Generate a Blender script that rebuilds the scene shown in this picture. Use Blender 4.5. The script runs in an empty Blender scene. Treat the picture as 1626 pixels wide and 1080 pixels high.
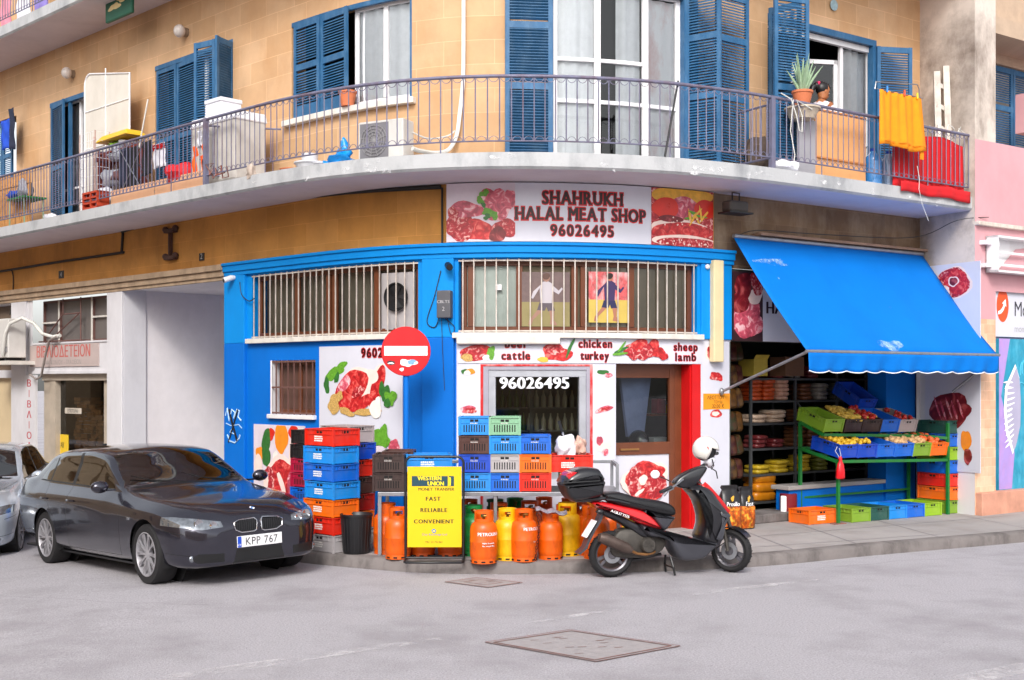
import bpy, bmesh, math, random, bisect
from mathutils import Matrix, Vector, noise as mnoise
S=bpy.context.scene; COL=S.collection
R=math.radians; PI=math.pi
# ---------------- camera ----------------
cam_d=bpy.data.cameras.new('camera'); cam=bpy.data.objects.new('camera',cam_d); COL.objects.link(cam)
cam.location=(0,0,2.09); cam.rotation_euler=(R(90),0,0)
cam_d.sensor_width=36; cam_d.lens=36*1900/1626; cam_d.shift_y=65/1626; cam_d.clip_end=500; cam_d.clip_start=.05
S.camera=cam
# ---------------- world + sun (bright overcast) ----------------
SUN_EL,SUN_AZ=R(38),R(186)      # azimuth measured clockwise from +Y: sun stands behind the camera, a little to the right
w=bpy.data.worlds.new('World'); S.world=w; w.use_nodes=True
nt=w.node_tree; nt.nodes.clear()
sky=nt.nodes.new('ShaderNodeTexSky'); sky.sky_type='NISHITA'; sky.sun_disc=False
sky.sun_elevation=SUN_EL; sky.sun_rotation=SUN_AZ; sky.air_density=1.0; sky.dust_density=3.0; sky.ozone_density=1.0
hs=nt.nodes.new('ShaderNodeHueSaturation'); hs.inputs['Saturation'].default_value=.24; hs.inputs['Value'].default_value=1.25
bg=nt.nodes.new('ShaderNodeBackground'); bg.inputs['Strength'].default_value=.13
wo=nt.nodes.new('ShaderNodeOutputWorld')
nt.links.new(sky.outputs[0],hs.inputs['Color']); nt.links.new(hs.outputs[0],bg.inputs['Color']); nt.links.new(bg.outputs[0],wo.inputs[0])
sd=bpy.data.lights.new('sun','SUN'); sd.energy=1.2; sd.angle=R(14); sd.color=(1,.96,.9)
so=bpy.data.objects.new('sun',sd); COL.objects.link(so)
_d=Vector((math.sin(SUN_AZ)*math.cos(SUN_EL),math.cos(SUN_AZ)*math.cos(SUN_EL),math.sin(SUN_EL)))
so.rotation_euler=_d.to_track_quat('Z','Y').to_euler()
S.view_settings.view_transform='Standard'; S.view_settings.look='None'; S.view_settings.exposure=0.7; S.view_settings.gamma=1
S.render.engine='CYCLES'
S.cycles.max_bounces=8; S.cycles.transparent_max_bounces=16
# ---------------- materials ----------------
def lin(h):
    h=h.lstrip('#'); c=[int(h[i:i+2],16)/255 for i in (0,2,4)]
    return tuple(x/12.92 if x<=.04045 else ((x+.055)/1.055)**2.4 for x in c)
_M={}
def M(name,col='#808080',rough=.5,metal=0.,var=.1,scale=5.,bump=0.,bscale=60.,spec=.5,coat=0.,dirt=None,damt=.5,dscale=2.,alpha=1.,trans=0.,emit=0.,uv=False,kind=None,col2=None,speck=0,mort=1.):
    if name in _M: return _M[name]
    m=bpy.data.materials.new(name); _M[name]=m; m.use_nodes=True; t=m.node_tree; N=t.nodes; L=t.links
    b=N['Principled BSDF']; c=lin(col)+(1,)
    b.inputs['Roughness'].default_value=rough; b.inputs['Metallic'].default_value=metal
    b.inputs['Specular IOR Level'].default_value=spec
    if coat: b.inputs['Coat Weight'].default_value=coat; b.inputs['Coat Roughness'].default_value=.05
    if trans: b.inputs['Transmission Weight'].default_value=trans; b.inputs['IOR'].default_value=1.1
    if alpha<1: b.inputs['Alpha'].default_value=alpha
    b.inputs['Base Color'].default_value=c
    tc=N.new('ShaderNodeTexCoord'); co=tc.outputs['UV' if uv else 'Object']
    src=None
    if kind in ('stone','tile'):
        br=N.new('ShaderNodeTexBrick'); L.new(co,br.inputs['Vector']); br.inputs['Scale'].default_value=1
        if kind=='stone':
            br.inputs['Brick Width'].default_value=.66; br.inputs['Row Height'].default_value=.305; br.inputs['Mortar Size'].default_value=.0045; br.inputs['Mortar Smooth'].default_value=.6
        else:
            br.inputs['Brick Width'].default_value=.17; br.inputs['Row Height'].default_value=.14; br.inputs['Mortar Size'].default_value=.002
        br.offset=.42; br.inputs['Bias'].default_value=-.1
        br.inputs['Color1'].default_value=c; br.inputs['Color2'].default_value=lin(col2)+(1,)
        br.inputs['Mortar'].default_value=tuple(min(1,x*(1+.5*mort)+.035*mort) for x in c[:3])+(1,)
        src=br.outputs['Color']
        wv=N.new('ShaderNodeTexNoise'); wv.inputs['Scale'].default_value=1.3; wv.inputs['Detail'].default_value=2; L.new(co,wv.inputs['Vector'])
        mx=N.new('ShaderNodeVectorMath'); mx.operation='MULTIPLY_ADD'; mx.inputs[1].default_value=(.03,.03,0); L.new(wv.outputs['Color'],mx.inputs[0]); L.new(co,mx.inputs[2]); L.new(mx.outputs[0],br.inputs['Vector'])
    if kind=='meat':   # printed meat: red with pale marbling
        n1=N.new('ShaderNodeTexNoise'); n1.inputs['Scale'].default_value=scale; n1.inputs['Detail'].default_value=6; n1.inputs['Distortion'].default_value=1.2; L.new(co,n1.inputs['Vector'])
        r=N.new('ShaderNodeValToRGB'); e=r.color_ramp.elements
        e[0].position=.36; e[0].color=tuple(x*.55 for x in c[:3])+(1,); e[1].position=.66; e[1].color=lin(col2 or '#f0b0a8')+(1,)
        k=r.color_ramp.elements.new(.52); k.color=c
        L.new(n1.outputs['Fac'],r.inputs[0]); src=r.outputs[0]
    if var:
        n=N.new('ShaderNodeTexNoise'); n.inputs['Scale'].default_value=scale; n.inputs['Detail'].default_value=5; n.inputs['Roughness'].default_value=.6; L.new(co,n.inputs['Vector'])
        mr=N.new('ShaderNodeMapRange'); mr.inputs['From Min'].default_value=.3; mr.inputs['From Max'].default_value=.7; mr.inputs['To Min'].default_value=1-var; mr.inputs['To Max'].default_value=1+var
        L.new(n.outputs['Fac'],mr.inputs['Value'])
        mu=N.new('ShaderNodeVectorMath'); mu.operation='SCALE'
        if src: L.new(src,mu.inputs[0])
        else: mu.inputs[0].default_value=c[:3]
        L.new(mr.outputs[0],mu.inputs['Scale']); src=mu.outputs[0]
        rr=N.new('ShaderNodeMapRange'); rr.inputs['To Min'].default_value=max(0,rough-.07); rr.inputs['To Max'].default_value=min(1,rough+.07); L.new(n.outputs['Fac'],rr.inputs['Value']); L.new(rr.outputs[0],b.inputs['Roughness'])
    if dirt:
        n=N.new('ShaderNodeTexNoise'); n.inputs['Scale'].default_value=dscale; n.inputs['Detail'].default_value=7; n.inputs['Roughness'].default_value=.68
        mp=N.new('ShaderNodeMapping'); mp.inputs['Scale'].default_value=(1,1,.45); 
        if uv: mp.inputs['Scale'].default_value=(1,.45,1)
        L.new(co,mp.inputs[0]); L.new(mp.outputs[0],n.inputs['Vector'])
        r=N.new('ShaderNodeMapRange'); r.inputs['From Min'].default_value=.46; r.inputs['From Max'].default_value=.72; r.inputs['To Max'].default_value=damt; L.new(n.outputs['Fac'],r.inputs['Value'])
        mi=N.new('ShaderNodeMix'); mi.data_type='RGBA'; mi.inputs['B'].default_value=lin(dirt)+(1,)
        if src: L.new(src,mi.inputs['A'])
        else: mi.inputs['A'].default_value=c
        L.new(r.outputs[0],mi.inputs['Factor']); src=mi.outputs['Result']
    if src: L.new(src,b.inputs['Base Color'])
    if bump:
        n=N.new('ShaderNodeTexNoise'); n.inputs['Scale'].default_value=bscale; n.inputs['Detail'].default_value=4; L.new(co,n.inputs['Vector'])
        bp=N.new('ShaderNodeBump'); bp.inputs['Strength'].default_value=bump; bp.inputs['Distance'].default_value=.01; L.new(n.outputs['Fac'],bp.inputs['Height']); L.new(bp.outputs[0],b.inputs['Normal'])
    if speck:   # worn film: coverage broken up by noise
        n=N.new('ShaderNodeTexNoise'); n.inputs['Scale'].default_value=speck; n.inputs['Detail'].default_value=8; n.inputs['Roughness'].default_value=.75; L.new(co,n.inputs['Vector'])
        r=N.new('ShaderNodeMapRange'); r.inputs['From Min'].default_value=.44; r.inputs['From Max'].default_value=.62; r.inputs['To Max'].default_value=alpha if alpha<1 else .9; L.new(n.outputs['Fac'],r.inputs['Value']); L.new(r.outputs[0],b.inputs['Alpha'])
    if emit:
        b.inputs['Emission Color'].default_value=c; b.inputs['Emission Strength'].default_value=emit
    return m
def glass(name,tint='#ffffff',refl=1.,opac=.15,rough=.02):
    "thin pane: see-through with a Fresnel reflection and a little body tint"
    if name in _M: return _M[name]
    m=bpy.data.materials.new(name); _M[name]=m; m.use_nodes=True; t=m.node_tree; N=t.nodes; L=t.links; N.clear()
    o=N.new('ShaderNodeOutputMaterial'); tr=N.new('ShaderNodeBsdfTransparent'); tr.inputs[0].default_value=lin(tint)+(1,)
    gl=N.new('ShaderNodeBsdfGlossy'); gl.inputs['Roughness'].default_value=rough
    fr=N.new('ShaderNodeFresnel'); fr.inputs['IOR'].default_value=1.52
    ma=N.new('ShaderNodeMath'); ma.operation='MULTIPLY_ADD'; ma.inputs[1].default_value=refl; ma.inputs[2].default_value=opac*.4; ma.use_clamp=True
    L.new(fr.outputs[0],ma.inputs[0]); mx=N.new('ShaderNodeMixShader'); L.new(ma.outputs[0],mx.inputs[0]); L.new(tr.outputs[0],mx.inputs[1]); L.new(gl.outputs[0],mx.inputs[2]); L.new(mx.outputs[0],o.inputs[0])
    return m
# ---------------- mesh builder ----------------
class MB:
    def __init__(s): s.v=[];s.f=[];s.m=[]
    def add(s,vs,fs,m=0):
        o=len(s.v); s.v+=[tuple(p) for p in vs]
        for f in fs: s.f.append([i+o for i in f]); s.m.append(m)
        return s
    def box(s,x0,x1,y0,y1,z0,z1,m=0,n=1):
        vs=[];fs=[]
        for i in range(n+1):
            x=x0+(x1-x0)*i/n; vs+=[(x,y0,z0),(x,y1,z0),(x,y1,z1),(x,y0,z1)]
        for i in range(n):
            a=4*i;b=a+4
            for k in range(4):
                k2=(k+1)%4; fs.append((a+k2,a+k,b+k,b+k2))
        fs+=[(0,1,2,3),(4*n+3,4*n+2,4*n+1,4*n)]
        return s.add(vs,fs,m)
    def tube(s,pts,r,n=8,m=0,cap=True):
        pts=[Vector(p) for p in pts]; k=len(pts); rs=r if isinstance(r,(list,tuple)) else [r]*k
        vs=[];prev=None
        for i,p in enumerate(pts):
            t=(pts[min(i+1,k-1)]-pts[max(i-1,0)]); t=t.normalized() if t.length>1e-9 else Vector((0,0,1))
            if prev is None: a=t.orthogonal().normalized()
            else:
                a=prev-t*prev.dot(t); a=a.normalized() if a.length>1e-6 else t.orthogonal().normalized()
            prev=a; b=t.cross(a)
            for j in range(n):
                q=2*PI*j/n; vs.append(p+(a*math.cos(q)+b*math.sin(q))*rs[i])
        fs=[]
        for i in range(k-1):
            for j in range(n):
                j2=(j+1)%n; fs.append((i*n+j,i*n+j2,(i+1)*n+j2,(i+1)*n+j))
        if cap: fs.append(tuple(range(n-1,-1,-1))); fs.append(tuple((k-1)*n+j for j in range(n)))
        return s.add(vs,fs,m)
    def lathe(s,prof,c=(0,0,0),n=20,m=0,axis='z',cap=True):
        vs=[];fs=[];k=len(prof)
        for r,z in prof:
            for j in range(n):
                q=2*PI*j/n; x,y=r*math.cos(q),r*math.sin(q)
                p=(x,y,z) if axis=='z' else ((x,z,y) if axis=='y' else (z,x,y))
                vs.append((c[0]+p[0],c[1]+p[1],c[2]+p[2]))
        for i in range(k-1):
            for j in range(n):
                j2=(j+1)%n; fs.append((i*n+j,i*n+j2,(i+1)*n+j2,(i+1)*n+j))
        if cap and prof[0][0]>1e-6: fs.append(tuple(range(n-1,-1,-1)))
        if cap and prof[-1][0]>1e-6: fs.append(tuple((k-1)*n+j for j in range(n)))
        return s.add(vs,fs,m)
    def ell(s,c,r,n=12,k=8,m=0,ns=0,seed=0,rot=None):
        vs=[];fs=[]
        for i in range(k+1):
            ph=-PI/2+PI*i/k
            for j in range(n):
                q=2*PI*j/n; d=Vector((math.cos(ph)*math.cos(q),math.cos(ph)*math.sin(q),math.sin(ph)))
                g=1+(ns*mnoise.noise(d*1.7+Vector((seed*3.1,seed*1.7,seed)))*2 if ns else 0)
                p=Vector((d.x*r[0]*g,d.y*r[1]*g,d.z*r[2]*g))
                if rot: p=rot@p
                vs.append((c[0]+p.x,c[1]+p.y,c[2]+p.z))
        for i in range(k):
            for j in range(n):
                j2=(j+1)%n; fs.append((i*n+j,i*n+j2,(i+1)*n+j2,(i+1)*n+j))
        return s.add(vs,fs,m)
    def prism(s,poly,a0,a1,pl='xz',m=0):
        n=len(poly)
        A=0
        for i in range(n): A+=poly[i][0]*poly[(i+1)%n][1]-poly[(i+1)%n][0]*poly[i][1]
        if A<0: poly=poly[::-1]
        def P(u,v,a): return (u,a,v) if pl=='xz' else ((u,v,a) if pl=='xy' else (a,u,v))
        vs=[P(u,v,a0) for u,v in poly]+[P(u,v,a1) for u,v in poly]
        fs=[tuple(range(n)),tuple(range(2*n-1,n-1,-1))]+[(i,n+i,n+(i+1)%n,(i+1)%n) for i in range(n)]
        return s.add(vs,fs,m)
    def loft(s,rings,m=0,close=True,cap=True):
        n=len(rings[0]);vs=[p for r in rings for p in r];fs=[]
        for i in range(len(rings)-1):
            for j in range(n if close else n-1):
                j2=(j+1)%n; fs.append((i*n+j,i*n+j2,(i+1)*n+j2,(i+1)*n+j))
        if cap: fs.append(tuple(range(n-1,-1,-1))); fs.append(tuple((len(rings)-1)*n+j for j in range(n)))
        return s.add(vs,fs,m)
    def grid(s,fn,nu,nv,m=0):
        vs=[fn(i/nu,j/nv) for i in range(nu+1) for j in range(nv+1)]
        fs=[(i*(nv+1)+j,(i+1)*(nv+1)+j,(i+1)*(nv+1)+j+1,i*(nv+1)+j+1) for i in range(nu) for j in range(nv)]
        return s.add(vs,fs,m)
    def blob(s,cx,cz,rx,rz,y,m=0,seed=0,irr=.14,rot=0,n=22):
        "flat printed shape facing -y, fanned in rings"
        rnd=random.Random(seed); ph=[rnd.uniform(0,6.28) for _ in range(3)]; ca,sa=math.cos(rot),math.sin(rot)
        vs=[(cx,y,cz)];fs=[]
        K=max(3,min(9,int(max(rx,rz)/.035)))
        for k in range(1,K+1):
            for j in range(n):
                q=2*PI*j/n; g=(1+irr*(math.sin(2*q+ph[0])*.5+math.sin(3*q+ph[1])*.35+math.sin(5*q+ph[2])*.25))*k/K
                a,b=rx*g*math.cos(q),rz*g*math.sin(q); vs.append((cx+a*ca-b*sa,y,cz+a*sa+b*ca))
        for j in range(n):
            j2=(j+1)%n; fs.append((0,1+j,1+j2))
            for k in range(K-1): a=1+k*n; fs.append((a+j,a+n+j,a+n+j2,a+j2))
        return s.add(vs,fs,m)
    def text(s,st,x,z,h,y=0.,m=0,bold=0,w=1.,align='c',sp=.12):
        "flat lettering facing -y; h is the cap height"
        gl=[];X=0
        for ch in st:
            if ch==' ': X+=.5; continue
            vs,fs,wd=GLYPH[(ch,0)]; gl.append((X,vs,fs)); X+=wd+sp
        X-=sp; off={'c':-X/2,'l':0,'r':-X}[align]
        for ox,vs,fs in gl:
            for k,dx in enumerate([0] if not bold else ([-.03,.03] if bold==1 else [-.06,-.02,.02,.06])): s.add([(x+(off+ox+a)*h*w+dx*h,y-.00015*k,z+b*h) for a,b in vs],fs,m)
        return X*h*w
    def xf(s,mat,i0=0):
        for i in range(i0,len(s.v)): s.v[i]=tuple(mat@Vector(s.v[i]))
        return s
    def text2(s,st,x,z,h,y,m0,m1,w=1.,sp=.26,bi=0,bo=0):
        "bold lettering with an outline: wide glyphs behind, narrower ones centred on them"
        X=0;gl=[]
        for ch in st:
            if ch==' ': X+=.45; continue
            a,b=GLYPH[(ch,bo)],GLYPH[(ch,bi)]; gl.append((X,a,b)); X+=a[2]+sp
        X-=sp
        o=.10
        SER={'H':'0b 0t 1b 1t','A':'0b 1b','R':'0b 0t 1b','U':'0t 1t','K':'0b 0t 1b 1t','L':'0b 0t','M':'0b 1b 0t 1t','E':'0b 0t','T':'cb','P':'0b 0t'}
        X=0
        for ch in st:
            if ch==' ': X+=.45; continue
            wd=GLYPH[(ch,0)][2]
            for q in SER.get(ch,'').split():
                cx={'0':.07,'1':wd-.07,'c':wd/2}[q[0]]+X_OFF(st,sp,X); cz=.045 if q[1]=='b' else .955
                for e,mm,yy in ((.10,m0,y-.001),(0,m1,y-.0031)):
                    p,r=.17+e*.8,.055+e; s.add([(x+(cx-p)*h*w,yy,z+(cz-r)*h),(x+(cx+p)*h*w,yy,z+(cz-r)*h),(x+(cx+p)*h*w,yy,z+(cz+r)*h),(x+(cx-p)*h*w,yy,z+(cz+r)*h)],[(0,1,2,3)],mm)
            X+=wd+sp
        X-=sp
        for ox,a,b in gl:
            for k,(dx,dz) in enumerate(((-o,0),(o,0),(0,o),(0,-o),(-o*.8,-o*.8),(o*.8,o*.8),(-o*.8,o*.8),(o*.8,-o*.8))):
                s.add([(x+(ox+p-X/2)*h*w+dx*h,y-.0001*k,z+q*h+dz*h) for p,q in a[0]],a[1],m0)
            for k,dx in enumerate((-.055,-.02,.02,.055)): s.add([(x+(ox+p-X/2)*h*w+dx*h,y-.002-.0002*k,z+q*h) for p,q in a[0]],a[1],m1)
        return s
    def build(s,name,mats,parent=None,wall=False,smooth=None,bevel=0,bseg=2,label=None,subd=0,solid=0,noclean=False):
        if not isinstance(mats,(list,tuple)): mats=[mats]
        me=bpy.data.meshes.new(name)
        vs=s.v
        if wall:
            o=[]
            for x,y,z in vs:
                a,b=W(x,-y); o.append(Vector((a,b,z)))
            inv=wm(parent).inverted() if parent else Matrix(); vs=[inv@p for p in o]
        me.from_pydata([tuple(p) for p in vs],[],s.f)
        for m in mats: me.materials.append(m)
        me.polygons.foreach_set('material_index',s.m)
        if wall:
            uv=me.uv_layers.new(name='UVMap'); raw=s.v; li=0; dat=[]
            for f in s.f:
                for i in f: x,y,z=raw[i]; dat+=[x-y*.7,z]
            uv.data.foreach_set('uv',dat)
        if smooth is not None:
            me.polygons.foreach_set('use_smooth',[True]*len(me.polygons)); me.set_sharp_from_angle(angle=R(smooth))
        me.update()
        ob=bpy.data.objects.new(name,me); COL.objects.link(ob)
        if parent: ob.parent=parent
        if subd: d=ob.modifiers.new('s','SUBSURF'); d.levels=d.render_levels=subd
        if solid: d=ob.modifiers.new('t','SOLIDIFY'); d.thickness=solid; d.offset=0
        if bevel: d=ob.modifiers.new('b','BEVEL'); d.width=bevel; d.segments=bseg; d.limit_method='ANGLE'; d.angle_limit=R(40)
        if label: ob['label']=label
        return ob
def wm(o):
    m=Matrix()
    while o: m=o.matrix_basis@m; o=o.parent
    return m
def tag(o,label,cat,group=None,kind=None):
    if label: o['label']=label
    if cat: o['category']=cat
    if group: o['group']=group
    if kind: o['kind']=kind
    return o
def thing(name,label,cat,loc=(0,0,0),rz=0,group=None,rx=0,ry=0):
    o=bpy.data.objects.new(name,None); COL.objects.link(o); o.location=loc; o.rotation_euler=(rx,ry,rz); o.empty_display_size=.1
    return tag(o,label,cat,group)
def wthing(name,label,cat,s,z,d=0,group=None):
    x,y,tx,ty=WP(s); a,b=W(s,d); return thing(name,label,cat,(a,b,z),math.atan2(ty,tx),group)
def dup(root,loc,rz=0,label=None,group=None,rx=0,ry=0,mat=None):
    r=root.copy(); COL.objects.link(r); r.location=loc; r.rotation_euler=(rx,ry,rz)
    if label: r['label']=label
    if group: r['group']=group
    def rec(a,b):
        for c in list(a.children):
            if c.name in SKIP: continue
            k=c.copy(); COL.objects.link(k); k.parent=b
            if mat and k.type=='MESH':
                for i,sl in enumerate(k.material_slots):
                    
                    nm_=sl.material.name if sl.material else None
                    if nm_ in mat: sl.link='OBJECT'; sl.material=mat[nm_]
            rec(c,k)
    rec(root,r); return r
SKIP=set()
# ---------------- glyphs ----------------
def X_OFF(st,sp,X): return X-(sum((.45 if c==' ' else GLYPH[(c,0)][2]+sp) for c in st)-sp)/2
CHARS='ABCDEFGHIKLMNOPRSTUVWXYZ0123456789abcdefghiklmnoprstuvwxyz&.:,-+/ΒΙΛΟΔΕΤΝΠΥΚαω€Γ'
GLYPH={}
def _glyphs():
    tmp=[]
    for ch in dict.fromkeys(CHARS):
        for b in (0,):
            c=bpy.data.curves.new('g','FONT'); c.body=ch; c.fill_mode='FRONT'; c.resolution_u=3
            c.offset=0; o=bpy.data.objects.new('g',c); COL.objects.link(o); tmp.append((ch,b,o,c))
    dg=bpy.context.evaluated_depsgraph_get(); dg.update(); raw={}
    for ch,b,o,c in tmp:
        me=bpy.data.meshes.new_from_object(o.evaluated_get(dg)); raw[(ch,b)]=([v.co[:2] for v in me.vertices],[tuple(p.vertices) for p in me.polygons]); bpy.data.meshes.remove(me)
    H=max(y for x,y in raw[('H',0)][0])
    for k,(vs,fs) in raw.items():
        if not vs: GLYPH[k]=([],[],.4); continue
        x0=min(p[0] for p in vs); x1=max(p[0] for p in vs); GLYPH[k]=([((x-x0)/H,y/H) for x,y in vs],fs,(x1-x0)/H)
    for ch,b,o,c in tmp: bpy.data.objects.remove(o); bpy.data.curves.remove(c)
_glyphs()
import math
F=1900.;U0=813.;H0=605.;CH=2.09
_cp=[(-13.97,27.12),(-9.97,23.3),(-6.5,19.99),(-4.22,17.78),(-3.1,16.72),(-2.2,15.92),(-1.3,15.35),(-.4,15.08),(.5,15.08),(1.4,15.27),(2.2,15.62),(3.0,16.1),(4.5,17.15),(6.2,18.34),(12,22.4),(16,25.2)]
def _cr(p0,p1,p2,p3,t):
    return tuple(.5*((2*b)+(-a+c)*t+(2*a-5*b+4*c-d)*t*t+(-a+3*b-3*c+d)*t**3) for a,b,c,d in zip(p0,p1,p2,p3))
_pts=[]
for i in range(1,len(_cp)-2):
    for k in range(40): _pts.append(_cr(_cp[i-1],_cp[i],_cp[i+1],_cp[i+2],k/40))
for _ in range(30):
    _pts=[_pts[0]]+[((a[0]+2*b[0]+c[0])/4,(a[1]+2*b[1]+c[1])/4) for a,b,c in zip(_pts,_pts[1:],_pts[2:])]+[_pts[-1]]
_S=[0.]
for a,b in zip(_pts,_pts[1:]): _S.append(_S[-1]+math.hypot(b[0]-a[0],b[1]-a[1]))
STOT=_S[-1]

def WP(s):
    "point and unit tangent of the wall line at arc length s (extrapolates straight)"
    i=min(max(bisect.bisect_right(_S,s)-1,0),len(_pts)-2)
    a,b=_pts[i],_pts[i+1]; L=_S[i+1]-_S[i]; t=(s-_S[i])/L
    def tan(j):
        j0=max(j-1,0); j1=min(j+1,len(_pts)-1); dx=_pts[j1][0]-_pts[j0][0]; dy=_pts[j1][1]-_pts[j0][1]; l=math.hypot(dx,dy); return dx/l,dy/l
    ta,tb=tan(i),tan(i+1); tt=min(max(t,0),1)
    tx=ta[0]*(1-tt)+tb[0]*tt; ty=ta[1]*(1-tt)+tb[1]*tt; l=math.hypot(tx,ty)
    return a[0]+(b[0]-a[0])*t,a[1]+(b[1]-a[1])*t,tx/l,ty/l
def W(s,d=0.):
    x,y,tx,ty=WP(s); return x+ty*d,y-tx*d
def SU(u,d=0.):
    "arc length where offset line d shows at photo column u"
    k=(u-U0)/F; lo,hi=-3.,STOT+3
    for _ in range(50):
        m=(lo+hi)/2; x,y=W(m,d)
        if x/y<k: lo=m
        else: hi=m
    return lo
def ZV(u,v,d=0.):
    y=W(SU(u,d),d)[1]; return CH+(H0-v)*y/F
def G(u,v,z=0.):
    "ground point (height z) seen at photo pixel u,v"
    y=F*(CH-z)/(v-H0); return (u-U0)*y/F,y
def at(u,y): return (u-U0)*y/F
def zat(v,y): return CH+(H0-v)*y/F
# ---------- materials of the setting ----------
m_stone=M('ochre_stone','#cba681',.85,var=.11,scale=1.6,uv=True,kind='stone',mort=.55,col2='#c19a72',dirt='#b5824e',damt=.5,dscale=1.1,bump=.15,bscale=40)
m_stone_low=M('soiled_ochre_stone','#c98e48',.85,var=.16,scale=1.2,uv=True,kind='stone',mort=.3,col2='#ba803a',dirt='#8a6030',damt=.6,dscale=1.2,bump=.2,bscale=30)
m_stone_dark=M('dark_brown_stone','#7c6248',.9,var=.18,scale=1.5,uv=True,kind='stone',mort=.3,col2='#6d5540',dirt='#b5a48c',damt=.5,dscale=1.6,bump=.25,bscale=30)  # right stretch of the frieze, a darker brown than the ochre stone
m_slab=M('painted_concrete','#b2b3b5',.8,var=.07,scale=2,dirt='#77797e',damt=.8,dscale=2.2,bump=.2,bscale=30)
m_chip=M('exposed_plaster','#e4e4e6',.9,var=.1,scale=10,speck=9)
m_soffit=M('soffit_paint','#d9cdd2',.85,var=.05,scale=1.,dirt='#a89aa0',damt=.25,dscale=1.5)
m_cornice=M('worn_cornice','#b39a80',.85,var=.18,scale=3,dirt='#6d5a48',damt=.6,dscale=3,bump=.3,bscale=25)
m_blue_hi=M('sky_blue_paint','#0488d8',.6,spec=.2,var=.05,scale=1.5,dirt='#0478c8',damt=.5,dscale=1.5,bump=.08,bscale=18)
m_blue_lo=M('deep_blue_paint','#006ac8',.6,spec=.2,var=.05,scale=1.5,dirt='#0060b8',damt=.5,dscale=1.4,bump=.08,bscale=18)
m_white=M('white_wall_paint','#d8d6da',.7,var=.04,scale=1.5,dirt='#b4b0b4',damt=.4,dscale=1.8,bump=.06,bscale=20)
m_panel=M('white_sign_panel','#cfcfda',.3,var=.03,scale=2,dirt='#b9bac4',damt=.25,dscale=2.2)
m_red=M('red_paint','#c80d12',.4,var=.08,scale=3,dirt='#e9d4d0',damt=.0)
m_redw=M('worn_red_paint','#c30c12',.45,var=.1,scale=3,dirt='#e4d6d2',damt=.6,dscale=5)
m_shut=M('blue_shutter_paint','#245a84',.5,var=.14,scale=4,dirt='#6f93b4',damt=.35,dscale=7)
m_wframe=M('white_joinery','#e4e2e4',.45,var=.05,scale=3,dirt='#b9b2ac',damt=.25,dscale=4)
m_brown=M('brown_joinery','#6a3a22',.38,var=.12,scale=5)
m_sill=M('pale_sill','#d9d4cc',.7,var=.08,scale=5,dirt='#a0968a',damt=.4,dscale=5)
m_iron=M('grey_violet_iron','#6f6f86',.55,metal=.2,var=.15,scale=9,dirt='#6b4038',damt=.55,dscale=6)
m_bar=M('pale_window_bar','#c9bfb6',.5,metal=.1,var=.15,scale=8,dirt='#7c5a48',damt=.5,dscale=9)
m_rustbar=M('rust_brown_bar','#6a4a44',.6,var=.15,scale=8)
m_dark=M('dark_interior','#2c2c28',.9,var=.2,scale=2)
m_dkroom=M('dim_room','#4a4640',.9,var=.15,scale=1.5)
m_black=M('black_plastic','#17171a',.45,var=.2,scale=6)
m_asph=M('faded_asphalt','#aaa6ab',.9,var=.3,scale=60,dirt='#8c878b',damt=.85,dscale=.7,bump=.9,bscale=110)
m_pave=M('pavement_concrete','#a09a98',.9,var=.08,scale=1.2,dirt='#7d7470',damt=.5,dscale=1.3,bump=.4,bscale=60)
m_kerb=M('grimy_kerb','#77706e',.9,var=.15,scale=3,dirt='#3c3735',damt=.85,dscale=2.8,bump=.5,bscale=30)
m_cable=M('cable_black','#23211f',.6,var=.1)
m_cablew=M('cable_white','#d8d6d0',.5,var=.1)
m_steel=M('galvanised_steel','#9a9ca2',.4,metal=.7,var=.12,scale=8,dirt='#77706a',damt=.3,dscale=8)
g_win=glass('window_glass','#f2f6f5',1.,.05)
g_dark=glass('shop_glass','#dfe6e2',.9,.05)
m_curt=M('white_net_curtain','#e2e2e8',.9,var=.06,scale=9)
m_curt2=M('patterned_curtain','#e2e2e8',.9,var=.0,dirt='#c99a9a',damt=.8,dscale=3.2)
# ---------- ground ----------
def RZ_(x): t=-(x+3.1); return 0. if t<0 else -.06*t*t/(t+.8) if t<9 else -.45   # the street dips to the left
_rx=[-150,-40,-16,-12]+[-11+.4*i for i in range(21)]+[-2.6,3,20,150]
road=MB().add([(x,y,RZ_(x)) for x in _rx for y in (-60,-5,12,14,30,300)],[(6*i+j,6*i+6+j,6*i+7+j,6*i+1+j) for i in range(len(_rx)-1) for j in range(5)]).build('road',m_asph); road['kind']='structure'
KP=[(-11.,22.),(-6.4,17.4),(-4.4,15.55),(-2.95,14.2),(-2.39,13.75),(-1.75,13.37),(-1.0,13.03),(-.16,12.93),(.47,12.96),(1.29,13.05),(2.15,13.26),(3.05,13.6),(4.44,14.39),(6.61,15.5),(9.5,17.2),(16,21)]
kp=[]
for i in range(len(KP)-1):
    a,b,c,d=KP[max(i-1,0)],KP[i],KP[i+1],KP[min(i+2,len(KP)-1)]
    for k in range(8): kp.append(_cr(a,b,c,d,k/8))
kp.append(KP[-1])
def koff(d):
    o=[]
    for i,p in enumerate(kp):
        a=kp[max(i-1,0)];b=kp[min(i+1,len(kp)-1)];tx,ty=b[0]-a[0],b[1]-a[1];l=math.hypot(tx,ty);o.append((p[0]-ty/l*d,p[1]+tx/l*d))
    return o
k0,k1,k2=koff(0),koff(.03),koff(.17)
kb=MB(); n=len(kp)
vs=[(x,y,-.5 if x<-3 else -.02) for x,y in koff(-.005)]+[(x,y,.105) for x,y in k0]+[(x,y,.13) for x,y in k1]+[(x,y,.132) for x,y in k2]+[(x,y,.0) for x,y in k2]
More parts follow.
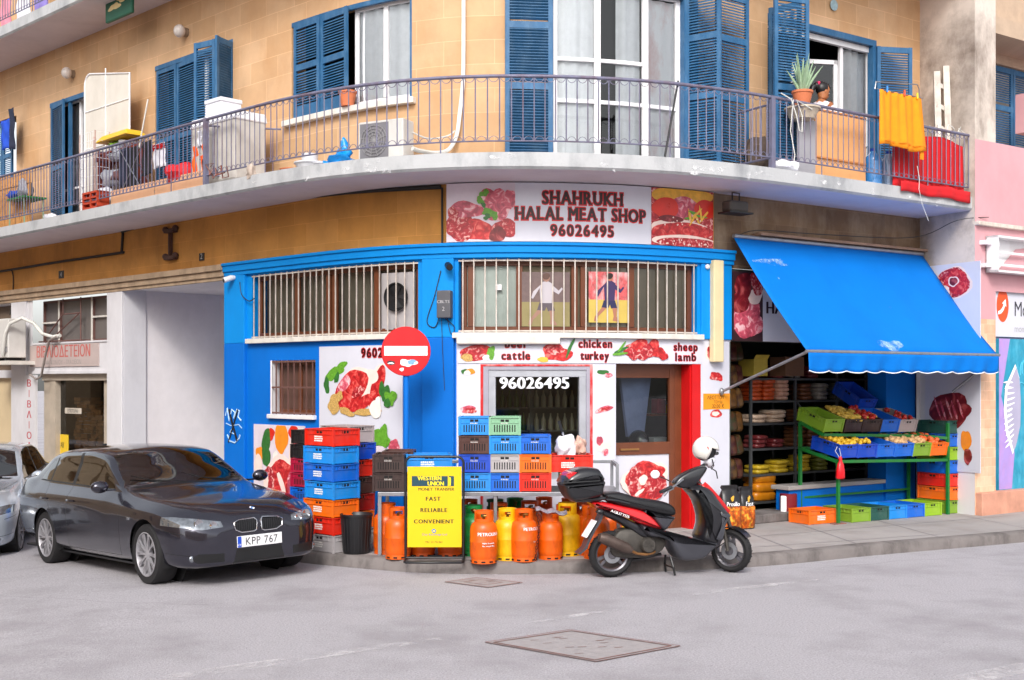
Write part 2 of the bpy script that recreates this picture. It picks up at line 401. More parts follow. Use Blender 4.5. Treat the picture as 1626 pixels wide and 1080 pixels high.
kb.add(vs,[(r*n+i,r*n+i+1,(r+1)*n+i+1,(r+1)*n+i) for r in range(4) for i in range(n-1)])
kk=kb.build('kerb',m_kerb,smooth=50); kk['kind']='structure'
pv=MB(); vs=[];ni=len(k2)
wl=[W(-4+ i*(STOT+4)/(ni-1),-6) for i in range(ni)]
for i in range(ni):
    for t in (0,1/3,2/3,1): vs.append((k2[i][0]+(wl[i][0]-k2[i][0])*t,k2[i][1]+(wl[i][1]-k2[i][1])*t,.131+.0*t))
pv.add(vs,[(4*i+j,4*i+4+j,4*i+5+j,4*i+1+j) for i in range(ni-1) for j in range(3)])
pk=pv.build('pavement',m_pave); pk['kind']='structure'
# patched joints in the pavement and cracks in the road, worn paint
m_patch=M('paint_worn','#dcd8da',.9,var=.05,scale=9,speck=4,alpha=.6)
m_crk=M('tar_seam','#7f7b80',.9,var=.2,scale=9)
mk=MB()
def strip(mb,pts,wd,z,m=0):
    vs=[]
    for i,(x,y) in enumerate(pts):
        a=pts[max(i-1,0)];b=pts[min(i+1,len(pts)-1)];tx,ty=b[0]-a[0],b[1]-a[1];l=math.hypot(tx,ty)
        ww=wd[i] if isinstance(wd,list) else wd
        vs+=[(x-ty/l*ww/2,y+tx/l*ww/2,z),(x+ty/l*ww/2,y-tx/l*ww/2,z)]
    mb.add(vs,[(2*i,2*i+1,2*i+3,2*i+2) for i in range(len(pts)-1)],m)
strip(mk,[G(u,v) for u,v in [(838,990),(880,984),(930,976),(984,968)]],[.03,.09,.12,.04],.004)
strip(mk,[G(u,v) for u,v in [(1100,946),(1150,938),(1210,931),(1300,921)]],[.06,.12,.15,.07],.004)
strip(mk,[G(u,v) for u,v in [(250,1079),(420,1055),(560,1034),(700,1015)]],[.16,.2,.16,.1],.004)
strip(mk,[G(u,v) for u,v in [(1520,1082),(1580,1070),(1640,1058)]],.22,.004)
mm=mk.build('road_marking',m_patch); mm['kind']='structure'
ck=MB(); rnd=random.Random(4)
for a,b in [((0,948),(330,962)),((1240,905),(1600,880))]:
    p=[]; 
    for i in range(13):
        t=i/12; p.append(G(a[0]+(b[0]-a[0])*t,a[1]+(b[1]-a[1])*t+rnd.uniform(-2,2)))
    strip(ck,p,.007,.003)
for i in range(420):
    x,y=rnd.uniform(-5,7),rnd.uniform(8,13); 
    if rnd.random()<.5: q=rnd.uniform(0,PI); l=rnd.uniform(.02,.07); strip(ck,[(x,y),(x+l*.6*math.cos(q),y+l*.5*math.sin(q))],.006,.002)
cko=ck.build('road_crack',m_crk); cko['kind']='structure'
pj=MB()
for u0_,v0_,u1_,v1_ in [(1203,852,1620,818),(1190,870,1500,848),(690,890,700,880)]:
    pj_p=[G(u0_+(u1_-u0_)*i/8,v0_+(v1_-v0_)*i/8,.13) for i in range(9)]; strip(pj,pj_p,.012,.135)
for i in range(22):
    j=int((i+1)*len(k2)/24); a=k2[j]; b=wl[j]; strip(pj,[a,(a[0]+(b[0]-a[0])*.5,a[1]+(b[1]-a[1])*.5)],.012,.1345)
pjo=pj.build('pavement_joint',m_crk); pjo['kind']='structure'
for u,v in [(712,1021),(1002,1052)]:
    pass
# manhole covers: square frames set in the asphalt
m_rust=M('rusted_cast_iron','#7c5a54',.8,var=.25,scale=20,dirt='#a8503a',damt=.5,dscale=5)
def cover(corners,label,rings=2):
    c=[G(*p) for p in corners]; cx=sum(p[0] for p in c)/4; cy=sum(p[1] for p in c)/4
    t=thing('manhole_cover',label,'manhole cover',(cx,cy,0)); q=[(x-cx,y-cy) for x,y in c]
    mb=MB(); mb.add([(x,y,.004) for x,y in q],[(0,1,2,3)] if (q[1][0]-q[0][0])*(q[2][1]-q[1][1])-(q[1][1]-q[0][1])*(q[2][0]-q[1][0])>0 else [(3,2,1,0)])
    mb.build('lid',M('cover_infill','#9c9697',.9,var=.1,scale=12,bump=.5),t)
    fr=MB()
    for k,wd in ((1.,.012),(.91,.016)) if rings==2 else ((1.,.010),(.93,.008),(.5,.008)):
        for i in range(4):
            a,b=q[i],q[(i+1)%4]; strip(fr,[(a[0]*k,a[1]*k),(b[0]*k,b[1]*k)],wd,.008+.001*(i%2))
    rd=random.Random(3)
    for i in range(14):
        s_,t_=rd.uniform(.15,.85),rd.uniform(.15,.85); x=(q[0][0]*(1-s_)+q[1][0]*s_)*(1-t_)+(q[3][0]*(1-s_)+q[2][0]*s_)*t_; y=(q[0][1]*(1-s_)+q[1][1]*s_)*(1-t_)+(q[3][1]*(1-s_)+q[2][1]*s_)*t_
        strip(fr,[(x-.035,y),(x+.035,y+.02)],.008,.0075)
    fr.build('frame',m_rust,t)
cover([(770,1021),(905,1001),(1080,1027),(946,1052)],'large square manhole cover with double rusty frame in the middle of the road')
cover([(706,925),(755,918),(830,926),(775,934)],'small square manhole cover with orange rust near the kerb',3)
# ---------- corner building ----------
B=thing('corner_building','ochre stone corner building with curved balconies over a blue painted butcher shop','building',(*W(13.5),0))
SL=-4.; S_BL0=SU(360); S_BL1=SU(1160); S_N=SU(1548,1.05); S_END=S_N+.15
def wgrid(mb,s0,s1,z0,z1,d,holes=(),m=0,dep=.25,mr=None,step=.2,back=False):
    xs=sorted({s0,s1,*[h[0] for h in holes],*[h[1] for h in holes]}); zs=sorted({z0,z1,*[h[2] for h in holes],*[h[3] for h in holes]})
    xs=[x for x in xs if s0<=x<=s1]; zs=[z for z in zs if z0<=z<=z1]
    for a,b in zip(xs,xs[1:]):
        n=max(1,round((b-a)/step))
        for c,d_ in zip(zs,zs[1:]):
            mx,mz=(a+b)/2,(c+d_)/2
            if any(h[0]<mx<h[1] and h[2]<mz<h[3] for h in holes): continue
            for i in range(n):
                p,q=a+(b-a)*i/n,a+(b-a)*(i+1)/n
                mb.add([(p,-d,c),(q,-d,c),(q,-d,d_),(p,-d,d_)],[(0,1,2,3)],m)
    for h in holes:
        a,b,c,d_=h[:4]; mm=m if mr is None else mr; e=-d+dep; n=max(1,round((b-a)/step))
        mb.add([(a,-d,c),(a,-d,d_),(a,e,d_),(a,e,c)],[(0,1,2,3)],mm); mb.add([(b,-d,c),(b,e,c),(b,e,d_),(b,-d,d_)],[(0,1,2,3)],mm)
        for i in range(n):
            p,q=a+(b-a)*i/n,a+(b-a)*(i+1)/n
            mb.add([(p,-d,d_),(q,-d,d_),(q,e,d_),(p,e,d_)],[(0,1,2,3)],mm); mb.add([(p,-d,c),(p,e,c),(q,e,c),(q,-d,c)],[(0,1,2,3)],mm)
FZ=4.78
W1=(SU(0)-.9,SU(26),5.72,7.15); WA=(SU(79),SU(137),FZ,7.15); WB=(SU(246),SU(370),FZ,7.15); WC=(SU(463),SU(654),5.72,7.08)
WD=(SU(872),SU(1108),FZ,7.15); WE=(SU(1219),SU(1392),FZ,7.15)
mb=MB(); wgrid(mb,SL,S_END,FZ-.1,8.1,0,[W1,WA,WB,WC,WD,WE]); wgrid(mb,SL,S_END,8.1,11.3,0,[(x-.1,x+1.3,8.3,10.6) for x in (-2,2.2,6,9.8,14,17.6)])
mb.build('upper_wall',m_stone,B,wall=True)
mb=MB(); wgrid(mb,SL,S_BL1-.3,3.81,4.6,0); wgrid(mb,S_BL1-.3,S_END,3.6,4.6,0,m=1); mb.build('frieze_wall',[m_stone_low,m_stone_dark],B,wall=True)
# inner dim rooms behind the upper windows
mb=MB(); wgrid(mb,SL,S_END,4.6,8.1,-2.2)
for z in (4.79,8.05): mb.grid(lambda a,b:(SL+(S_END-SL)*a,.26+2*b,z),60,1)
for s in (1.,4.6,8.9,12.5,16.75,S_END-.1): mb.box(s,s+.08,.26,2.2,4.79,8.05)
mb.build('upper_rooms',m_dkroom,B,wall=True)
mb=MB(); wgrid(mb,SL,S_END,8.1,11.3,-1.)
mb.grid(lambda a,b:(SL+(S_END-SL)*a,6*b,11.3),60,2); mb.build('roof',m_slab,B,wall=True)
# balconies
def balcony(s0,s1,zs,rail_to,name='balcony'):
    n=110; rim=1.0
    mb=MB()
    g=lambda d,z:(lambda a,b:0)
    def ring(s): return [(s,0,zs),(s,-rim+.03,zs),(s,-rim,zs+.03),(s,-rim,zs+.195),(s,0,zs+.195)]
    mb.loft([ring(s0+(s1-s0)*i/n) for i in range(n+1)])
    # soffit faces take the paler paint
    for k,f in enumerate(mb.f):
        if all(abs(mb.v[i][2]-zs)<.001 for i in f): mb.m[k]=1
    sl=mb.build('balcony_slab',[m_slab,m_soffit],B,wall=True)
    rl=MB(); d=.95; z0,z1=zs+.335,zs+1.09; r_s0,r_s1=s0,rail_to
    N=int((r_s1-r_s0)/.107)
    for i in range(N+1):
        s=r_s0+(r_s1-r_s0)*i/N
        rl.tube([(s,-d,z0),(s,-d,z1)],.0068,5)
        if i<N:
            ds=(r_s1-r_s0)/N
            for zz,sg in ((z1,-1),(z0,1)): rl.tube([(s+ds*.5-ds*.42*math.cos(q*PI/6),-d,zz+sg*ds*.55*math.sin(q*PI/6)) for q in range(7)],.0042,4,cap=False)
        if i%21==7: rl.tube([(s,-d,zs+.19),(s,-d,z0)],.008,5)
    m_=100; rl.tube([(r_s0+(r_s1-r_s0)*i/m_,-d,z0) for i in range(m_+1)],.0095,6)
    rr=rl.build('railing',m_iron,sl,wall=True)
    hr=MB(); hr.tube([(r_s0+(r_s1-r_s0)*i/m_,-d,z1+.01) for i in range(m_+1)],.0215,8); hr.build('handrail',m_iron,sl,wall=True,smooth=60)
    return sl
SLB=balcony(SL,SU(1550,1.0),4.585,SU(1538,.95))
balcony(SL,S_N,8.1,S_N-.1)
# dividers between the flats and posts
for u,uu in ((327,408),(1226,1226)):
    s=SU(u,.95); mb=MB()
    mb.box(s-.03,s+.03,-.98,-.92,4.78,5.70); 
    s2=s+(.55 if u==327 else 0)
    for z in (4.92,5.6): mb.tube([(s,-.95,z),(s2,-.1,z)],.014,6)
    for k in range(1,9):
        t=k/9; mb.tube([(s+(s2-s)*t,-.95+.85*t,4.92),(s+(s2-s)*t,-.95+.85*t,5.6)],.0075,5)
    mb.build('divider_railing',m_iron,SLB,wall=True)
# plaster chips on the fascia
mb=MB(); rd=random.Random(8)
for i in range(30):
    u=rd.choice([rd.uniform(400,620),rd.uniform(760,1500),rd.uniform(900,1500)]); s=SU(u,1.); mb.blob(s,4.60+rd.uniform(.0,.14),rd.uniform(.02,.06),rd.uniform(.012,.04),-1.003,seed=i,irr=.5,n=12)
mb.build('plaster_chips',m_chip,SLB,wall=True)['kind']='stuff'
# ----- joinery helpers -----
def frame(parent,s0,s1,z0,z1,d,mat,vb=(),hb=(),t=.055,dep=.05,name='frame',glassm=g_win):
    mb=MB(); n=max(1,int((s1-s0)/.2))
    mb.box(s0,s1,-d,-d+dep,z0,z0+t,n=n); mb.box(s0,s1,-d,-d+dep,z1-t,z1,n=n)
    for s in (s0+t/2,s1-t/2): mb.box(s-t/2,s+t/2,-d,-d+dep,z0+t,z1-t)
    for s in vb: mb.box(s-t*.6,s+t*.6,-d-.006,-d+dep,z0+t,z1-t)
    for h in hb:
        z,a,b=h if isinstance(h,tuple) else (h,s0+t,s1-t); mb.box(a,b,-d-.003,-d+dep,z-t*.35,z+t*.35,n=n)
    o=mb.build(name,mat,parent,wall=True,bevel=.004,bseg=1)
    if glassm:
        p=MB(); p.grid(lambda a,b:(s0+t*.5+(s1-s0-t)*a,-d+dep*.6,z0+t*.5+(z1-z0-t)*b),n,1); p.build('pane',glassm,o if name!='frame' else parent,wall=True)
    return o
def curtain(parent,s0,s1,z0,z1,d,mat=m_curt,amp=.03,freq=38,seed=0):
    mb=MB(); n=max(8,int((s1-s0)/.025)); r=random.Random(seed); ph=r.uniform(0,6)
    mb.grid(lambda a,b:(s0+(s1-s0)*a,-d+amp*math.sin(freq*(s0+(s1-s0)*a)+ph+.6*math.sin(3*b))+amp*.6*math.sin(freq*.43*a*(s1-s0)+ph),z0+(z1-z0)*b),n,6)
    return mb.build('curtain',mat,parent,wall=True,smooth=80)
def shutter(parent,s,d,z0,w,h,ang,mat=None,rails=(.0,.46,1.),bottom=.14,flip=1):
    "louvred leaf hinged at s,d; ang 0 lies along +s, 180 along -s, 90 sticks out to the street"
    x,y=W(s,d); _,_,tx,ty=WP(s); a=R(ang); dx,dy=tx*math.cos(a)+ty*math.sin(a),ty*math.cos(a)-tx*math.sin(a)
    mb=MB(); st=.055; T=.036
    for x0 in (0,w-st): mb.box(x0,x0+st,-T/2,T/2,0,h)
    zs=[bottom+(h-bottom-.03)*r for r in rails]
    mb.box(st,w-st,-T/2,T/2,0,bottom)
    for k,r in enumerate(rails[1:]):
        z=bottom+(h-bottom-.09)*r; mb.box(st,w-st,-T/2+.002,T/2-.002,z,z+.085)
    z=bottom+.02
    bands=[(bottom+(h-bottom-.09)*r,bottom+(h-bottom-.09)*r+.085) for r in rails[1:]]
    while z<h-.1:
        if not any(b0-.03<z<b1+.01 for b0,b1 in bands):
            mb.add([(st,-T/2+.004,z),(w-st,-T/2+.004,z),(w-st,T/2-.004,z+.026),(st,T/2-.004,z+.026),(st,-T/2+.004,z+.008),(w-st,-T/2+.004,z+.008),(w-st,T/2-.004,z+.034),(st,T/2-.004,z+.034)],[(0,3,2,1),(4,5,6,7),(0,1,5,4),(2,3,7,6),(1,2,6,5),(3,0,4,7)])
        z+=.037
    # solid backing thin board in the lower third keeps the look of closed louvres
    m=Matrix(((dx,-dy,0,x),(dy,dx,0,y),(0,0,1,z0),(0,0,0,1)))
    mb.xf(wm(parent).inverted()@m); return mb.build('shutter',mat or m_shut,parent)
def opening(name): 
    o=bpy.data.objects.new(name,None); COL.objects.link(o); o.parent=B; return o
# window far left: partly shuttered
o=opening('upper_window'); shutter(o,W1[0]+.02,-.03,W1[2],.45,1.4,0); shutter(o,W1[0]+.5,-.03,W1[2],.45,1.4,0); shutter(o,W1[0]+.98,-.03,W1[2],.42,1.4,0)
# A
o=opening('balcony_door'); frame(o,WA[0]+.02,WA[1]-.02,4.8,7.14,-.14,m_wframe,vb=[(WA[0]+WA[1])/2+.2],hb=[5.55]); curtain(o,WA[0]+.1,WA[1],4.85,7.1,-.3)
shutter(o,WA[0]+.01,-.03,4.8,.68,2.32,8)
mb=MB(); mb.box(WA[0],WA[1],.0,.06,7.07,7.15); mb.box(WA[0]+.68,WA[0]+.74,.02,.07,4.8,7.07); mb.build('shutter_frame',m_shut,o,wall=True)
# B
o=opening('balcony_door'); frame(o,SU(312),WB[1]-.02,4.8,7.14,-.14,m_wframe,vb=[SU(335)],hb=[5.5]); curtain(o,SU(314),WB[1],4.85,7.1,-.32,seed=2)
w2=(SU(312)-WB[0])/2-.01; shutter(o,WB[0]+.02,-.03,4.8,w2,2.3,1); shutter(o,WB[0]+.03+w2,-.03,4.8,w2,2.3,3)
shutter(o,WB[1]-.03,-.02,4.8,.42,2.3,68); shutter(o,WB[1]-.02-.46,.35,4.8,.45,2.3,-10)
mb=MB(); mb.box(WB[0],WB[1],0,.06,7.08,7.15); mb.build('shutter_frame',m_shut,o,wall=True)
# C
o=opening('upper_window'); sc=SU(555); frame(o,sc,WC[1]-.03,5.74,7.06,-.10,m_wframe,vb=[(SU(605))],t=.06); curtain(o,sc+.05,WC[1]-.05,5.76,7.0,-.15,m_curt,.014,30,5)
w2=(sc-WC[0])/2-.02; shutter(o,WC[0]+.04,-.02,5.74,w2,1.32,2,bottom=.16); shutter(o,WC[0]+.05+w2,-.02,5.74,w2,1.32,4,bottom=.16)
mb=MB(); mb.box(WC[0],WC[1],0,.05,7.02,7.08,n=6); mb.box(WC[1]-.03,WC[1],0.,.07,5.72,7.02); mb.build('shutter_frame',m_shut,o,wall=True)
mb=MB(); mb.box(WC[0]-.12,WC[1]+.06,-.09,.1,5.64,5.72,n=8); mb.build('sill',m_sill,o,wall=True,bevel=.008)
# D
o=opening('balcony_door'); a,b=SU(878),SU(1086); frame(o,a,b,4.8,7.13,-.08,m_wframe,vb=[SU(952),SU(1030)],hb=[5.65,(6.18,a,SU(1030))],t=.07)
curtain(o,a+.05,SU(958),4.85,7.05,-.14,seed=3,amp=.014); curtain(o,SU(985),SU(1025),4.85,7.05,-.14,seed=4,amp=.014); curtain(o,SU(1033),b-.05,4.85,7.05,-.14,m_curt2,.015,26,6)
mb=MB(); mb.box(a,b,-.02,.06,4.78,4.87,n=6); mb.build('threshold',m_wframe,o,wall=True)
shutter(o,a-.01,.03,4.8,.60,2.36,180,rails=(0,.38,.74,1.)); shutter(o,b+.03,-.0,4.8,.5,2.36,62,rails=(0,.38,.74,1.)); shutter(o,SU(1112),.32,4.8,.60,2.36,-6,rails=(0,.38,.74,1.))
mb=MB(); mb.box(WD[0]-.01,WD[1],.0,.05,7.08,7.15,n=6); mb.box(WD[0]-.02,WD[0]+.05,-.01,.05,4.8,7.08); mb.box(b,WD[1],-.01,.1,4.8,7.08); mb.build('shutter_frame',m_shut,o,wall=True)
# E
o=opening('balcony_door'); a,b=SU(1345),SU(1392); frame(o,a,b,4.8,7.05,-.12,m_wframe,hb=[5.6],t=.06); curtain(o,SU(1352),b,4.85,7.0,-.22,m_curt,.03,34,8)
mb=MB(); mb.box(WE[0],WE[1],.08,.14,6.98,7.06,n=4); mb.build('top_frame',m_wframe,o,wall=True)
# inward opened sash
s=SU(1343); mb=MB(); L=.72
def sash(mb):
    for z in (4.9,6.72): mb.box(0,L,-.02,.02,z,z+.06)
    for x in (0,L-.06): mb.box(x,x+.06,-.02,.02,4.9,6.78)
sash(mb); x,y=W(s,-.16); _,_,tx,ty=WP(s); aa=math.atan2(ty,tx)+R(155)
mb.xf(wm(o).inverted()@Matrix.Translation((x,y,0))@Matrix.Rotation(aa,4,'Z')); mb.build('open_sash',m_wframe,o)
mb=MB(); mb.add([(.05,0,4.95),(L-.05,0,4.95),(L-.05,0,6.72),(.05,0,6.72)],[(0,1,2,3)]); mb.xf(wm(o).inverted()@Matrix.Translation((x,y,0))@Matrix.Rotation(aa,4,'Z')); mb.build('sash_pane',g_win,o)
shutter(o,WE[0]+.03,-.0,4.8,.50,2.42,80); shutter(o,SU(1229,.5),.5,4.8,.55,2.42,12); shutter(o,WE[1]-.02,.02,4.8,.56,2.26,25); shutter(o,WE[0]+.0,-.1,4.8,.22,2.3,10)
mb=MB(); mb.box(WE[0],WE[1],-.0,.06,7.06,7.15,n=4); mb.box(WE[1]-.08,WE[1],.0,.1,4.8,7.06); mb.build('shutter_frame',m_shut,o,wall=True)
# ----- ground floor, blue shop front -----
H1=(SU(400),SU(664),2.70,3.62); H2=(SU(728),SU(1107),2.70,3.63); H3=(SU(432),SU(501),1.62,2.38)
H4=(SU(763),SU(941),.85,2.30); H5=(SU(978),SU(1112),.13,2.31)
mb=MB(); ZB=2.64
wgrid(mb,S_BL0,S_BL1,ZB,3.66,0,[H1,H2],m=0,mr=0,dep=.22); wgrid(mb,S_BL0,SU(725),0,ZB,0,[H3],m=1,mr=2); wgrid(mb,SU(725),S_BL1,0,ZB,0,[H4,H5],m=3,mr=3,dep=.3)
mb.build('shopfront_wall',[m_blue_hi,m_blue_lo,m_white,m_panel],B,wall=True)
mb=MB(); 
for z0,z1,d in ((3.64,3.70,.05),(3.70,3.79,.075),(3.79,3.83,.10)): mb.box(S_BL0,S_BL1+.02,-d,.02,z0,z1,n=50)
mb.build('blue_cornice',m_blue_hi,B,wall=True,bevel=.006)
for a,b in ((360,392),(672,722)):
    mb=MB(); s0,s1=SU(a),SU(b); mb.box(s0,s1,-.05,.01,0,ZB,m=1,n=3); mb.box(s0,s1,-.05,.01,ZB,3.64,m=0,n=3); mb.build('pilaster',[m_blue_hi,m_blue_lo],B,wall=True,bevel=.01)
s0,s1=SU(1112),S_BL1; mb=MB(); mb.box(s0,s1,-.03,.01,ZB,3.64,m=0,n=3); mb.build('pilaster',[m_blue_hi,m_blue_lo],B,wall=True,bevel=.01)
# side of the shop in the passage
mb=MB(); mb.add([(S_BL0,0,0),(S_BL0,5,0),(S_BL0,5,3.7),(S_BL0,0,3.7)],[(3,2,1,0)]); mb.build('passage_side',m_blue_lo,B,wall=True)
def barwin(h,name,n,vb,mat,lean=.0,inner=None,dark=True):
    o=opening(name); frame(o,h[0]+.01,h[1]-.01,h[2]+.01,h[3]-.01,-.1,m_brown,vb=vb,t=.07,glassm=g_dark)
    mb=MB(); 
    for i in range(n):
        s=h[0]+.06+(h[1]-h[0]-.12)*i/(n-1); mb.box(s-.007,s+.007,-.012,.0,h[2],h[3])
    for z in (h[2]+.02,h[3]-.02): mb.box(h[0],h[1],-.004,.006,z-.01,z+.01,n=14)
    mb.build('security_bars',mat,o,wall=True)
    mb=MB(); mb.box(h[0]-.06,h[1]+.06,-.08,.1,h[2]-.07,h[2]-.001,n=16); mb.build('sill',m_sill if name!='small_window' else m_wframe,o,wall=True,bevel=.006)
    return o
w1=barwin(H1,'high_window',25,[SU(462),SU(512),SU(522),SU(590)],m_bar)
mb=MB(); mb.box(H1[0],H1[1],.28,.34,H1[2],H1[3],n=14); mb.build('blind_panel',M('dusty_board','#a39488',.8,var=.15,scale=2.5),w1,wall=True)
mb=MB(); mb.box(SU(598),SU(652),.1,.14,2.76,3.5,n=3); mb.build('fan_panel',M('grey_board','#a8a2a2',.7),w1,wall=True)
mb=MB(); sc_=SU(624); mb.lathe([(.0,0),(.15,0),(.18,.02),(.19,.05),(.175,.05),(.16,.025),(0,.02)],n=24,axis='y'); mb.xf(Matrix.Scale(-1,4,(0,1,0)))
for k in range(5):
    a=k*2*PI/5; mb.add([(.02*math.cos(a),-.03,.02*math.sin(a)),(.15*math.cos(a-.3),-.045,.15*math.sin(a-.3)),(.16*math.cos(a+.3),-.025,.16*math.sin(a+.3))],[(0,1,2)])
mb.xf(Matrix.Translation((sc_,.1,3.18))); mb.build('extractor_fan',m_black,w1,wall=True)
w2=barwin(H2,'high_window',23,[SU(745),SU(825),SU(915),SU(930),SU(1008)],m_bar)
m_foot=M('posted_photo_grass','#a89a62',.5,var=.1,scale=4); m_photo=M('posted_photo_crowd','#c9585a',.5,var=.4,scale=14,dirt='#e8dcdc',damt=.8,dscale=9)
def player(u0,u1,v0,v1,cols,lab,fade=1):
    s0,s1,z0,z1=SU(u0),SU(u1),ZV((u0+u1)/2,v1),ZV((u0+u1)/2,v0); d=-.09; cx=(s0+s1)/2; h=z1-z0
    t=wthing('football_picture',lab,'picture',cx,z0,d)
    mb=MB(); mb.box(s0,s1,-d,-d+.004,z0,z0+h*.45,m=0,n=3); mb.box(s0,s1,-d,-d+.004,z0+h*.45,z1,m=1,n=3)
    y=-d-.003; u=h/10
    def pl(pts,m): mb.add([(cx+a*u,y,z0+b*u) for a,b in pts],[tuple(range(len(pts)))],m)
    pl([(-1,4.3),(1.1,4.3),(1.2,6),(1.3,7.8),(.4,8.3),(-.6,8.2),(-1.2,7.2)],2)   # shirt
    pl([(-1.1,7.2),(-.6,8),(-2.4,6.4),(-2.8,5.2),(-2.4,5.1)][::-1],2); pl([(1.2,7.6),(2.4,6.6),(3.0,7.2),(3.2,6.9),(2.4,5.9),(1.2,6.6)][::-1],2)
    pl([(-1.2,4.4),(-1.7,2.9),(-.2,2.9),(.1,3.6),(.4,2.8),(1.7,2.9),(1.2,4.4)],3)
    y-=.001; pl([(-1.6,3),(-3.1,1.2),(-3.3,.3),(-2.7,.3),(-2.4,1.2),(-.6,2.9)],4); pl([(.6,2.9),(.9,1.3),(.7,.4),(2.1,.2),(2,.6),(1.5,1.2),(1.6,2.9)],4)
    mb.blob(cx+.1*u,z0+8.9*u,.65*u,.75*u,y,4,seed=1,n=12); mb.blob(cx+.05*u,z0+9.2*u,.75*u,.6*u,y-.001,5,seed=2,n=12)
    mb.build('print',[M('photo_turf'+lab[:6],cols[0],.5,var=.1,scale=5),cols[1],M('shirt'+lab[:6],cols[2],.6,var=0),M('shorts'+lab[:6],cols[3],.6,var=0),M('skin_print'+lab[:6],cols[4],.6,var=0),M('hair_print'+lab[:6],cols[5],.6,var=0)],t,wall=True)
player(938,1004,431,512,('#c9ae55',m_photo,'#3a2b58','#262850','#a8705a','#2a1c18'),'bright picture of a footballer in dark striped shirt taped inside the high window')
player(829,907,431,518,('#8b7f52',M('photo_dim','#6d5a58',.6,var=.2,scale=9),'#b9b2b8','#5a5058','#9a7464','#5c4238'),'faded picture of a footballer in white shirt taped inside the high window')
mb=MB(); mb.box(H2[0],SU(826),.14,.18,H2[2],H2[3],n=6); mb.box(SU(826),H2[1],.14,.18,H2[2],H2[3],n=12,m=1); mb.build('blind_panel',[M('whitened_pane','#d4d4d4',.7,var=.15,scale=3),M('dusty_brown_board','#94806f',.8,var=.15,scale=2.5)],w2,wall=True)
mb=MB(); mb.box(SU(786),SU(796),-.02+.09,.1,3.24,3.31); mb.build('white_switch',m_wframe,w2,wall=True)
# small barred window
o=opening('small_window'); frame(o,H3[0]+.01,H3[1]-.01,H3[2]+.01,H3[3]-.01,-.12,m_brown,vb=[(H3[0]+H3[1])/2],t=.06,glassm=None)
mb=MB(); mb.box(H3[0]+.05,H3[1]-.05,.14,.16,H3[2]+.05,H3[3]-.05,n=3); mb.build('board',M('brown_boarding','#5e4238',.7,var=.2,scale=4),o,wall=True)
mb=MB()
for i in range(7): s=H3[0]+.09+(H3[1]-H3[0]-.16)*i/6; mb.box(s-.008,s+.008,.0,.014,H3[2],H3[3])
for k in range(3): z=H3[2]+.02+(H3[3]-H3[2]-.04)*k/2; mb.box(H3[0],H3[1],-.004,.004,z-.012,z+.012,n=4)
mb.build('security_bars',m_rustbar,o,wall=True)
mb=MB(); mb.box(H3[0]-.05,H3[1]+.02,-.06,.1,H3[2]-.06,H3[2]-.001,n=4); mb.box(H3[0]-.03,H3[0],-.01,.02,H3[2],H3[3]); mb.build('sill',m_wframe,o,wall=True,bevel=.006)
# display window
o=opening('display_window'); frame(o,H4[0]+.09,H4[1]-.07,H4[2],H4[3]-.06,-.02,M('grey_aluminium','#b4b6be',.35,metal=.4),t=.1,dep=.09,glassm=g_dark)
mb=MB(); mb.box(H4[0],H4[0]+.035,-.006,.02,H4[2]-.4,H4[3]); mb.box(H4[1]-.035,H4[1],-.006,.02,.5,H4[3]); mb.box(H4[0]+.035,H4[1]-.035,-.006,.02,H4[3]-.025,H4[3],n=6); mb.build('red_surround',m_redw,o,wall=True)
mb=MB(); mb.box(H4[0],H4[0]+.1,.0,.06,H4[2],H4[3]-.02);mb.box(H4[1]-.08,H4[1],.0,.06,H4[2],H4[3]-.02); mb.box(H4[0],H4[1],.001,.05,H4[3]-.07,H4[3]-.02,n=5); mb.build('grey_lining',M('grey_lining','#9c98a6',.6),o,wall=True)
mb=MB(); mb.text('96026495',SU(849),ZV(848,617,-.02),.14,.015,bold=2,w=1.04,sp=.14); mb.build('window_lettering',M('white_vinyl','#f0f0f8',.4,var=0),o,wall=True)
# entrance door
a,b=H5[0],H5[1]-.16
o=opening('shop_door'); d=-.2
fr=MB(); fr.box(a,a+.06,-d,-d+.06,.13,2.31); fr.box(b-.12,b,-d,-d+.06,.13,2.31); fr.box(a+.06,b-.12,-d,-d+.06,2.13,2.31,n=4); fr.box(a+.06,b-.12,-d-.01,-d+.05,1.13,1.29,n=4); fr.box(a+.06,b-.12,-d,-d+.05,.13,.27,n=4); fr.box(b-.2,b-.13,-d-.012,-d+.05,.13,2.25)
fr.build('frame',m_brown,o,wall=True,bevel=.004)
p=MB(); p.grid(lambda q,r:(a+.05+(b-a-.16)*q,-d+.03,1.27+.88*r),4,1); p.build('pane',g_dark,o,wall=True)
kp_=MB(); kp_.box(a+.06,b-.2,-d+.01,-d+.03,.27,1.13,n=4); kp_.build('kick_panel',m_panel,o,wall=True)
hd=MB(); hd.box(a+.14,a+.42,-d-.03,-d-.012,1.19,1.215,n=1); hd.build('handle',M('brass','#b08050',.3,metal=.8),o,wall=True)
mb=MB(); mb.box(b,H5[1]-.001,.02,.3,.13,2.31); mb.box(H5[1]-.14,H5[1],-.008,.02,.13,2.31); mb.build('red_jamb',m_red,o,wall=True)
mb=MB(); mb.box(a-.02,H5[1]+.02,-.05,.3,.12,.145,n=5); mb.build('doorstep',m_pave,o,wall=True)
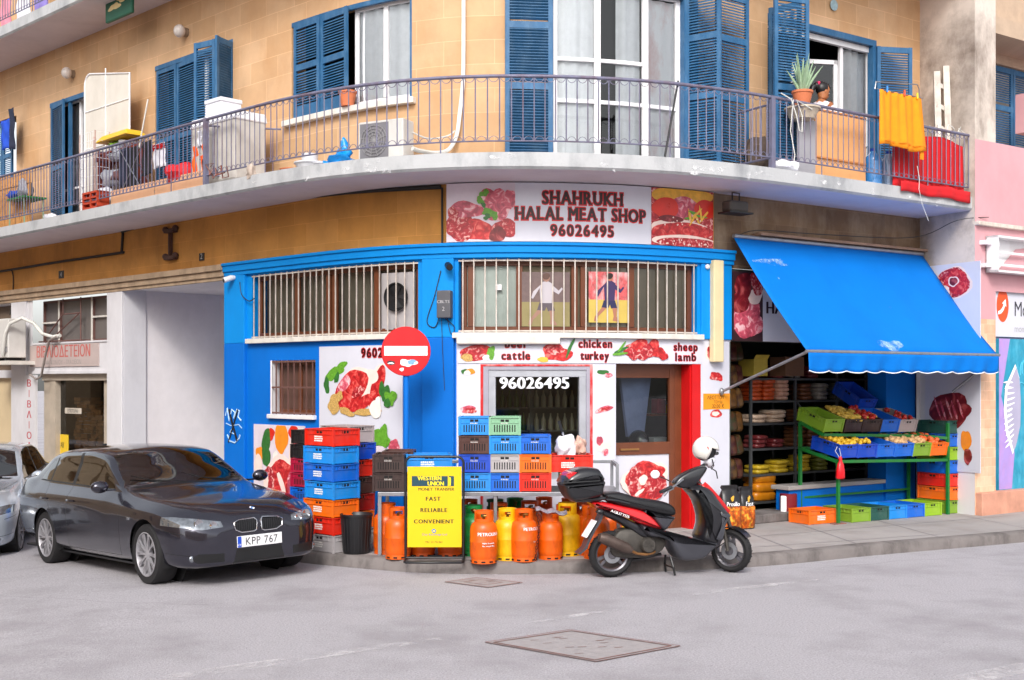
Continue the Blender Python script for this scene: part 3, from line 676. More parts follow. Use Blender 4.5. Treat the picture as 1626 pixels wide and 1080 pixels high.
# shop room behind
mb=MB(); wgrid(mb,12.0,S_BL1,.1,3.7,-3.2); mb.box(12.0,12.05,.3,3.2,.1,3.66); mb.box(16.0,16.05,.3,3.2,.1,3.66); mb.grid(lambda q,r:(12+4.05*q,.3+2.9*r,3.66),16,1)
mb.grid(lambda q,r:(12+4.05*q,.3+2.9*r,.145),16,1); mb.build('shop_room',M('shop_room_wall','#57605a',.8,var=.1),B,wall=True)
# ----- right shop opening -----
OP=(S_BL1,SU(1455),.13,2.62)
mb=MB(); wgrid(mb,S_BL1,S_END,2.62,3.6,-.02); mb.build('shop_lintel',m_dkroom,B,wall=True)
mb=MB(); mb.box(SU(1412),SU(1455)+.05,.05,.4,.13,2.62,n=2); mb.build('blue_column',m_blue_lo,B,wall=True,bevel=.01)
mb=MB(); s0,s1=SU(1262),SU(1412); mb.box(s0,s1,.1,.35,.13,.55,m=0,n=6); mb.box(s0-.05,s1,.06,.4,.551,.61,m=1,n=6); mb.build('low_wall',[m_blue_lo,m_pave],B,wall=True,bevel=.008)
mb=MB(); mb.box(SU(1168),SU(1262),.02,.5,.13,.26,n=3); mb.build('step',m_kerb,B,wall=True,bevel=.02)
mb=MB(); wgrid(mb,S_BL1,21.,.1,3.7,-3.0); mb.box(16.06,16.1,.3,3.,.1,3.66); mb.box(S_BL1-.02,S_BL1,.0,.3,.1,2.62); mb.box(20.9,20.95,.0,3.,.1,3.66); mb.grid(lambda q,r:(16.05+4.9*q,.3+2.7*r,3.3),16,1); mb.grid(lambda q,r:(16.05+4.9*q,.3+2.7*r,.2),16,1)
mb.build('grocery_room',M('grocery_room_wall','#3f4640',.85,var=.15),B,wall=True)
mb=MB(); wgrid(mb,SU(1455),S_END,.1,2.62,-.0); mb.build('end_wall',m_white,B,wall=True)
# ----- left of the shop: passage, pillars, bookbinder bay -----
mb=MB(); n=40
for z0,z1,d in ((3.585,3.64,.04),(3.64,3.73,.07),(3.73,3.82,.11)): mb.box(SL,S_BL0-.005,-d,.0,z0,z1,n=n)
mb.build('stone_cornice',m_cornice,B,wall=True,bevel=.01)
sp0,sp1=SU(172),SU(196)
mb=MB(); mb.box(sp0,sp1,-.03,.0,0,3.6); 
mb.box(sp0,sp1,.0,.42,0,3.64,n=1); mb.build('white_pillar',m_white,B,wall=True,bevel=.01)
mb=MB(); mb.add([(sp1-.04,.42,0),(sp1-.04,9,0),(sp1-.04,9,3.75),(sp1-.04,.42,3.75)],[(0,1,2,3)]); mb.grid(lambda q,r:(sp1-.04+(S_BL0-sp1+.04)*q,.0+2.2*r,3.62),8,1); mb.build('passage_wall',M('passage_paint','#f0eaeb',.7,var=.03,dirt='#c8bfc0',damt=.3,dscale=.8),B,wall=True)
# small window with unit seen at the back right edge of passage
mb=MB(); mb.box(S_BL0-.06,S_BL0-.01,.5,1.3,2.75,3.55,m=0); mb.box(S_BL0-.14,S_BL0-.005,.45,1.4,2.66,2.72,m=1); mb.build('passage_window',[M('dim_glass','#2a3836',.2),m_sill],B,wall=True)
# bay
s0,s1=SU(52),sp0; za,zb=2.79,3.58
mb=MB(); wgrid(mb,SL,SU(52),0,3.6,0,[(SL+.5,SU(21),.6,3.56)],mr=0,dep=.3); mb.box(SU(21),SU(44),-.04,.0,0,3.58); mb.build('left_wall',m_white,B,wall=True)
mb=MB(); wgrid(mb,s0,s1,2.24,za,0); mb.box(s0,s1,-.02,.3,2.22,2.27,n=4); mb.box(s0,s1,-.02,.3,za-.03,za,n=4); mb.build('sign_band',m_white,B,wall=True)
o=opening('transom_window'); frame(o,s0,s1,za,zb,-.2,m_rustbar,vb=[SU(78),SU(130)],hb=[],t=.04,glassm=None)
mb=MB(); mb.box(s0,s1,.24,.25,za,zb,n=4); mb.build('pane',M('dusty_pane','#66605e',.35,var=.15,scale=4),o,wall=True)
for a_,b_,z in ((s0,SU(78)-.02,3.17),(SU(130)+.02,s1,3.22)):
    mb=MB(); mb.box(a_,b_,.181,.2,z-.015,z+.015,n=2)
    for s in ((SU(78),) if z<3.2 else (SU(130),SU(158))): mb.box(s-.02,s+.02,.178,.2,za,zb)
    mb.build('glazing_bar',m_sill,o,wall=True)
mb=MB()
for a_,b_ in (((SU(90),3.58),(SU(90),3.3)),((SU(118),3.58),(SU(118),2.82)),((SU(60),2.84),(SU(90),3.3)),((SU(70),2.84),(SU(118),3.32)),((SU(90),3.3),(SU(118),3.3)),((SU(52),2.82),(SU(120),2.82))): mb.tube([(a_[0],.12,a_[1]),(b_[0],.12,b_[1])],.014,5)
mb.build('rusty_bracket',m_rustbar,o,wall=True)
o=opening('shop_window'); ca,cb=SU(60),s1; 
mb=MB(); mb.box(ca,ca+.25,.12,.2,.0,2.22); mb.box(ca+.27,ca+.5,.1,.2,0,2.22); mb.box(SU(153),SU(160),.14,.22,0,2.22); mb.box(SU(162),cb,.1,.2,0,2.22); mb.box(ca,cb,.08,.2,2.1,2.22,n=3); mb.build('frame',M('worn_cream_joinery','#b5a898',.6,var=.12,scale=4),o,wall=True)
p=MB(); p.grid(lambda q,r:(ca+.5+(SU(154)-ca-.5)*q,.2,.3+1.85*r),4,1); p.build('pane',g_win,o,wall=True)
mb=MB(); mb.box(ca,cb,1.6,1.65,0,2.3,n=3); mb.box(ca,ca+.03,.2,1.6,0,2.3); mb.box(cb-.03,cb,.2,1.6,0,2.3); mb.grid(lambda q,r:(ca+(cb-ca)*q,.2+1.5*r,2.28),3,1); mb.build('bay_room',M('bay_room_wall','#8a7458',.8,var=.2),o,wall=True)
o=opening('left_door'); mb=MB(); mb.box(SL+.5,SU(21),.2,.25,.6,2.2,n=4); mb.build('panel',M('beige_shutter','#d3bd98',.6,var=.06,scale=2),o,wall=True)
mb=MB(); mb.box(SL+.5,SU(21),.18,.26,2.2,3.56,n=4); mb.build('transom',M('brown_transom','#6e5c4c',.6,var=.15,scale=3),o,wall=True)
mb=MB(); mb.box(SL+.5,SU(21),.1,.2,2.15,2.3,n=4); mb.box(SL+.5,SU(21),.02,.2,2.55,2.75,n=4); mb.build('rail',m_white,o,wall=True)
# ================= neighbouring pink building =================
NB=thing('pink_building','pink plastered building with stained concrete corner and tiled pillar beside the corner building','building',(*W(S_N+1.,1.05),0))
m_pink=M('pink_plaster','#cc9aa0',.85,var=.06,scale=1.5,uv=True,dirt='#c48a8e',damt=.4,dscale=2,bump=.1,bscale=20)
m_conc=M('stained_concrete','#d2c5ba',.9,var=.14,scale=1.6,uv=True,dirt='#6a5a50',damt=.95,dscale=1.5,bump=.25,bscale=20)
m_tile=M('salmon_tile','#d9ab8c',.7,var=.12,scale=4,uv=True,kind='tile',col2='#e6c3a4',dirt='#b88868',damt=.4,dscale=5,bump=.1)
m_plum=M('mauve_wall','#9a8fa8',.7,var=.05,scale=3)
sP=S_N+.0; sP1=SU(1581,1.05); NE=27.5
mb=MB(); wgrid(mb,sP,sP1,4.95,9.5,1.05); mb.add([(S_END,0,2.6),(sP,-1.05,2.6),(sP,-1.05,9.5),(S_END,0,9.5)],[(0,1,2,3)]); mb.build('concrete_corner',m_conc,NB,wall=True)
mb=MB(); wgrid(mb,sP,NE,4.42,5.62,1.052,[(sP1+.9,NE-1,5.9,6.5)]); wgrid(mb,sP,NE,3.42,4.36,1.05); wgrid(mb,sP,sP1,3.0,3.42,1.05); mb.build('pink_wall',m_pink,NB,wall=True)
mb=MB(); wgrid(mb,sP1,NE,5.62,9.5,.4,[(sP1+.02,NE,5.7,7.1)],dep=.3); mb.box(sP1,NE,-1.05,-.4,7.25,7.5); mb.box(sP1,NE,-1.05,-.4,5.5,5.62); mb.build('upper_recess',M('ochre_recess','#b8a08a',.85,var=.1,uv=True),NB,wall=True)
mb=MB(); mb.box(sP,NE,-1.12,-1.0,4.36,4.42,n=2); mb.build('ledge',m_conc,NB,wall=True,bevel=.01)
mb=MB(); wgrid(mb,sP+.002,sP1,.12,3.0,1.05); mb.build('tiled_pillar',m_tile,NB,wall=True)
mb=MB(); mb.box(SU(1556,1.12),NE,-1.16,-1.0,.12,.46,n=2); mb.build('stone_plinth',M('salmon_plinth','#c9917a',.75,var=.15,scale=5,dirt='#8f6450',damt=.4),NB,wall=True,bevel=.012)
mb=MB(); mb.add([(S_END,0,.12),(sP,-1.05,.12),(sP,-1.05,2.6),(S_END,0,2.6)],[(0,1,2,3)]); mb.build('side_return',m_white,NB,wall=True)
mb=MB(); mb.box(sP1,NE,-.9,-.8,3.0,3.42); mb.box(sP1,NE,-.95,-.5,.12,3.0); mb.build('shop_recess',m_plum,NB,wall=True)
mb=MB(); mb.box(sP1+.02,NE,-.99,-.9,3.18,3.30); mb.build('shutter_box',m_black,NB,wall=True)
mb=MB(); mb.box(sP,NE,0,3,9.5,9.6); mb.add([(NE,-1.05,0),(NE,4,0),(NE,4,9.5),(NE,-1.05,9.5)],[(0,1,2,3)]); mb.build('roof',m_conc,NB,wall=True)
for k,u in enumerate((1583,1612)):
    o=bpy.data.objects.new('upper_window',None); COL.objects.link(o); o.parent=NB; s=SU(u,.45)
    shutter(o,s,.36,5.72,.62,1.36,0); 
# money transfer shop sign
t=wthing('shop_sign','white shop sign with orange oval arrow logo and dark lettering above the mural','sign',SU(1600,1.0),ZV(1600,535,1.0),.97)
m_or=M('orange_logo','#e8501c',.4,var=.15,scale=3); m_wl=M('white_lettering','#f4f4f6',.5,var=0); m_dk=M('charcoal_lettering','#2e2c32',.5,var=0); m_gl=M('grey_lettering','#a8a6aa',.5,var=0)
s0=sP1+.03; z0,z1=ZV(1600,535,1.),ZV(1600,449,1.)
mb=MB(); mb.box(s0,NE-.2,-1.0,-.95,z0,z1); mb.build('panel',m_panel,t,wall=True)
mb=MB(); cs,cz=SU(1590,1.)+.03,ZV(1590,485,1.); mb.blob(cs,cz,.155,.25,-1.003,0,irr=0,n=28)
mb.add([(cs-.12+a,-1.006,cz+b) for a,b in [(0,-.09),(.06,-.07),(.11,-.03),(.14,.02),(.10,.03),(.19,.10),(.21,-.02),(.18,0),(.14,-.07),(.08,-.12),(0,-.14)]],[tuple(range(11))],1)
mb.build('logo',[m_or,m_wl],t,wall=True)
mb=MB(); mb.text('MoneyGram',SU(1611,1.),ZV(1611,502,1.),.22,-1.003,bold=0,align='l',w=.9,m=0); mb.text('money transfer',SU(1611,1.),ZV(1611,527,1.),.1,-1.003,align='l',m=1); mb.build('lettering',[m_dk,m_gl],t,wall=True)
# lightbox shell on the pink wall
t=wthing('empty_lightbox','empty white light box frame with bare tubes fixed on the pink wall','light box',SU(1581,1.1),ZV(1581,432,1.1),1.1)
a=SU(1579,1.2); z0,z1=ZV(1581,432,1.2),ZV(1581,374,1.2)
mb=MB(); mb.box(a,a+.03,-1.25,-1.06,z0,z1); mb.box(a,NE-.5,-1.25,-1.06,z1-.03,z1); mb.box(a,NE-.5,-1.25,-1.06,z0,z0+.03); mb.box(a,NE-.5,-1.08,-1.06,z0,z1); mb.build('housing',m_wframe,t,wall=True)
mb=MB(); 
for z in (z0+.12,z0+.3): mb.tube([(a+.12,-1.15,z),(a+1.3,-1.15,z)],.018,6); 
mb.build('tubes',m_wl,t,wall=True)
mb=MB(); mb.add([(a+.25,-1.09,z0+.04),(a+1.2,-1.09,z0+.04),(a+1.2,-1.09,z0+.45),(a+.7,-1.09,z0+.38)],[(0,1,2,3)]); mb.build('stripe',m_pink,t,wall=True)
mb=MB()
for z in (z0+.1,z1-.1): mb.box(a-.14,a,-1.16,-1.05,z-.03,z+.03)
for z in (z0+.08,z1-.16): mb.box(a+.05,a+.13,-1.2,-1.09,z,z+.09)
mb.build('brackets',m_wframe,t,wall=True)
# mural: big white leaf shape over teal strokes
t=wthing('mural_board','board painted with a big white feather over teal and violet strokes','mural',SU(1600,1.05),.46,1.0)
mT=M('teal_paint','#1f8fae',.5,var=.15,scale=6,dirt='#63b9d2',damt=.6,dscale=9); mV=M('violet_paint','#a78fd0',.5,var=.1,scale=4,dirt='#c98fc4',damt=.6,dscale=6); mG=M('pale_grey_paint','#a9a4bd',.5,var=.08,scale=4)
m_teal2=M('light_teal_stroke','#58c0d8',.5,var=.1)
s0=SU(1586,1.02); mb=MB(); z1=ZV(1600,538,1.02); mb.box(s0,NE-.2,-1.02,-.96,.46,z1); mb.build('backing',mT,t,wall=True)
mb=MB(); mb.add([(s0+.0,-1.024,.47),(s0+.33,-1.024,.47),(s0+.4,-1.024,1.0),(s0,-1.024,2.0)],[(0,1,2,3)]); mb.add([(s0,-1.024,2.0),(s0+.05,-1.024,1.85),(s0+.28,-1.024,z1),(s0,-1.024,z1)],[(0,1,2,3)]); mb.build('violet_area',mV,t,wall=True)
mb=MB(); cs=SU(1607,1.02); zc0,zc1=ZV(1605,722,1.02),ZV(1605,578,1.02); L=zc1-zc0
lf=[(.0,0),(-.10,.25),(-.13,.5),(-.11,.75),(.04,1.0),(.10,.85),(.12,.6),(.11,.3),(.05,.1)]
mb.add([(cs+a*1.75,-1.030,zc0+b*L) for a,b in lf],[tuple(range(9))],0); mb.add([(cs+a*1.5+.03,-1.033,zc0+L*.04+b*L*.92) for a,b in lf],[tuple(range(9))],1)
for i in range(12):
    q=i/12; zz=zc0+L*(.12+.74*q); mb.blob(cs-.10+.02*math.sin(i),zz,.12,.018,-1.036,0,seed=i,rot=.5-.5*q,irr=.3,n=12)
mb.build('white_leaf',[m_wl,mG],t,wall=True)
mb=MB(); rd=random.Random(2)
for i in range(34): 
    s=rd.uniform(s0+.38,NE-1.2); z=rd.uniform(.6,z1-.12); q=rd.uniform(0,3); mb.tube([(s+.12*math.cos(q+k*.35)-.1,-1.024,z+.16*math.sin(q+k*.35)) for k in range(5)],.009,4)
mb.build('teal_strokes',m_teal2,t,wall=True)
# ================= shop signs =================
m_meat=M('print_meat','#b82630',.35,scale=15,kind='meat',col2='#eab6ae',var=.0); m_meat2=M('print_meat_pink','#cf5468',.35,scale=9,kind='meat',col2='#f0c4c8',var=0)
m_steak=M('print_steak','#c8262a',.35,scale=11,kind='meat',col2='#e26a60',var=.1); m_fat=M('print_fat','#f0d6cc',.35,var=.06,scale=9)
m_dkmeat=M('print_dark_meat','#7a1c22',.35,scale=6,kind='meat',col2='#b05050',var=.1); m_tom=M('print_tomato','#d42a18',.3,var=.1,scale=9); m_leaf=M('print_leaf','#5f9a2c',.4,var=.3,scale=30); m_leafd=M('print_dark_leaf','#2f6a2c',.4,var=.3,scale=20)
m_gar=M('print_garlic','#e8e2dc',.4,var=.08,scale=12); m_yel=M('print_yellow','#e8b040',.4,var=.2,scale=12); m_cream=M('print_pale','#d9ccd6',.4,var=.1,scale=3); m_seed=M('print_seed','#c09a58',.5,var=.5,scale=70); m_orp=M('print_orange','#ee8a1c',.4,var=.12,scale=8)
m_txr=M('red_outline','#d01420',.4,var=0); m_txk=M('black_maroon_letters','#2a0a0e',.4,var=0)
PR=[m_meat,m_meat2,m_steak,m_fat,m_dkmeat,m_tom,m_leaf,m_leafd,m_gar,m_yel,m_cream,m_seed,m_orp]
MT,MP,ST,FA,DK,TO,LE,LD,GA,YE,CR,SE,OR=range(13)
def rect_print(mb,s0,s1,z0,z1,y,m): mb.grid(lambda a,b:(s0+(s1-s0)*a,y,z0+(z1-z0)*b),max(1,int((s1-s0)/.1)),1,m)
def clipprint(mb,s0,s1,z0,z1,k0=0,pad=.0):
    for i in range(k0,len(mb.v)):
        x,y,z=mb.v[i]; mb.v[i]=(min(max(x,s0+pad),s1-pad),y,min(max(z,z0+pad),z1-pad))
def bigtext(mb,st,u,v,h,y,w=1.,m0=0,m1=1,d=0,pw=None):
    x=SU(u,d); z=ZV(u,v,d)
    if pw:
        X=sum((.45 if c==' ' else GLYPH[(c,0)][2]+.26) for c in st)-.26; tot=SU(u+pw/2,d)-SU(u-pw/2,d); w=tot/(X*h)
    mb.text2(st,x,z,h,y,m0,m1,w)
t=wthing('shop_sign_board','long white signboard with black and red lettering between two meat photographs under the balcony','sign',SU(920),3.83,.10)
s0,sa,sb,s1=SU(709,.1),SU(818,.1),SU(1034,.1),SU(1132,.1); z0,z1=3.835,4.57
mb=MB(); mb.box(s0,s1,-.10,-.01,z0,z1,n=30); mb.build('panel',m_panel,t,wall=True)
mb=MB(); y=-.102; rect_print(mb,s0,sa,z0,z1,y,CR); k=len(mb.v); L=sa-s0
for cx,cz,rx,rz,m in [(.2,.25,.3,.26,MT),(.45,.2,.3,.22,ST),(.3,.55,.32,.16,MP),(.75,.6,.24,.3,MP),(.62,.72,.2,.2,MP),(.86,.22,.22,.2,MT),(.75,.12,.16,.14,DK),(.1,.5,.1,.12,MT),(.92,.7,.12,.22,MP),(.25,.2,.2,.15,MT)]:
    y-=.001; mb.blob(s0+cx*L,z0+cz*.735,rx*L*.8,rz*.735*.85,y,m,seed=int(cx*99),irr=.2)
for cx,cz,r in [(.56,.82,.05),(.5,.7,.045),(.62,.5,.06),(.7,.44,.05),(.6,.42,.04),(.55,.62,.03)]: y-=.0005; mb.blob(s0+cx*L,z0+cz*.735,r*L*1.3,r*.735*1.2,y,LE if r>.04 else LD,seed=int(cx*77),irr=.5)
clipprint(mb,s0,sa,z0,z1,k); mb.build('meat_print',PR,t,wall=True)
mb=MB(); y=-.102; rect_print(mb,sb,s1,z0,z1,y,MT); k=len(mb.v); L=s1-sb
for cx,cz,rx,rz,m in [(.5,.9,.5,.16,YE),(.5,.68,.25,.2,MP),(.22,.66,.2,.19,TO),(.88,.68,.2,.18,TO),(.45,.3,.5,.17,FA),(.5,.27,.5,.15,ST),(.5,.1,.5,.1,FA),(.55,.07,.5,.08,MT),(.3,.47,.2,.06,DK)]:
    y-=.001; mb.blob(sb+cx*L,z0+cz*.735,rx*L,rz*.735,y,m,seed=int(cx*99),irr=.1)
for i in range(9): y-=.0002; mb.blob(sb+(.6+.06*(i%5))*L,z0+(.5+.05*(i//3))*.735,.09*L,.018,y,YE if i%3 else LE,seed=i,irr=.4,rot=i)
rd=random.Random(5)
for i in range(36): mb.blob(sb+rd.uniform(.1,.9)*L,z0+rd.choice([rd.uniform(.36,.5),rd.uniform(.02,.12)])*.735,.011,.011,y-.001,FA,seed=i,n=6)
clipprint(mb,sb,s1,z0,z1,k); mb.build('meat_print',PR,t,wall=True)
mb=MB(); bigtext(mb,'SHAHRUKH',926,325,.158,-.103,d=.1,pw=126); bigtext(mb,'HALAL MEAT SHOP',925,350,.155,-.103,d=.1,pw=205); bigtext(mb,'96026495',925,375,.135,-.103,d=.1,pw=99); mb.build('lettering',[m_txr,m_txk],t,wall=True)
# header strip over the window and door
t=wthing('shop_header_sign','white strip above shop window and door with meat pictures and bold animal names','sign',SU(950),2.3,.01)
z0,z1=ZV(950,577),ZV(950,536)
mb=MB(); mb.box(SU(727),SU(1113),-.012,-.001,z0,z1,n=24); mb.build('strip',m_panel,t,wall=True)
mb=MB(); y=-.0135
def pr(u,v,ru,rv,m,seed=1,rot=0,irr=.2,d=0,yy=None):
    global y
    y-=.0008; s=SU(u,d); sc=W(s,d)[1]/F; mb.blob(s,ZV(u,v,d),ru*sc*1.02,rv*sc,y if yy is None else yy,m,seed=seed,rot=rot,irr=irr)
pr(756,560,22,14,ST);pr(752,562,18,11,MT,3);pr(742,568,10,6,SE,5);pr(780,560,7,9,LE,6,irr=.4);pr(772,568,5,5,GA)
pr(884,560,22,14,ST,9,irr=.3);pr(880,556,14,8,MT,4);pr(862,571,9,4,YE,5);pr(905,552,3,14,LD,6,rot=-.4,irr=.4)
for i,(a,b,r) in enumerate([(1000,556,12),(1015,548,13),(1030,556,14),(1045,560,11),(1020,563,12),(1038,546,9),(1005,564,9),(1052,566,8)]): pr(a,b,r,r*.8,ST if i%2 else MT,i)
pr(985,556,12,2.5,LD,4,rot=.4);pr(983,562,12,2.5,LE,4,rot=.1);pr(986,551,10,2,LE,4,rot=.9)
mb.build('pictures',PR,t,wall=True)
mb=MB(); 
for s_,u,v,h,p_ in (('cattle',819,571,.098,44),('chicken',945,552,.098,52),('turkey',944,571,.098,44),('sheep',1088,557,.098,37),('lamb',1088,573,.098,32)): bigtext(mb,s_,u,v,h,-.0135,pw=p_)
bigtext(mb,'beef',819,552,.098,-.0135,pw=33)
mb.build('lettering',[m_txr,m_txk],t,wall=True)
# rolled box above the window hides the top of "beef"
t=wthing('rolled_blind_box','long white rolled blind casing above the shop window','blind box',SU(806,.1),2.56,.05)
mb=MB(); a,b=SU(724,.1),SU(890,.1); mb.box(a,b,-.10,-.013,2.55,2.66,n=10); mb.build('casing',m_sill,t,wall=True,bevel=.02)
# small pictures on white wall
t=wthing('wall_stickers','small printed pictures of meat scattered on the white shop wall','sticker')if False else None
def sticker(lab,lst,u,v):
    global mb,y
    t=wthing('meat_sticker',lab,'sticker',SU(u),ZV(u,v),.002,'meat stickers on the white wall'); mb=MB(); y=-.002
    for a in lst: pr(*a)
    mb.build('print',PR,t,wall=True)
sticker('orange and green food sticker left of the shop window',[(738,590,6,4,LD,2),(747,590,7,5,OR,3),(742,592,5,4,GA,3)],742,590)
sticker('pink mince sticker left of the window just above the blue crates',[(743,650,12,6,MP,2),(747,652,9,5,MT,3)],743,650)
sticker('grey fish sticker at the top between window and door',[(960,592,13,6,CR,3),(957,591,9,4,LD,4),(966,596,6,4,MP,4)],960,592)
sticker('pink sausage sticker midway between window and door',[(959,650,14,5,MP,3,.25),(959,650,10,3,MT,4,.25)],959,650)
sticker('plucked chicken sticker low between window and door',[(958,710,10,9,FA,3),(952,700,5,8,MP,4),(966,704,6,5,FA,5),(961,718,6,5,MP,6)],958,710)
sticker('round steak sticker beside the door under the cream duct',[(1128,560,9,14,FA,3),(1128,560,7,11,MT,4)],1128,560)
sticker('diced red meat sticker right of the door',[(1137,598,12,7,MT,3),(1133,595,6,5,ST,4),(1143,600,6,5,ST,5)],1137,598)
sticker('ribs sticker right of the door below the orange price note',[(1137,657,11,7,ST,3),(1136,657,7,4,FA,4)],1137,657)
# door picture
t=wthing('door_meat_print','big round red steak picture on the lower door panel','picture',SU(1025,-.19),.5,-.187); mb=MB(); y=.181
k=len(mb.v)
for a in [(1026,764,40,33,FA),(1026,764,37,30,ST,5),(1008,766,14,26,MT,6),(1040,770,20,22,MT,7),(1021,762,8,8,FA,2),(1020,762,5,5,GA,3),(1045,748,12,9,ST,8),(1015,782,10,3,FA,9,.6)]: pr(*a,d=-.18)
rw=len(mb.v); mb.build('print',PR,t,wall=True)
# poster with steak, garlic, leaves
def poster(lab,u0,u1,v0,v1,lst,d=.0,txt=None,bgm=None):
    global mb,y
    s0,s1,z0,z1=SU(u0),SU(u1),ZV((u0+u1)/2,v1),ZV((u0+u1)/2,v0); t=wthing('meat_poster',lab,'poster',(s0+s1)/2,z0,d+.012)
    mb=MB(); mb.box(s0,s1,-d-.012,-d-.0005,z0,z1,n=10); mb.build('panel',bgm or m_panel,t,wall=True); mb=MB(); y=-d-.0125; k=len(mb.v)
    for a in lst: pr(*a)
    clipprint(mb,s0,s1,z0,z1,k,.005); mb.build('print',PR,t,wall=True)
    if txt: mb=MB(); bigtext(mb,*txt); mb.build('lettering',[m_txr,m_txk],t,wall=True)
poster('tall white poster of red steaks and garlic with a number behind the no entry sign',508,640,549,760,
 [(528,595,14,10,LE,1,.4,.3),(541,585,16,8,LE,2,.3,.4),(520,612,7,12,LD,5,0,.3),(536,600,9,5,LD,15,.9,.3),(598,614,14,40,FA,3,-.35,.1),(600,616,12,37,ST,5,-.35,.1),(592,598,12,12,FA,7,0,.1),(562,617,43,29,FA,3,.62,.12),(558,618,39,26,ST,3,.62,.12),(548,610,16,10,MP,14,.6,.2),(570,622,14,8,MT,12,.6,.2),(575,640,30,11,ST,4,.35,.2),(532,642,15,14,SE,2,.6,.3),(552,654,16,6,SE,9,-.2,.3),(585,654,26,6,SE,7,.1,.2),(540,630,9,8,SE,14,.3,.4),
  (598,650,12,14,GA,5,0,.1),(602,640,6,10,GA,6),(612,622,9,16,LD,7,0,.5),(622,632,9,14,LE,8,0,.5),(617,640,6,8,LD,3),(605,697,16,14,LE,9,0,.5),(612,690,9,14,LE,6,.2,.4),(628,712,10,16,MP,3,0,.3),(600,725,28,18,CR,3),(560,745,30,20,MP,4)],txt=('96026495',610,567,.115,-.018,.9,0,1,0,72))
poster('poster of vegetables garlic and red steak on the blue wall beside the dark car',404,485,675,795,
 [(412,690,12,20,CR,1),(430,690,12,10,TO,2),(424,700,10,22,LD,3,-.2),(448,696,16,26,OR,4),(468,688,14,12,TO,5),(414,720,10,12,OR,8),(424,722,11,20,LD,9),(412,742,12,20,FA,5),(440,733,9,16,GA,6,.2),(430,748,8,14,GA,7,-.5),(475,720,24,38,FA,6),(477,724,22,34,MT,6),(446,762,44,40,FA,3,.5),(446,766,41,35,ST,3,.5),(430,758,12,20,MT,8,.4),(470,770,18,24,MP,4),(450,770,5,26,FA,4,.5,.2),(425,770,4,20,FA,4,-.2,.2)],bgm=m_cream)
# dark meat photo and second sign above the grocery opening
t=wthing('grocery_header_sign','shaded signboard with dark meat photograph and lettering half hidden by the awning','sign',SU(1220),2.64,.03)
s0,sa,s1=SU(1161),SU(1207),SU(1455); z0,z1=2.63,3.56
mb=MB(); mb.box(sa,s1,-.05,-.02,z0,z1,n=6); mb.box(s0,sa,-.05,-.02,z0,z1,n=1,m=1); mb.build('panel',[m_panel,M('dark_print_ground','#3a2224',.4)],t,wall=True)
mb=MB(); y=-.051; k=len(mb.v)
for a in [(1180,505,30,34,MP),(1170,480,22,18,DK),(1195,470,16,14,FA,4,.5),(1197,445,14,24,MT,5),(1176,455,20,20,DK,6),(1190,515,22,20,MP,7)]: pr(*a)
clipprint(mb,s0,sa,z0,z1,k,.003); mb.build('print',PR,t,wall=True)
mb=MB(); mb.text('HALAL MEAT SHOP',SU(1213),ZV(1213,498),.16,-.053,0,bold=2,align='l',sp=.17); mb.text('96026495',SU(1252),ZV(1252,524),.13,-.053,0,bold=2,align='l',sp=.17); mb.build('lettering',m_txk,t,wall=True)
# side return posters
va=Vector((*W(S_END,0),0)); vb_=Vector((*W(S_N,1.05),0)); dirv=(vb_-va).normalized(); rz=math.atan2(dirv.y,dirv.x)
def side_pt(u,v):
    # point of the return wall seen at u,v -> local x,z
    k=(u-U0)/F; t_=(k*va.y-va.x)/(dirv.x-k*dirv.y); yy=va.y+dirv.y*t_; return t_,CH+(H0-v)*yy/F,yy
t=thing('meat_poster','tall white poster with ring steak and meat sack on the side wall beyond the awning','poster',(va.x,va.y,0),rz)
xa,za,_=side_pt(1474,420); xb,zb,_=side_pt(1547,735); z_t=side_pt(1547,415)[1]
mb=MB(); mb.box(.12,1.17,-.012,-.001,.75,z_t); mb.build('panel',m_panel,t)
mb=MB(); y=-.0125
def sp(u,v,ru,rv,m,seed=1,rot=0,irr=.2):
    global y
    y-=.0005; a,z,yy=side_pt(u,v); a2=side_pt(u+ru,v)[0]; mb.blob(a,z,abs(a2-a),rv*yy/F,y,m,seed=seed,rot=rot,irr=irr)
for a in [(1514,450,28,28,FA,3),(1512,450,26,26,MT,3),(1520,448,20,19,ST,5),(1515,447,8,9,FA,4),(1515,447,6,7,DK,4),(1500,462,10,8,FA,5),(1508,652,34,27,DK,6),(1520,648,22,17,DK,9),(1535,700,8,18,OR,4),(1538,725,6,14,DK,4)]: sp(*a)
for i in range(5): sp(1490+i*9,648+i%2*4,1.6,18,MP,i,.4)
for i in range(len(mb.v)): 
    x,yy,z=mb.v[i]; mb.v[i]=(min(max(x,.13),1.16),yy,min(max(z,.76),z_t-.01))
mb.build('print',PR,t)
# ================= awning =================
T0=Vector((*W(SU(1165,.12),.12),0)); sT1=SU(1465,.12); T1=Vector((*W(sT1,.12),0))
wd=(T1-T0); WA_=wd.length; e=wd.normalized(); nn=Vector((e.y,-e.x,0)); rz=math.atan2(e.y,e.x)
ZT=4.0; zT1=4.0; PJ=1.27; ZF=2.455
t=thing('awning','big sloping bright blue fabric awning with scalloped valance over the grocery stall','awning',(T0.x,T0.y,0),rz)
m_awn=M('blue_awning_fabric','#0070c8',.7,spec=.15,var=.05,scale=1.3,dirt='#005cb4',damt=.35,dscale=1.2,bump=.1,bscale=5)
def aw(a,b): 
    x=.0+WA_*a; yb=-PJ*b; sag=-.05*math.sin(PI*b)-.012*math.sin(PI*a*3)*math.sin(PI*b)-.006*math.sin(a*9+b*7)*b
    return (x,yb,ZT+(ZF-ZT)*b+sag+.012*math.sin(a*23)*b*(1-b))
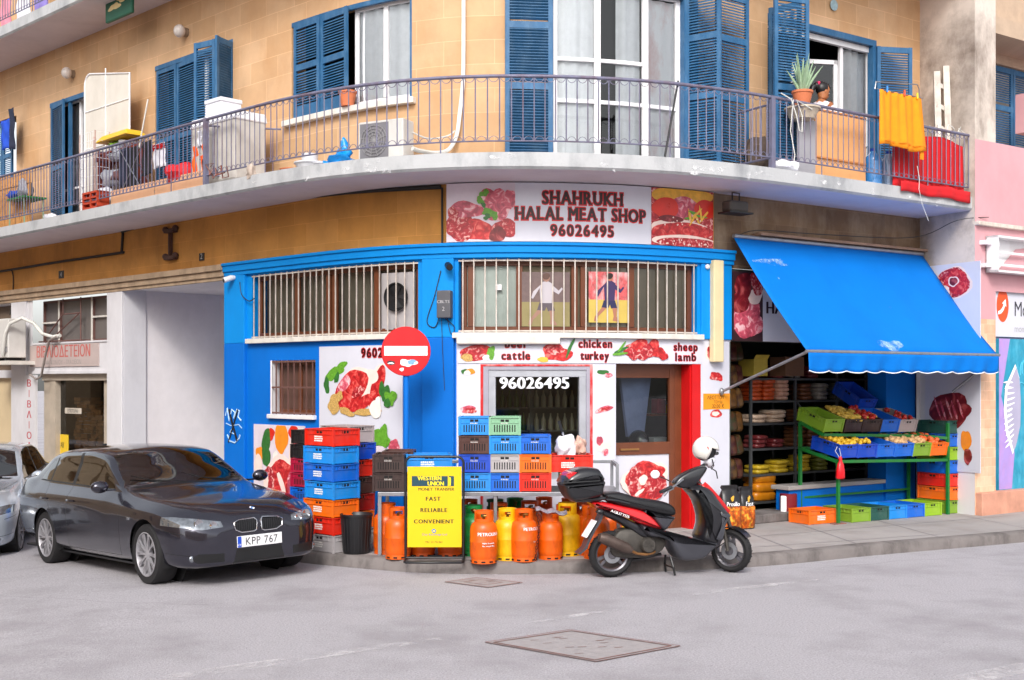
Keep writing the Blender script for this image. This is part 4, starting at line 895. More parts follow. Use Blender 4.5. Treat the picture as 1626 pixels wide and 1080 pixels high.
mb=MB(); mb.grid(aw,40,14); mb.build('canopy',m_awn,t,smooth=80,solid=.006)
mb=MB(); mb.grid(lambda a,b:(WA_*a,-PJ-.012-.02*math.sin(a*31)*b-.012*math.sin(a*77+2*b)*b,ZF-(.235+.026*abs(math.sin(a*PI*11)))*b),130,5); va_=mb.build('valance',m_awn,t,smooth=80,solid=.004)
mb=MB(); mb.tube([(WA_*a/130,-PJ-.014-.02*math.sin(a/130*31)-.012*math.sin(a/130*77+2),ZF-.237-.026*abs(math.sin(a/130*PI*11))) for a in range(131)],.007,5); mb.build('white_piping',m_wl,va_)
mb=MB(); mb.tube([(-.03,-PJ,ZF+.005),(WA_+.03,-PJ,ZF+.005)],.022,8); mb.build('front_bar',m_steel,t,smooth=60)
mb=MB(); mb.tube([(-.0,.0,ZT+.02),(WA_,.0,ZT+.02)],.03,8); mb.build('roller',m_steel,t,smooth=60)
mb=MB(); mb.ell((.8,-.2,0),(.0,.0,.0)); 
k=MB()
for ua,(ca_,cb_),(ra,rb),sd_ in ((0,(.43,.93),(.062,.05),3),(1,(.115,.19),(.075,.028),5),(2,(.58,.55),(.004,.006),1),(3,(.76,.35),(.004,.006),1),(4,(.1,.33),(.004,.006),2)):
    pts=[];n=18
    for j in range(n):
        q=2*PI*j/n; g=1+.25*math.sin(3*q+sd_)+.15*math.sin(5*q); p=aw(ca_+ra*g*math.cos(q),min(.995,cb_+rb*g*math.sin(q))); pts.append((p[0],p[1]-.006,p[2]+.007))
    c=aw(ca_,cb_); k.add([(c[0],c[1]-.006,c[2]+.007)]+pts,[(0,j+1,(j+1)%n+1) for j in range(n)])
k.build('faded_patch',M('faded_awning_patch','#a8cce6',.6,var=.05,speck=7,alpha=.75),t,smooth=80)
inv=wm(t).inverted(); s=SU(1145,.02); x,y_=W(s,.03); p=inv@Vector((x,y_,ZV(1145,622,.03)))
mb=MB(); mb.tube([tuple(p),(0,-PJ,ZF)],.019,8); mb.ell(tuple(p),(.035,.035,.05)); mb.build('support_arm',m_steel,t,smooth=50)
s=SU(1500,.9); mb=MB(); q=inv@Vector((*W(S_N-.1,.75),ZV(1470,622,.5))); mb.tube([tuple(q),(WA_,-PJ,ZF)],.019,8); mb.build('support_arm',m_steel,t,smooth=50)
# ledge above the awning
mb=MB(); a,b=SU(1195),SU(1462)
t=wthing('awning_ledge','thin brown weathered ledge on the dark brown wall just above the awning','ledge',(a+b)/2,ZV(1330,390),.1)
mb.box(a,b,-.16,-.0,4.06,4.10,n=8); mb.build('ledge',M('weathered_ledge','#8c6f5c',.9,var=.2,scale=5),t,wall=True,bevel=.008)
# ================= wall fittings =================
def wbox(name,lab,cat,u0,u1,v0,v1,d0,d1,mat,bevel=.008,group=None):
    s0,s1=SU(u0,d1),SU(u1,d1); um=(u0+u1)/2; z0,z1=ZV(um,v1,d1),ZV(um,v0,d1)
    t=wthing(name,lab,cat,(s0+s1)/2,z0,d1,group); mb=MB(); mb.box(s0,s1,-d1,-d0,z0,z1); return t,mb,(s0,s1,z0,z1)
t,mb,_=wbox('duct','tall cream cable duct standing out on the blue wall between door and awning','duct',1134,1150,413,575,.01,.11,None); mb.build('casing',M('aged_cream_plastic','#dccba0',.5,var=.08,scale=3),t,wall=True,bevel=.015)
t,mb,q=wbox('meter_box','dark grey electric box with faded lettering on the blue pilaster','electric box',693,715,461,505,.05,.17,None); mb.build('case',M('grey_metal_box','#56565c',.5,metal=.3,dirt='#77746e',damt=.4),t,wall=True,bevel=.012)
mb=MB(); mb.text('CBLTS',(q[0]+q[1])/2,q[3]-.16,.035,-.172,w=1.1,bold=1); mb.text('2',(q[0]+q[1])/2,q[2]+.09,.05,-.172); mb.build('lettering',m_gl,t,wall=True)
t,mb,q=wbox('note','orange paper note with handwritten price on white wall under the awning arm','paper note',1117,1159,625,650,.002,.006,None); mb.build('paper',M('orange_paper','#e89418',.7,var=.05),t,wall=True)
mb=MB(); c=(q[0]+q[1])/2; m_pen=M('brown_pen','#5a3a12',.7,var=0); mb.text('ΛΕΟΤΤΟΥ',c-.02,q[3]-.075,.045,-.008); mb.text('ΤΟΥΔΙ',c+.02,q[3]-.13,.035,-.008); mb.text('32.00 €',c+.02,q[2]+.02,.045,-.008); mb.build('handwriting',m_pen,t,wall=True)
def camera_(u,v,lab,dirx,m):
    s=SU(u); z=ZV(u,v); t=wthing('security_camera',lab,'camera',s,z,.0,'security cameras on the blue wall'); mb=MB(); mb.box(s-.035,s+.035,-.03,0,z-.05,z+.05); mb.build('mount',m_wframe,t,wall=True,bevel=.008)
    mb=MB(); mb.tube([(s,-.03,z),(s+dirx*.05,-.1,z-.01),(s+dirx*.16,-.2,z-.05)],[.03,.042,.042],10); mb.build('housing',m,t,wall=True,smooth=40)
    mb=MB(); mb.tube([(s+dirx*.161,-.201,z-.0505),(s+dirx*.166,-.207,z-.052)],.032,10); mb.build('lens',m_black,t,wall=True)
camera_(377,441,'white bullet camera with dangling wire at the left end of the blue wall',-.3,m_wframe); camera_(712,421,'dark bullet camera on white mount on the blue pilaster',.5,m_black)
t=wthing('alarm_dome','small round white sensor at the top right of the barred window','sensor',SU(1120),ZV(1120,424),.04); mb=MB(); mb.ell((SU(1120),-.045,ZV(1120,424)),(.035,.03,.035)); mb.build('dome',m_wframe,t,wall=True,smooth=60)
def lamp(u,v,lab):
    s=SU(u); z=ZV(u,v); t=wthing('wall_lamp',lab,'lamp',s,z,0,'round wall lamps above the balcony'); mb=MB(); mb.tube([(s,0,z),(s,-.07,z)],.07,14); mb.build('base',M('lamp_base','#8c7a68',.5),t,wall=True,smooth=40); mb=MB(); mb.ell((s,-.13,z),(.10,.09,.10)); mb.build('globe',M('opal_glass','#d9cfc8',.3,var=.03),t,wall=True,smooth=60)
lamp(117,118,'round white wall lamp above the leaning white panel'); lamp(297,52,'round white wall lamp above the blue shuttered door left of centre')
t=wthing('wall_plaque','small round pale blue plaque high on the ochre wall above the open shutters','plaque',SU(1322),ZV(1322,9),.02); mb=MB(); s=SU(1322); mb.lathe([(0,0),(.075,0),(.08,.01),(0,.015)],n=18,axis='y'); mb.xf(Matrix.Translation((s,-.02,ZV(1322,9)))@Matrix.Scale(-1,4,(0,1,0))); mb.build('disc',M('plaque_blue','#9ab4bc',.5,var=.2,scale=30),t,wall=True)
# house numbers
for u,v,n_,lab in ((97,436,'4','small dark house number plate over the bookbinder window'),(320,408,'2','small dark house number plate over the white passage')):
    t,mb,q=wbox('house_number',lab,'number plate',u-4,u+4,v-6,v+6,.002,.01,None); mb.build('plate',M('dark_plate','#2a2826',.5),t,wall=True); mb=MB(); mb.text(n_,(q[0]+q[1])/2,q[2]+.025,.085,-.0125,bold=1); mb.build('number',m_gl,t,wall=True)
# H bracket
s=SU(275); z0,z1=ZV(275,413),ZV(275,364); t=wthing('iron_bracket','rusty iron wall bracket shaped like a capital I on the ochre frieze','bracket',s,z0,.03); mb=MB(); mb.box(s-.02,s+.02,-.08,-.02,z0,z1)
for z in (z0+.03,z1-.03): mb.box(s-.14,s+.14,-.09,-.0,z-.03,z+.03); mb.ell((s-.15,-.05,z+.03),(.05,.05,.05)); mb.ell((s+.15,-.05,z+.03),(.05,.05,.05))
mb.build('bracket',M('rusty_iron','#4a3028',.7,var=.25,scale=12),t,wall=True,smooth=30)
# hanging flood lamp under the balcony
s=SU(1170,.3); t=wthing('flood_lamp','old grey flood lamp on a wire bracket under the balcony right of the signboard','flood lamp',s,ZV(1170,350,.3),.3)
z=ZV(1170,335,.3); mb=MB(); mb.box(s-.16,s+.16,-.36,-.18,z-.02,z+.13); mb.build('housing',M('dusty_grey_metal','#4e4a46',.7,var=.2),t,wall=True,bevel=.03); mb=MB(); mb.box(s-.2,s+.2,-.4,-.16,z-.04,z-.02); mb.tube([(s-.06,-.28,z+.13),(s-.06,-.28,4.56),(s+.06,-.28,4.56),(s+.06,-.28,z+.13)],.01,5); mb.build('bracket',m_black,t,wall=True)
# cables
def cable(lab,pts,r,mat=m_cable,d=.02,name='cable',sag=0):
    P=[]
    for i,p in enumerate(pts):
        u,v=p[:2]; dd=p[2] if len(p)>2 else d; P.append((SU(u,dd),-dd,ZV(u,v,dd)))
    # smooth
    Q=[]
    for i in range(len(P)-1):
        a=P[max(i-1,0)];b=P[i];c=P[i+1];e_=P[min(i+2,len(P)-1)]
        for k in range(6): Q.append(_cr(a,b,c,e_,k/6))
    Q.append(P[-1]); t=wthing(name,lab,'cable' if name=='cable' else 'pipe',P[0][0],P[0][2],d); mb=MB(); mb.tube(Q,r,6); mb.build('run',mat,t,wall=True,smooth=60); return t
cable('thick black conduit stepping along the ochre frieze at the left',[(-20,434),(20,428),(100,415),(188,402),(193,398),(195,372),(198,367),(250,352),(330,330)],.022)
cable('black cable run tight under the balcony across the curved ochre frieze',[(330,334),(430,320),(560,305),(640,300),(700,297)],.028,d=.03)
cable('thin drop cable from the conduit down to the left pillar',[(18,428),(21,440),(20,470),(16,500)],.012)
cable('cable drop beside the left end of the signboard down to the electric box',[(702,298),(702,340),(702,400),(700,430),(700,462)],.014)
cable('tangled thin wires under the electric box',[(700,430,.06),(690,470,.06),(678,510,.06),(690,520,.06),(697,505,.08)],.006)
cable('thin wire hanging from the electric box towards the barred window',[(710,504,.1),(716,530,.06),(722,520,.06),(706,505,.1)],.005)
cable('thin wire running straight down from the electric box',[(701,505,.08),(703,560,.06),(706,620,.06)],.004)
cable('dark wire hanging from the white camera at the left',[(381,448,.05),(384,468,.05),(395,478,.05),(404,474,.05)],.008)
cable('black line along the top of the dark brown wall right of the signboard',[(1134,303),(1250,312),(1380,328),(1465,340)],.03,m_cable,.03)
cable('thin black cable crossing from the awning corner to the pink building',[(1165,380,.1),(1200,366,.15),(1300,372,.2),(1450,377,.3),(1520,350,.9),(1570,345,1.1)],.006)
cable('white pipe snaking down the ochre wall beside the balcony air conditioner',[(736,-30,.05),(736,60,.05),(735,130,.05),(730,180,.06),(725,215,.08),(712,238,.12),(690,243,.2),(668,240,.4),(655,236,.5)],.028,m_cablew,name='pipe')
cable('thin white hose behind the balcony air conditioner',[(650,208,.4),(680,220,.3),(710,216,.15),(722,208,.08)],.01,m_cablew,name='pipe')
# traffic sign in front of the wall
x0,y0=at(645,14.55),14.55
t=thing('no_entry_sign','round red no entry traffic sign with stickers on a blue pole beside the shop','traffic sign',(x0,y0,.13))
mb=MB(); mb.tube([(0,0,0),(0,0,zat(520,y0)-.13)],.034,12); mb.build('pole',m_blue_lo,t,smooth=50)
zc=zat(558,y0)-.13; mb=MB(); mb.lathe([(0,-.05),(.294,-.05),(.3,-.045),(.3,-.04),(0,-.04)],(0,0,zc),40,axis='y'); mb.build('disc',M('sign_red','#c8101a',.35,var=.04,scale=4),t,smooth=30)
mb=MB(); mb.add([(x,-.0525,zc+z) for x,z in [(-.262,-.052),(.262,-.052),(.262,.062),(-.262,.062)]],[(0,1,2,3)]); mb.build('white_bar',m_wl,t)
mb=MB(); mb.blob(.03,zc-.14,.09,.05,-.0535,0,seed=4,irr=.4); mb.blob(.07,zc-.13,.05,.03,-.055,1,seed=2,irr=.3); mb.blob(-.05,zc-.22,.03,.018,-.0535,0,seed=6,irr=.3); mb.blob(-.18,zc-.14,.045,.028,-.0535,2,seed=7); mb.blob(-.18,zc-.145,.03,.012,-.0545,0,seed=3,irr=.5)
mb.build('sticker_residue',[m_wl,M('pale_blue_ink','#7aa6c8',.5,var=.2,scale=40),m_dk],t)
# graffiti
t=wthing('graffiti_tag','white and black graffiti scribble on the left end of the blue wall','graffiti',SU(374),ZV(374,705),.052)
mb=MB(); 
def gr(pts,r,m): mb.tube([(SU(a),-.052,ZV(a,b)) for a,b in pts],r,4,m,cap=False)
gr([(363,660),(366,648),(369,668),(373,650),(378,655),(376,664),(381,650),(385,652),(383,662),(388,668)],.012,0); gr([(366,690),(370,700),(378,703),(385,696),(386,690)],.013,0); gr([(364,672),(372,676),(384,674),(389,680)],.008,0); gr([(374,680),(370,686),(379,690)],.01,0)
gr([(369,650),(374,672),(382,700)],.02,1); gr([(383,650),(376,675),(368,702)],.016,1)
mb.build('paint',[M('white_spray','#b8d8f0',.6,var=.1),m_black],t,wall=True)
# ================= left bay writing and units =================
t=wthing('bookbinder_sign','faded pink greek lettering on a grey board over the bookbinder window','sign',SU(104),ZV(104,582),.02)
s0,s1=SU(49),SU(158); z0,z1=ZV(104,582),ZV(104,547)
mb=MB(); mb.box(s0,s1,-.02,-.002,z0,z1,n=3); mb.build('board',M('faded_pink_board','#b9a8a4',.7,var=.06,scale=3),t,wall=True)
mb=MB(); mb.text('ΒΙΒΛΙΟΔΕΤΕΙΟΝ',(s0+s1)/2,z0+.17,.20,-.022,bold=1,w=.93,sp=.2); mb.text('ΑΝ. ΚΩΝ/ΟΥ - ΓΡΑΦΕΙΟΝ'.replace('Α','A').replace('Ρ','P').replace('Φ','O').replace('Ω','O'),(s0+s1)/2,z0+.04,.075,-.022,m=1,w=1.1); mb.build('lettering',[M('faded_red_letters','#c2655e',.6,var=.1),M('faint_grey_letters','#9c9490',.6)],t,wall=True)
t=wthing('vertical_sign','vertical white strip with red greek letters beside the bookbinder window','sign',SU(47,.05),.2,.05)
s0,s1=SU(37,.05),SU(56,.05); mb=MB(); mb.box(s0,s1,-.05,-.005,.2,2.2); mb.build('board',m_white,t,wall=True)
mb=MB(); 
for i,ch in enumerate('ΒΙΒΛΙΟΔΕΤΕΙΟΝ'[:10]): 
    v=614+i*16.6; mb.text(ch,(s0+s1)/2,ZV(47,v,.05),.125,-.053,bold=1,w=1.6 if ch!='Ι' else 1)
mb.build('lettering',M('red_letters','#c22a3a',.6,var=.05),t,wall=True)
t,mb,q=wbox('yellow_notice','yellow notice sheet with a monogram in the bookbinder window','notice',90,108,690,728,-.2,-.19,None); mb.build('sheet',M('yellow_sheet','#e6c02c',.6,var=.03),t,wall=True); mb=MB(); mb.text('AB',(q[0]+q[1])/2,q[2]+.2,.1,.187,w=.7); mb.build('lettering',m_dk,t,wall=True)
t,mb,q=wbox('window_lettering','small white lettering plate inside the bookbinder window','lettering plate',103,129,648,657,-.2,-.195,None); mb.build('plate',M('plate_beige','#c9beb0',.6),t,wall=True); mb=MB(); mb.text('ΕΠΙΣΤΟΛΑΙ'.replace('Σ','Σ') if False else 'ΕΤΙΟΤΟΛΑΙ'.replace('Α','A'),(q[0]+q[1])/2,q[2]+.02,.06,.192,w=.9); mb.build('lettering',m_dk,t,wall=True)
# paper stacks inside
ms=M('kraft_stack','#a97c4c',.8,var=.35,scale=10); mw_=M('white_paper_stack','#cfcac4',.8,var=.15,scale=12)
rd=random.Random(6); k=0
for c_ in range(4):
    s=SU(92)+c_*.27; h=[1.75,1.7,1.65,1.55][c_]; t=wthing('paper_stack',['tall stack of brown paper bundles at the left inside the bookbinder window','second stack of brown paper bundles inside the bookbinder window','third stack of brown paper bundles inside the bookbinder window','brown paper stack next to the white papers in the bookbinder window'][c_],'paper stack',s,.1,-.6,'paper stacks in the bookbinder window')
    mb=MB(); z=.1
    while z<h: hh=rd.uniform(.05,.09); o=rd.uniform(-.03,.03); mb.box(s+o,s+o+.24,.32+o,.7,z,z+hh-.01); z+=hh
    mb.build('bundles',ms,t,wall=True)
s=SU(140,-.5); t=wthing('paper_stack','stack of white paper at the right inside the bookbinder window','paper stack',s,.1,-.5,'paper stacks in the bookbinder window'); mb=MB(); z=.1
while z<1.5: hh=.12; o=rd.uniform(-.03,.03); mb.box(s-.08+o,s+.3,.4+o,.7,z,z+hh-.01); z+=hh
mb.build('bundles',mw_,t,wall=True)
# air conditioners
m_ac=M('ac_white','#d3d0cc',.45,var=.05,scale=3,dirt='#a8a096',damt=.25,dscale=4); m_grill=M('ac_grille','#8c8a8c',.5,var=.1)
def acunit(t,w,h,dp,fan=True,fx=.33):
    mb=MB(); mb.box(-w/2,w/2,-dp,0,0,h); mb.build('casing',m_ac,t,bevel=.018)
    if fan:
        cx=-w/2+w*fx; r=h*.4; mb=MB(); mb.box(cx-r*1.05,cx+r*1.05,-dp-.004,-dp,h/2-r*1.1,h/2+r*1.1); mb.build('fan_plate',M('ac_fan_dark','#77757a',.6),t)
        mb=MB()
        for k in range(1,6): rr=r*k/5.2; mb.tube([(cx+rr*math.cos(j*PI/10),-dp-.012,h/2+rr*math.sin(j*PI/10)) for j in range(21)],.0065,4,cap=False)
        for k in range(12): a=k*PI/6; mb.tube([(cx+.03*math.cos(a),-dp-.012,h/2+.03*math.sin(a)),(cx+r*math.cos(a+.3),-dp-.012,h/2+r*math.sin(a+.3))],.006,4)
        mb.ell((cx,-dp-.014,h/2),(.03,.008,.03)); mb.build('fan_grille',m_grill,t)
    mb=MB(); 
    for x in (-w*.32,w*.32): mb.box(x-.03,x+.03,-dp+.02,-.02,-.05,0)
    mb.build('feet',m_black,t)
s=SU(607,.55); t=wthing('air_conditioner','white air conditioner unit with round fan grille standing on the balcony','air conditioner',s,4.83,.33); acunit(t,.66,.5,.26,fx=.36)
s=SU(-8,.5); t=wthing('air_conditioner','white air conditioner on a shelf high at the far left of the ground floor','air conditioner',s,ZV(10,568,.4),.12); acunit(t,.95,.72,.34,fan=False)
mb=MB(); mb.box(-.6,.62,-.4,.12,-.13,-.06); mb.build('shelf',m_sill,t)
mb=MB(); mb.box(.3,.45,-.36,-.345,.1,.2);mb.build('valve_cover',m_grill,t)
mb=MB(); mb.tube([(.32,-.37,.03),(.38,-.39,.12),(.45,-.38,.45),(.55,-.34,.62),(.75,-.2,.72),(1.0,-.1,.62),(1.25,-.05,.42),(1.55,0,.36),(1.75,.04,.38)],.032,8); mb.build('lagged_pipe',m_cablew,t,smooth=60)
mb=MB(); mb.tube([(1.7,.0,.36),(1.45,-.02,.3),(1.3,-.03,.0),(1.15,-.03,-.35),(.95,-.03,-.4),(.7,-.03,-.32)],.022,6); mb.build('drain_hose',M('grey_hose','#8f8580',.6),t,smooth=60)
# ================= opposite row (only seen as reflections) =================
OB=thing('opposite_building','ochre building row across the street mirrored in the panes','building',(0,-18,0))
mb=MB()
for i in range(9):
    x=-18+i*4; mb.box(x,x+2.8,0,3,0,8)
    mb.box(x+2.8,x+4,0,3,0,.9); mb.box(x+2.8,x+4,0,3,2.8,4.2); mb.box(x+2.8,x+4,0,3,6.4,8); mb.box(x+2.8,x+4,.4,.6,.9,2.8,1); mb.box(x+2.8,x+4,.4,.6,4.2,6.4,1)
fac=MB(); fac.v=list(mb.v); fac.f=list(mb.f); fac.m=list(mb.m)
OB2=thing('side_street_building','ochre building row across the side street mirrored in the car windows','building',(-21,20.5,0),math.atan2(.69,-.72))
fac.build('facade',[M('opposite_ochre','#d8b890',.9),m_black],OB2)
mb.build('facade',[M('opposite_ochre','#d8b890',.9),m_black],OB)
# ================= plastic crates =================
CC={'light blue':'#1485d6','blue':'#0b63c8','deep blue':'#0a44b8','navy':'#1b3a6a','red':'#d8240f','dark red':'#a81410','orange':'#ea6a0c','brown':'#4a2b26','dark brown':'#33211f','grey':'#a9a4a6','sage green':'#7fae8c','green':'#7da02c','dark green':'#1f5048','black':'#1e1a1c','crimson':'#a8163c','lime green':'#8eb424','faded grey':'#a89c9c'}
def cm(c): return M('crate_'+c.replace(' ','_'),CC[c],.42,var=.07,scale=5,dirt='#8c8078',damt=.16,dscale=9)
m_hole=M('crate_hole','#0e0c0c',.8,var=0)
def crate_mb(w,dp,h,slots=True,front_text=True,open_=True,mesh=False):
    mb=MB(); T=.012; rim=.014
    def wall4(z0,z1,e):   # ring
        mb.box(-w/2-e,w/2+e,-dp/2-e,-dp/2+T,z0,z1); mb.box(-w/2-e,w/2+e,dp/2-T,dp/2+e,z0,z1); mb.box(-w/2-e,-w/2+T,-dp/2+T,dp/2-T,z0,z1); mb.box(w/2-T,w/2+e,-dp/2+T,dp/2-T,z0,z1)
    wall4(0.004,h*.93,0.0)
    mb.box(-w/2+T,w/2-T,-dp/2+T,dp/2-T,.004,.016)
    wall4(h*.93,h*.985,rim); wall4(h*.66,h*.69,.008); wall4(.006,.02,.006)
    nx=6
    for i in range(nx+1):
        x=-w/2+.012+(w-.024)*i/nx
        for sy in (-1,1): mb.box(x-.005,x+.005,min(sy*dp/2,sy*(dp/2+.007)),max(sy*dp/2,sy*(dp/2+.007)),h*.69,h*.93)
    ny=8
    for i in range(ny+1):
        y=-dp/2+.012+(dp-.024)*i/ny
        for sx in (-1,1): mb.box(min(sx*w/2,sx*(w/2+.007)),max(sx*w/2,sx*(w/2+.007)),y-.005,y+.005,h*.69,h*.93)
    for sx in (-1,1):
        for sy in (-1,1): mb.box(sx*w/2-.012,sx*w/2+.012,sy*dp/2-.012,sy*dp/2+.012,.0,h*.98)
    # handle holes and slits
    for sy in (-1,1):
        a,b=(sy*(dp/2+.0015),sy*(dp/2+.0025)); mb.box(-.05,.05,min(a,b),max(a,b),h*.73,h*.85,1)
        if slots:
            for i in range(9): x=-w*.34+w*.68*i/8; mb.box(x-.006,x+.006,min(a,b),max(a,b),h*.18,h*.56,1)
    if mesh:
        for sx in (-1,1):
            a,b=(sx*(w/2+.0015),sx*(w/2+.0025))
            for i in range(10):
                for k in range(4): y=-dp*.44+dp*.88*i/9; mb.box(min(a,b),max(a,b),y-.014,y+.014,h*(.1+.2*k),h*(.22+.2*k),1)
    if not slots:
        for sx in (-1,1):
            a,b=(sx*(w/2+.0015),sx*(w/2+.0025)); mb.box(min(a,b),max(a,b),-.055,.055,h*.73,h*.87,1)
    return mb
m_prt=M('crate_print','#e9e6e2',.6,var=.2,scale=60)
def print_(mb,cx,y,z,w,rows=3):
    rd=random.Random(int(cx*100+z*77))
    for r in range(rows):
        x=cx-w/2
        while x<cx+w/2-.01: l=rd.uniform(.008,.022); mb.box(x,x+l,y,y+.001,z-r*.024,z-r*.024+.016,2); x+=l+.004
CR={}
def crate_proto(kind):
    if kind not in CR:
        w,dp,h,sl,tx,ms={'table':(.335,.5,.208,True,0,False),'long':(.5,.37,.20,False,1,False),'stall':(.35,.52,.195,False,0,False),'mesh':(.35,.5,.17,True,0,True),'flat':(.5,.37,.165,False,1,False)}[kind]
        mb=crate_mb(w,dp,h,sl,mesh=ms)
        if tx: print_(mb,-.02,-dp/2-.002,h*.5,.15)
        if kind=='table': print_(mb,-.0,-dp/2-.0035,h*.62,.09,1)
        me=mb.build('crate',[cm('grey'),m_hole,m_prt]).data; CR[kind]=(me,w,dp,h); bpy.data.objects.remove(bpy.data.objects['crate'])
    return CR[kind]
def crate(kind,col,x,y,z,rz,label,group,rx=0,ry=0,tilt=None):
    me,w,dp,h=crate_proto(kind); o=bpy.data.objects.new('plastic_crate',me); COL.objects.link(o); o.location=(x,y,z); o.rotation_euler=(rx,ry,rz); o.rotation_mode='XYZ'
    o.material_slots[0].link='OBJECT'; o.material_slots[0].material=cm(col)
    return tag(o,label,'crate',group)
ORD=['bottom','second','third','fourth','fifth','sixth','seventh','eighth']
def stack(kind,cols,x,y,z,rz,desc,group,jit=.006,seed=0):
    rd=random.Random(seed); h=crate_proto(kind)[3]; n=len(cols)
    for i,c in enumerate(cols):
        pos='bottom' if i==0 else ('topmost' if i==n-1 else f'{ORD[i]} from the bottom')
        if n==1: pos='single'
        crate(kind,c,x+rd.uniform(-jit,jit),y+rd.uniform(-jit,jit),z+i*(h+.002),rz+rd.uniform(-.02,.02),f'{c} crate, {pos} {desc}',group)
    return z+n*(h+.002)
GT='crates stacked on the steel table'; zt=.85; yt=13.4+.27
stack('table',['light blue','deep blue','brown','light blue'],at(755,yt),yt,zt,0,'in the leftmost four-high stack on the table',GT,seed=1)
stack('table',['blue','grey','light blue','sage green'],at(802,yt),yt,zt,0,'in the four-high stack under the window number',GT,seed=2)
stack('table',['red','orange','blue'],at(850,yt),yt,zt,0,'in the three-high stack on the table',GT,seed=3)
stack('table',['sage green'],at(912,yt+.06),yt+.06,zt,0,'low on the table behind the scooter box',GT)
crate('long','red',at(902,yt),yt-.02,zt+.21,.05,'bright red open crate holding white plastic bags behind the scooter box',GT)
stack('table',['dark brown','dark brown'],at(621,yt),yt,zt,0,'of two at the left end of the table',GT,seed=4)
stack('table',['brown'],at(635,yt+.5),yt+.42,zt+.22,0,'peeking above the pair at the left end of the table',GT,seed=5)
stack('table',['dark brown'],at(676,yt),yt,zt,0,'hidden behind the yellow board',GT,seed=6)
crate('long','light blue',at(680,yt+.1),yt+.1,zt+.21,.12,'light blue empty crate lying open above the yellow board',GT)
GF='crates stacked on the pavement beside the car'
zA=.131; RZ=R(-42); yA=13.9
def mid(u,y): return at(u,y)
stack('long',['grey','red','orange','light blue','blue','light blue','red'],mid(527,13.88),13.88,zA,RZ,'of the front stack by the black bin',GF,.012,11)
stack('long',['grey','orange','dark red','brown','red','deep blue','faded grey'],mid(552,14.25),14.3,zA+.02,RZ,'of the rear stack below the steak poster',GF,.012,12)
stack('mesh',['lime green','lime green','navy','blue','crimson','crimson','black','black'],mid(503,14.45),14.5,zA,R(-42),'of the netlike stack next to the vegetable poster',GF,.008,13)
# ---------- steel table ----------
t=thing('steel_table','long galvanised steel table carrying crates above the gas cylinders','table',(at(600,13.4),13.4,.131))
xr=at(985,13.4)-at(600,13.4); H=.70
mb=MB(); mb.box(0,xr,0,.85,H,H+.012); mb.box(-.0,xr,-.012,-.001,H-.03,H+.014); mb.build('table_top',m_steel,t,bevel=.003)
for x in (.02,xr*.485,xr-.02):
    for y in (.0,.82): mb=MB(); mb.box(x-.02,x+.02,y+.0,y+.035,0,H-.001); mb.build('leg',m_steel,t,bevel=.003)
mb=MB(); mb.box(0,xr,.84,.87,H+.28,H+.32)
for x in (.0,xr*.33,xr-.04): mb.box(x,x+.035,.85,.88,H,H+.28)
mb.box(xr-.035,xr,.2,.84,H+.281,H+.318); mb.box(xr-.035,xr,.17,.20,0,H+.318); mb.build('back_rail',m_steel,t,bevel=.003)
mb=MB(); mb.box(.04,xr-.04,.8,.84,.25,.28); mb.build('lower_rail',m_steel,t)
# white plastic bags in the red crate
m_bag=M('thin_white_plastic','#e6e6ee',.25,var=.04,scale=8,bump=.6,bscale=14)
def bag(name,lab,cat,x,y,z,r,m,seed,group=None,ns=.3):
    t=tag(MB().ell((0,0,r[2]*.9),r,22,14,ns=ns,seed=seed).build(name,m,smooth=50),lab,cat,group); t.location=(x,y,z); return t
bag('plastic_bag','crumpled white plastic bag standing in the red crate','bag',at(898,13.7),13.68,1.2,(.12,.12,.14),m_bag,3)
bag('plastic_bag','clear bag of pinkish bread beside the white bag in the red crate','bag',at(921,13.7),13.72,1.22,(.075,.09,.12),M('bread_bag','#cfa898',.3,var=.25,scale=12,bump=.4),5)
t=thing('feather_duster','dark handled brush leaning out of the white bags by the window','brush',(at(900,13.75),13.75,1.3)); mb=MB(); mb.tube([(0,0,0),(-.05,0,.2)],.012,6,); mb.build('silver_handle',M('silver_foil','#c9c9cf',.25,metal=.7),t); mb=MB(); mb.tube([(-.05,0,.2),(-.09,0,.33)],.017,6); mb.build('grip',m_black,t)
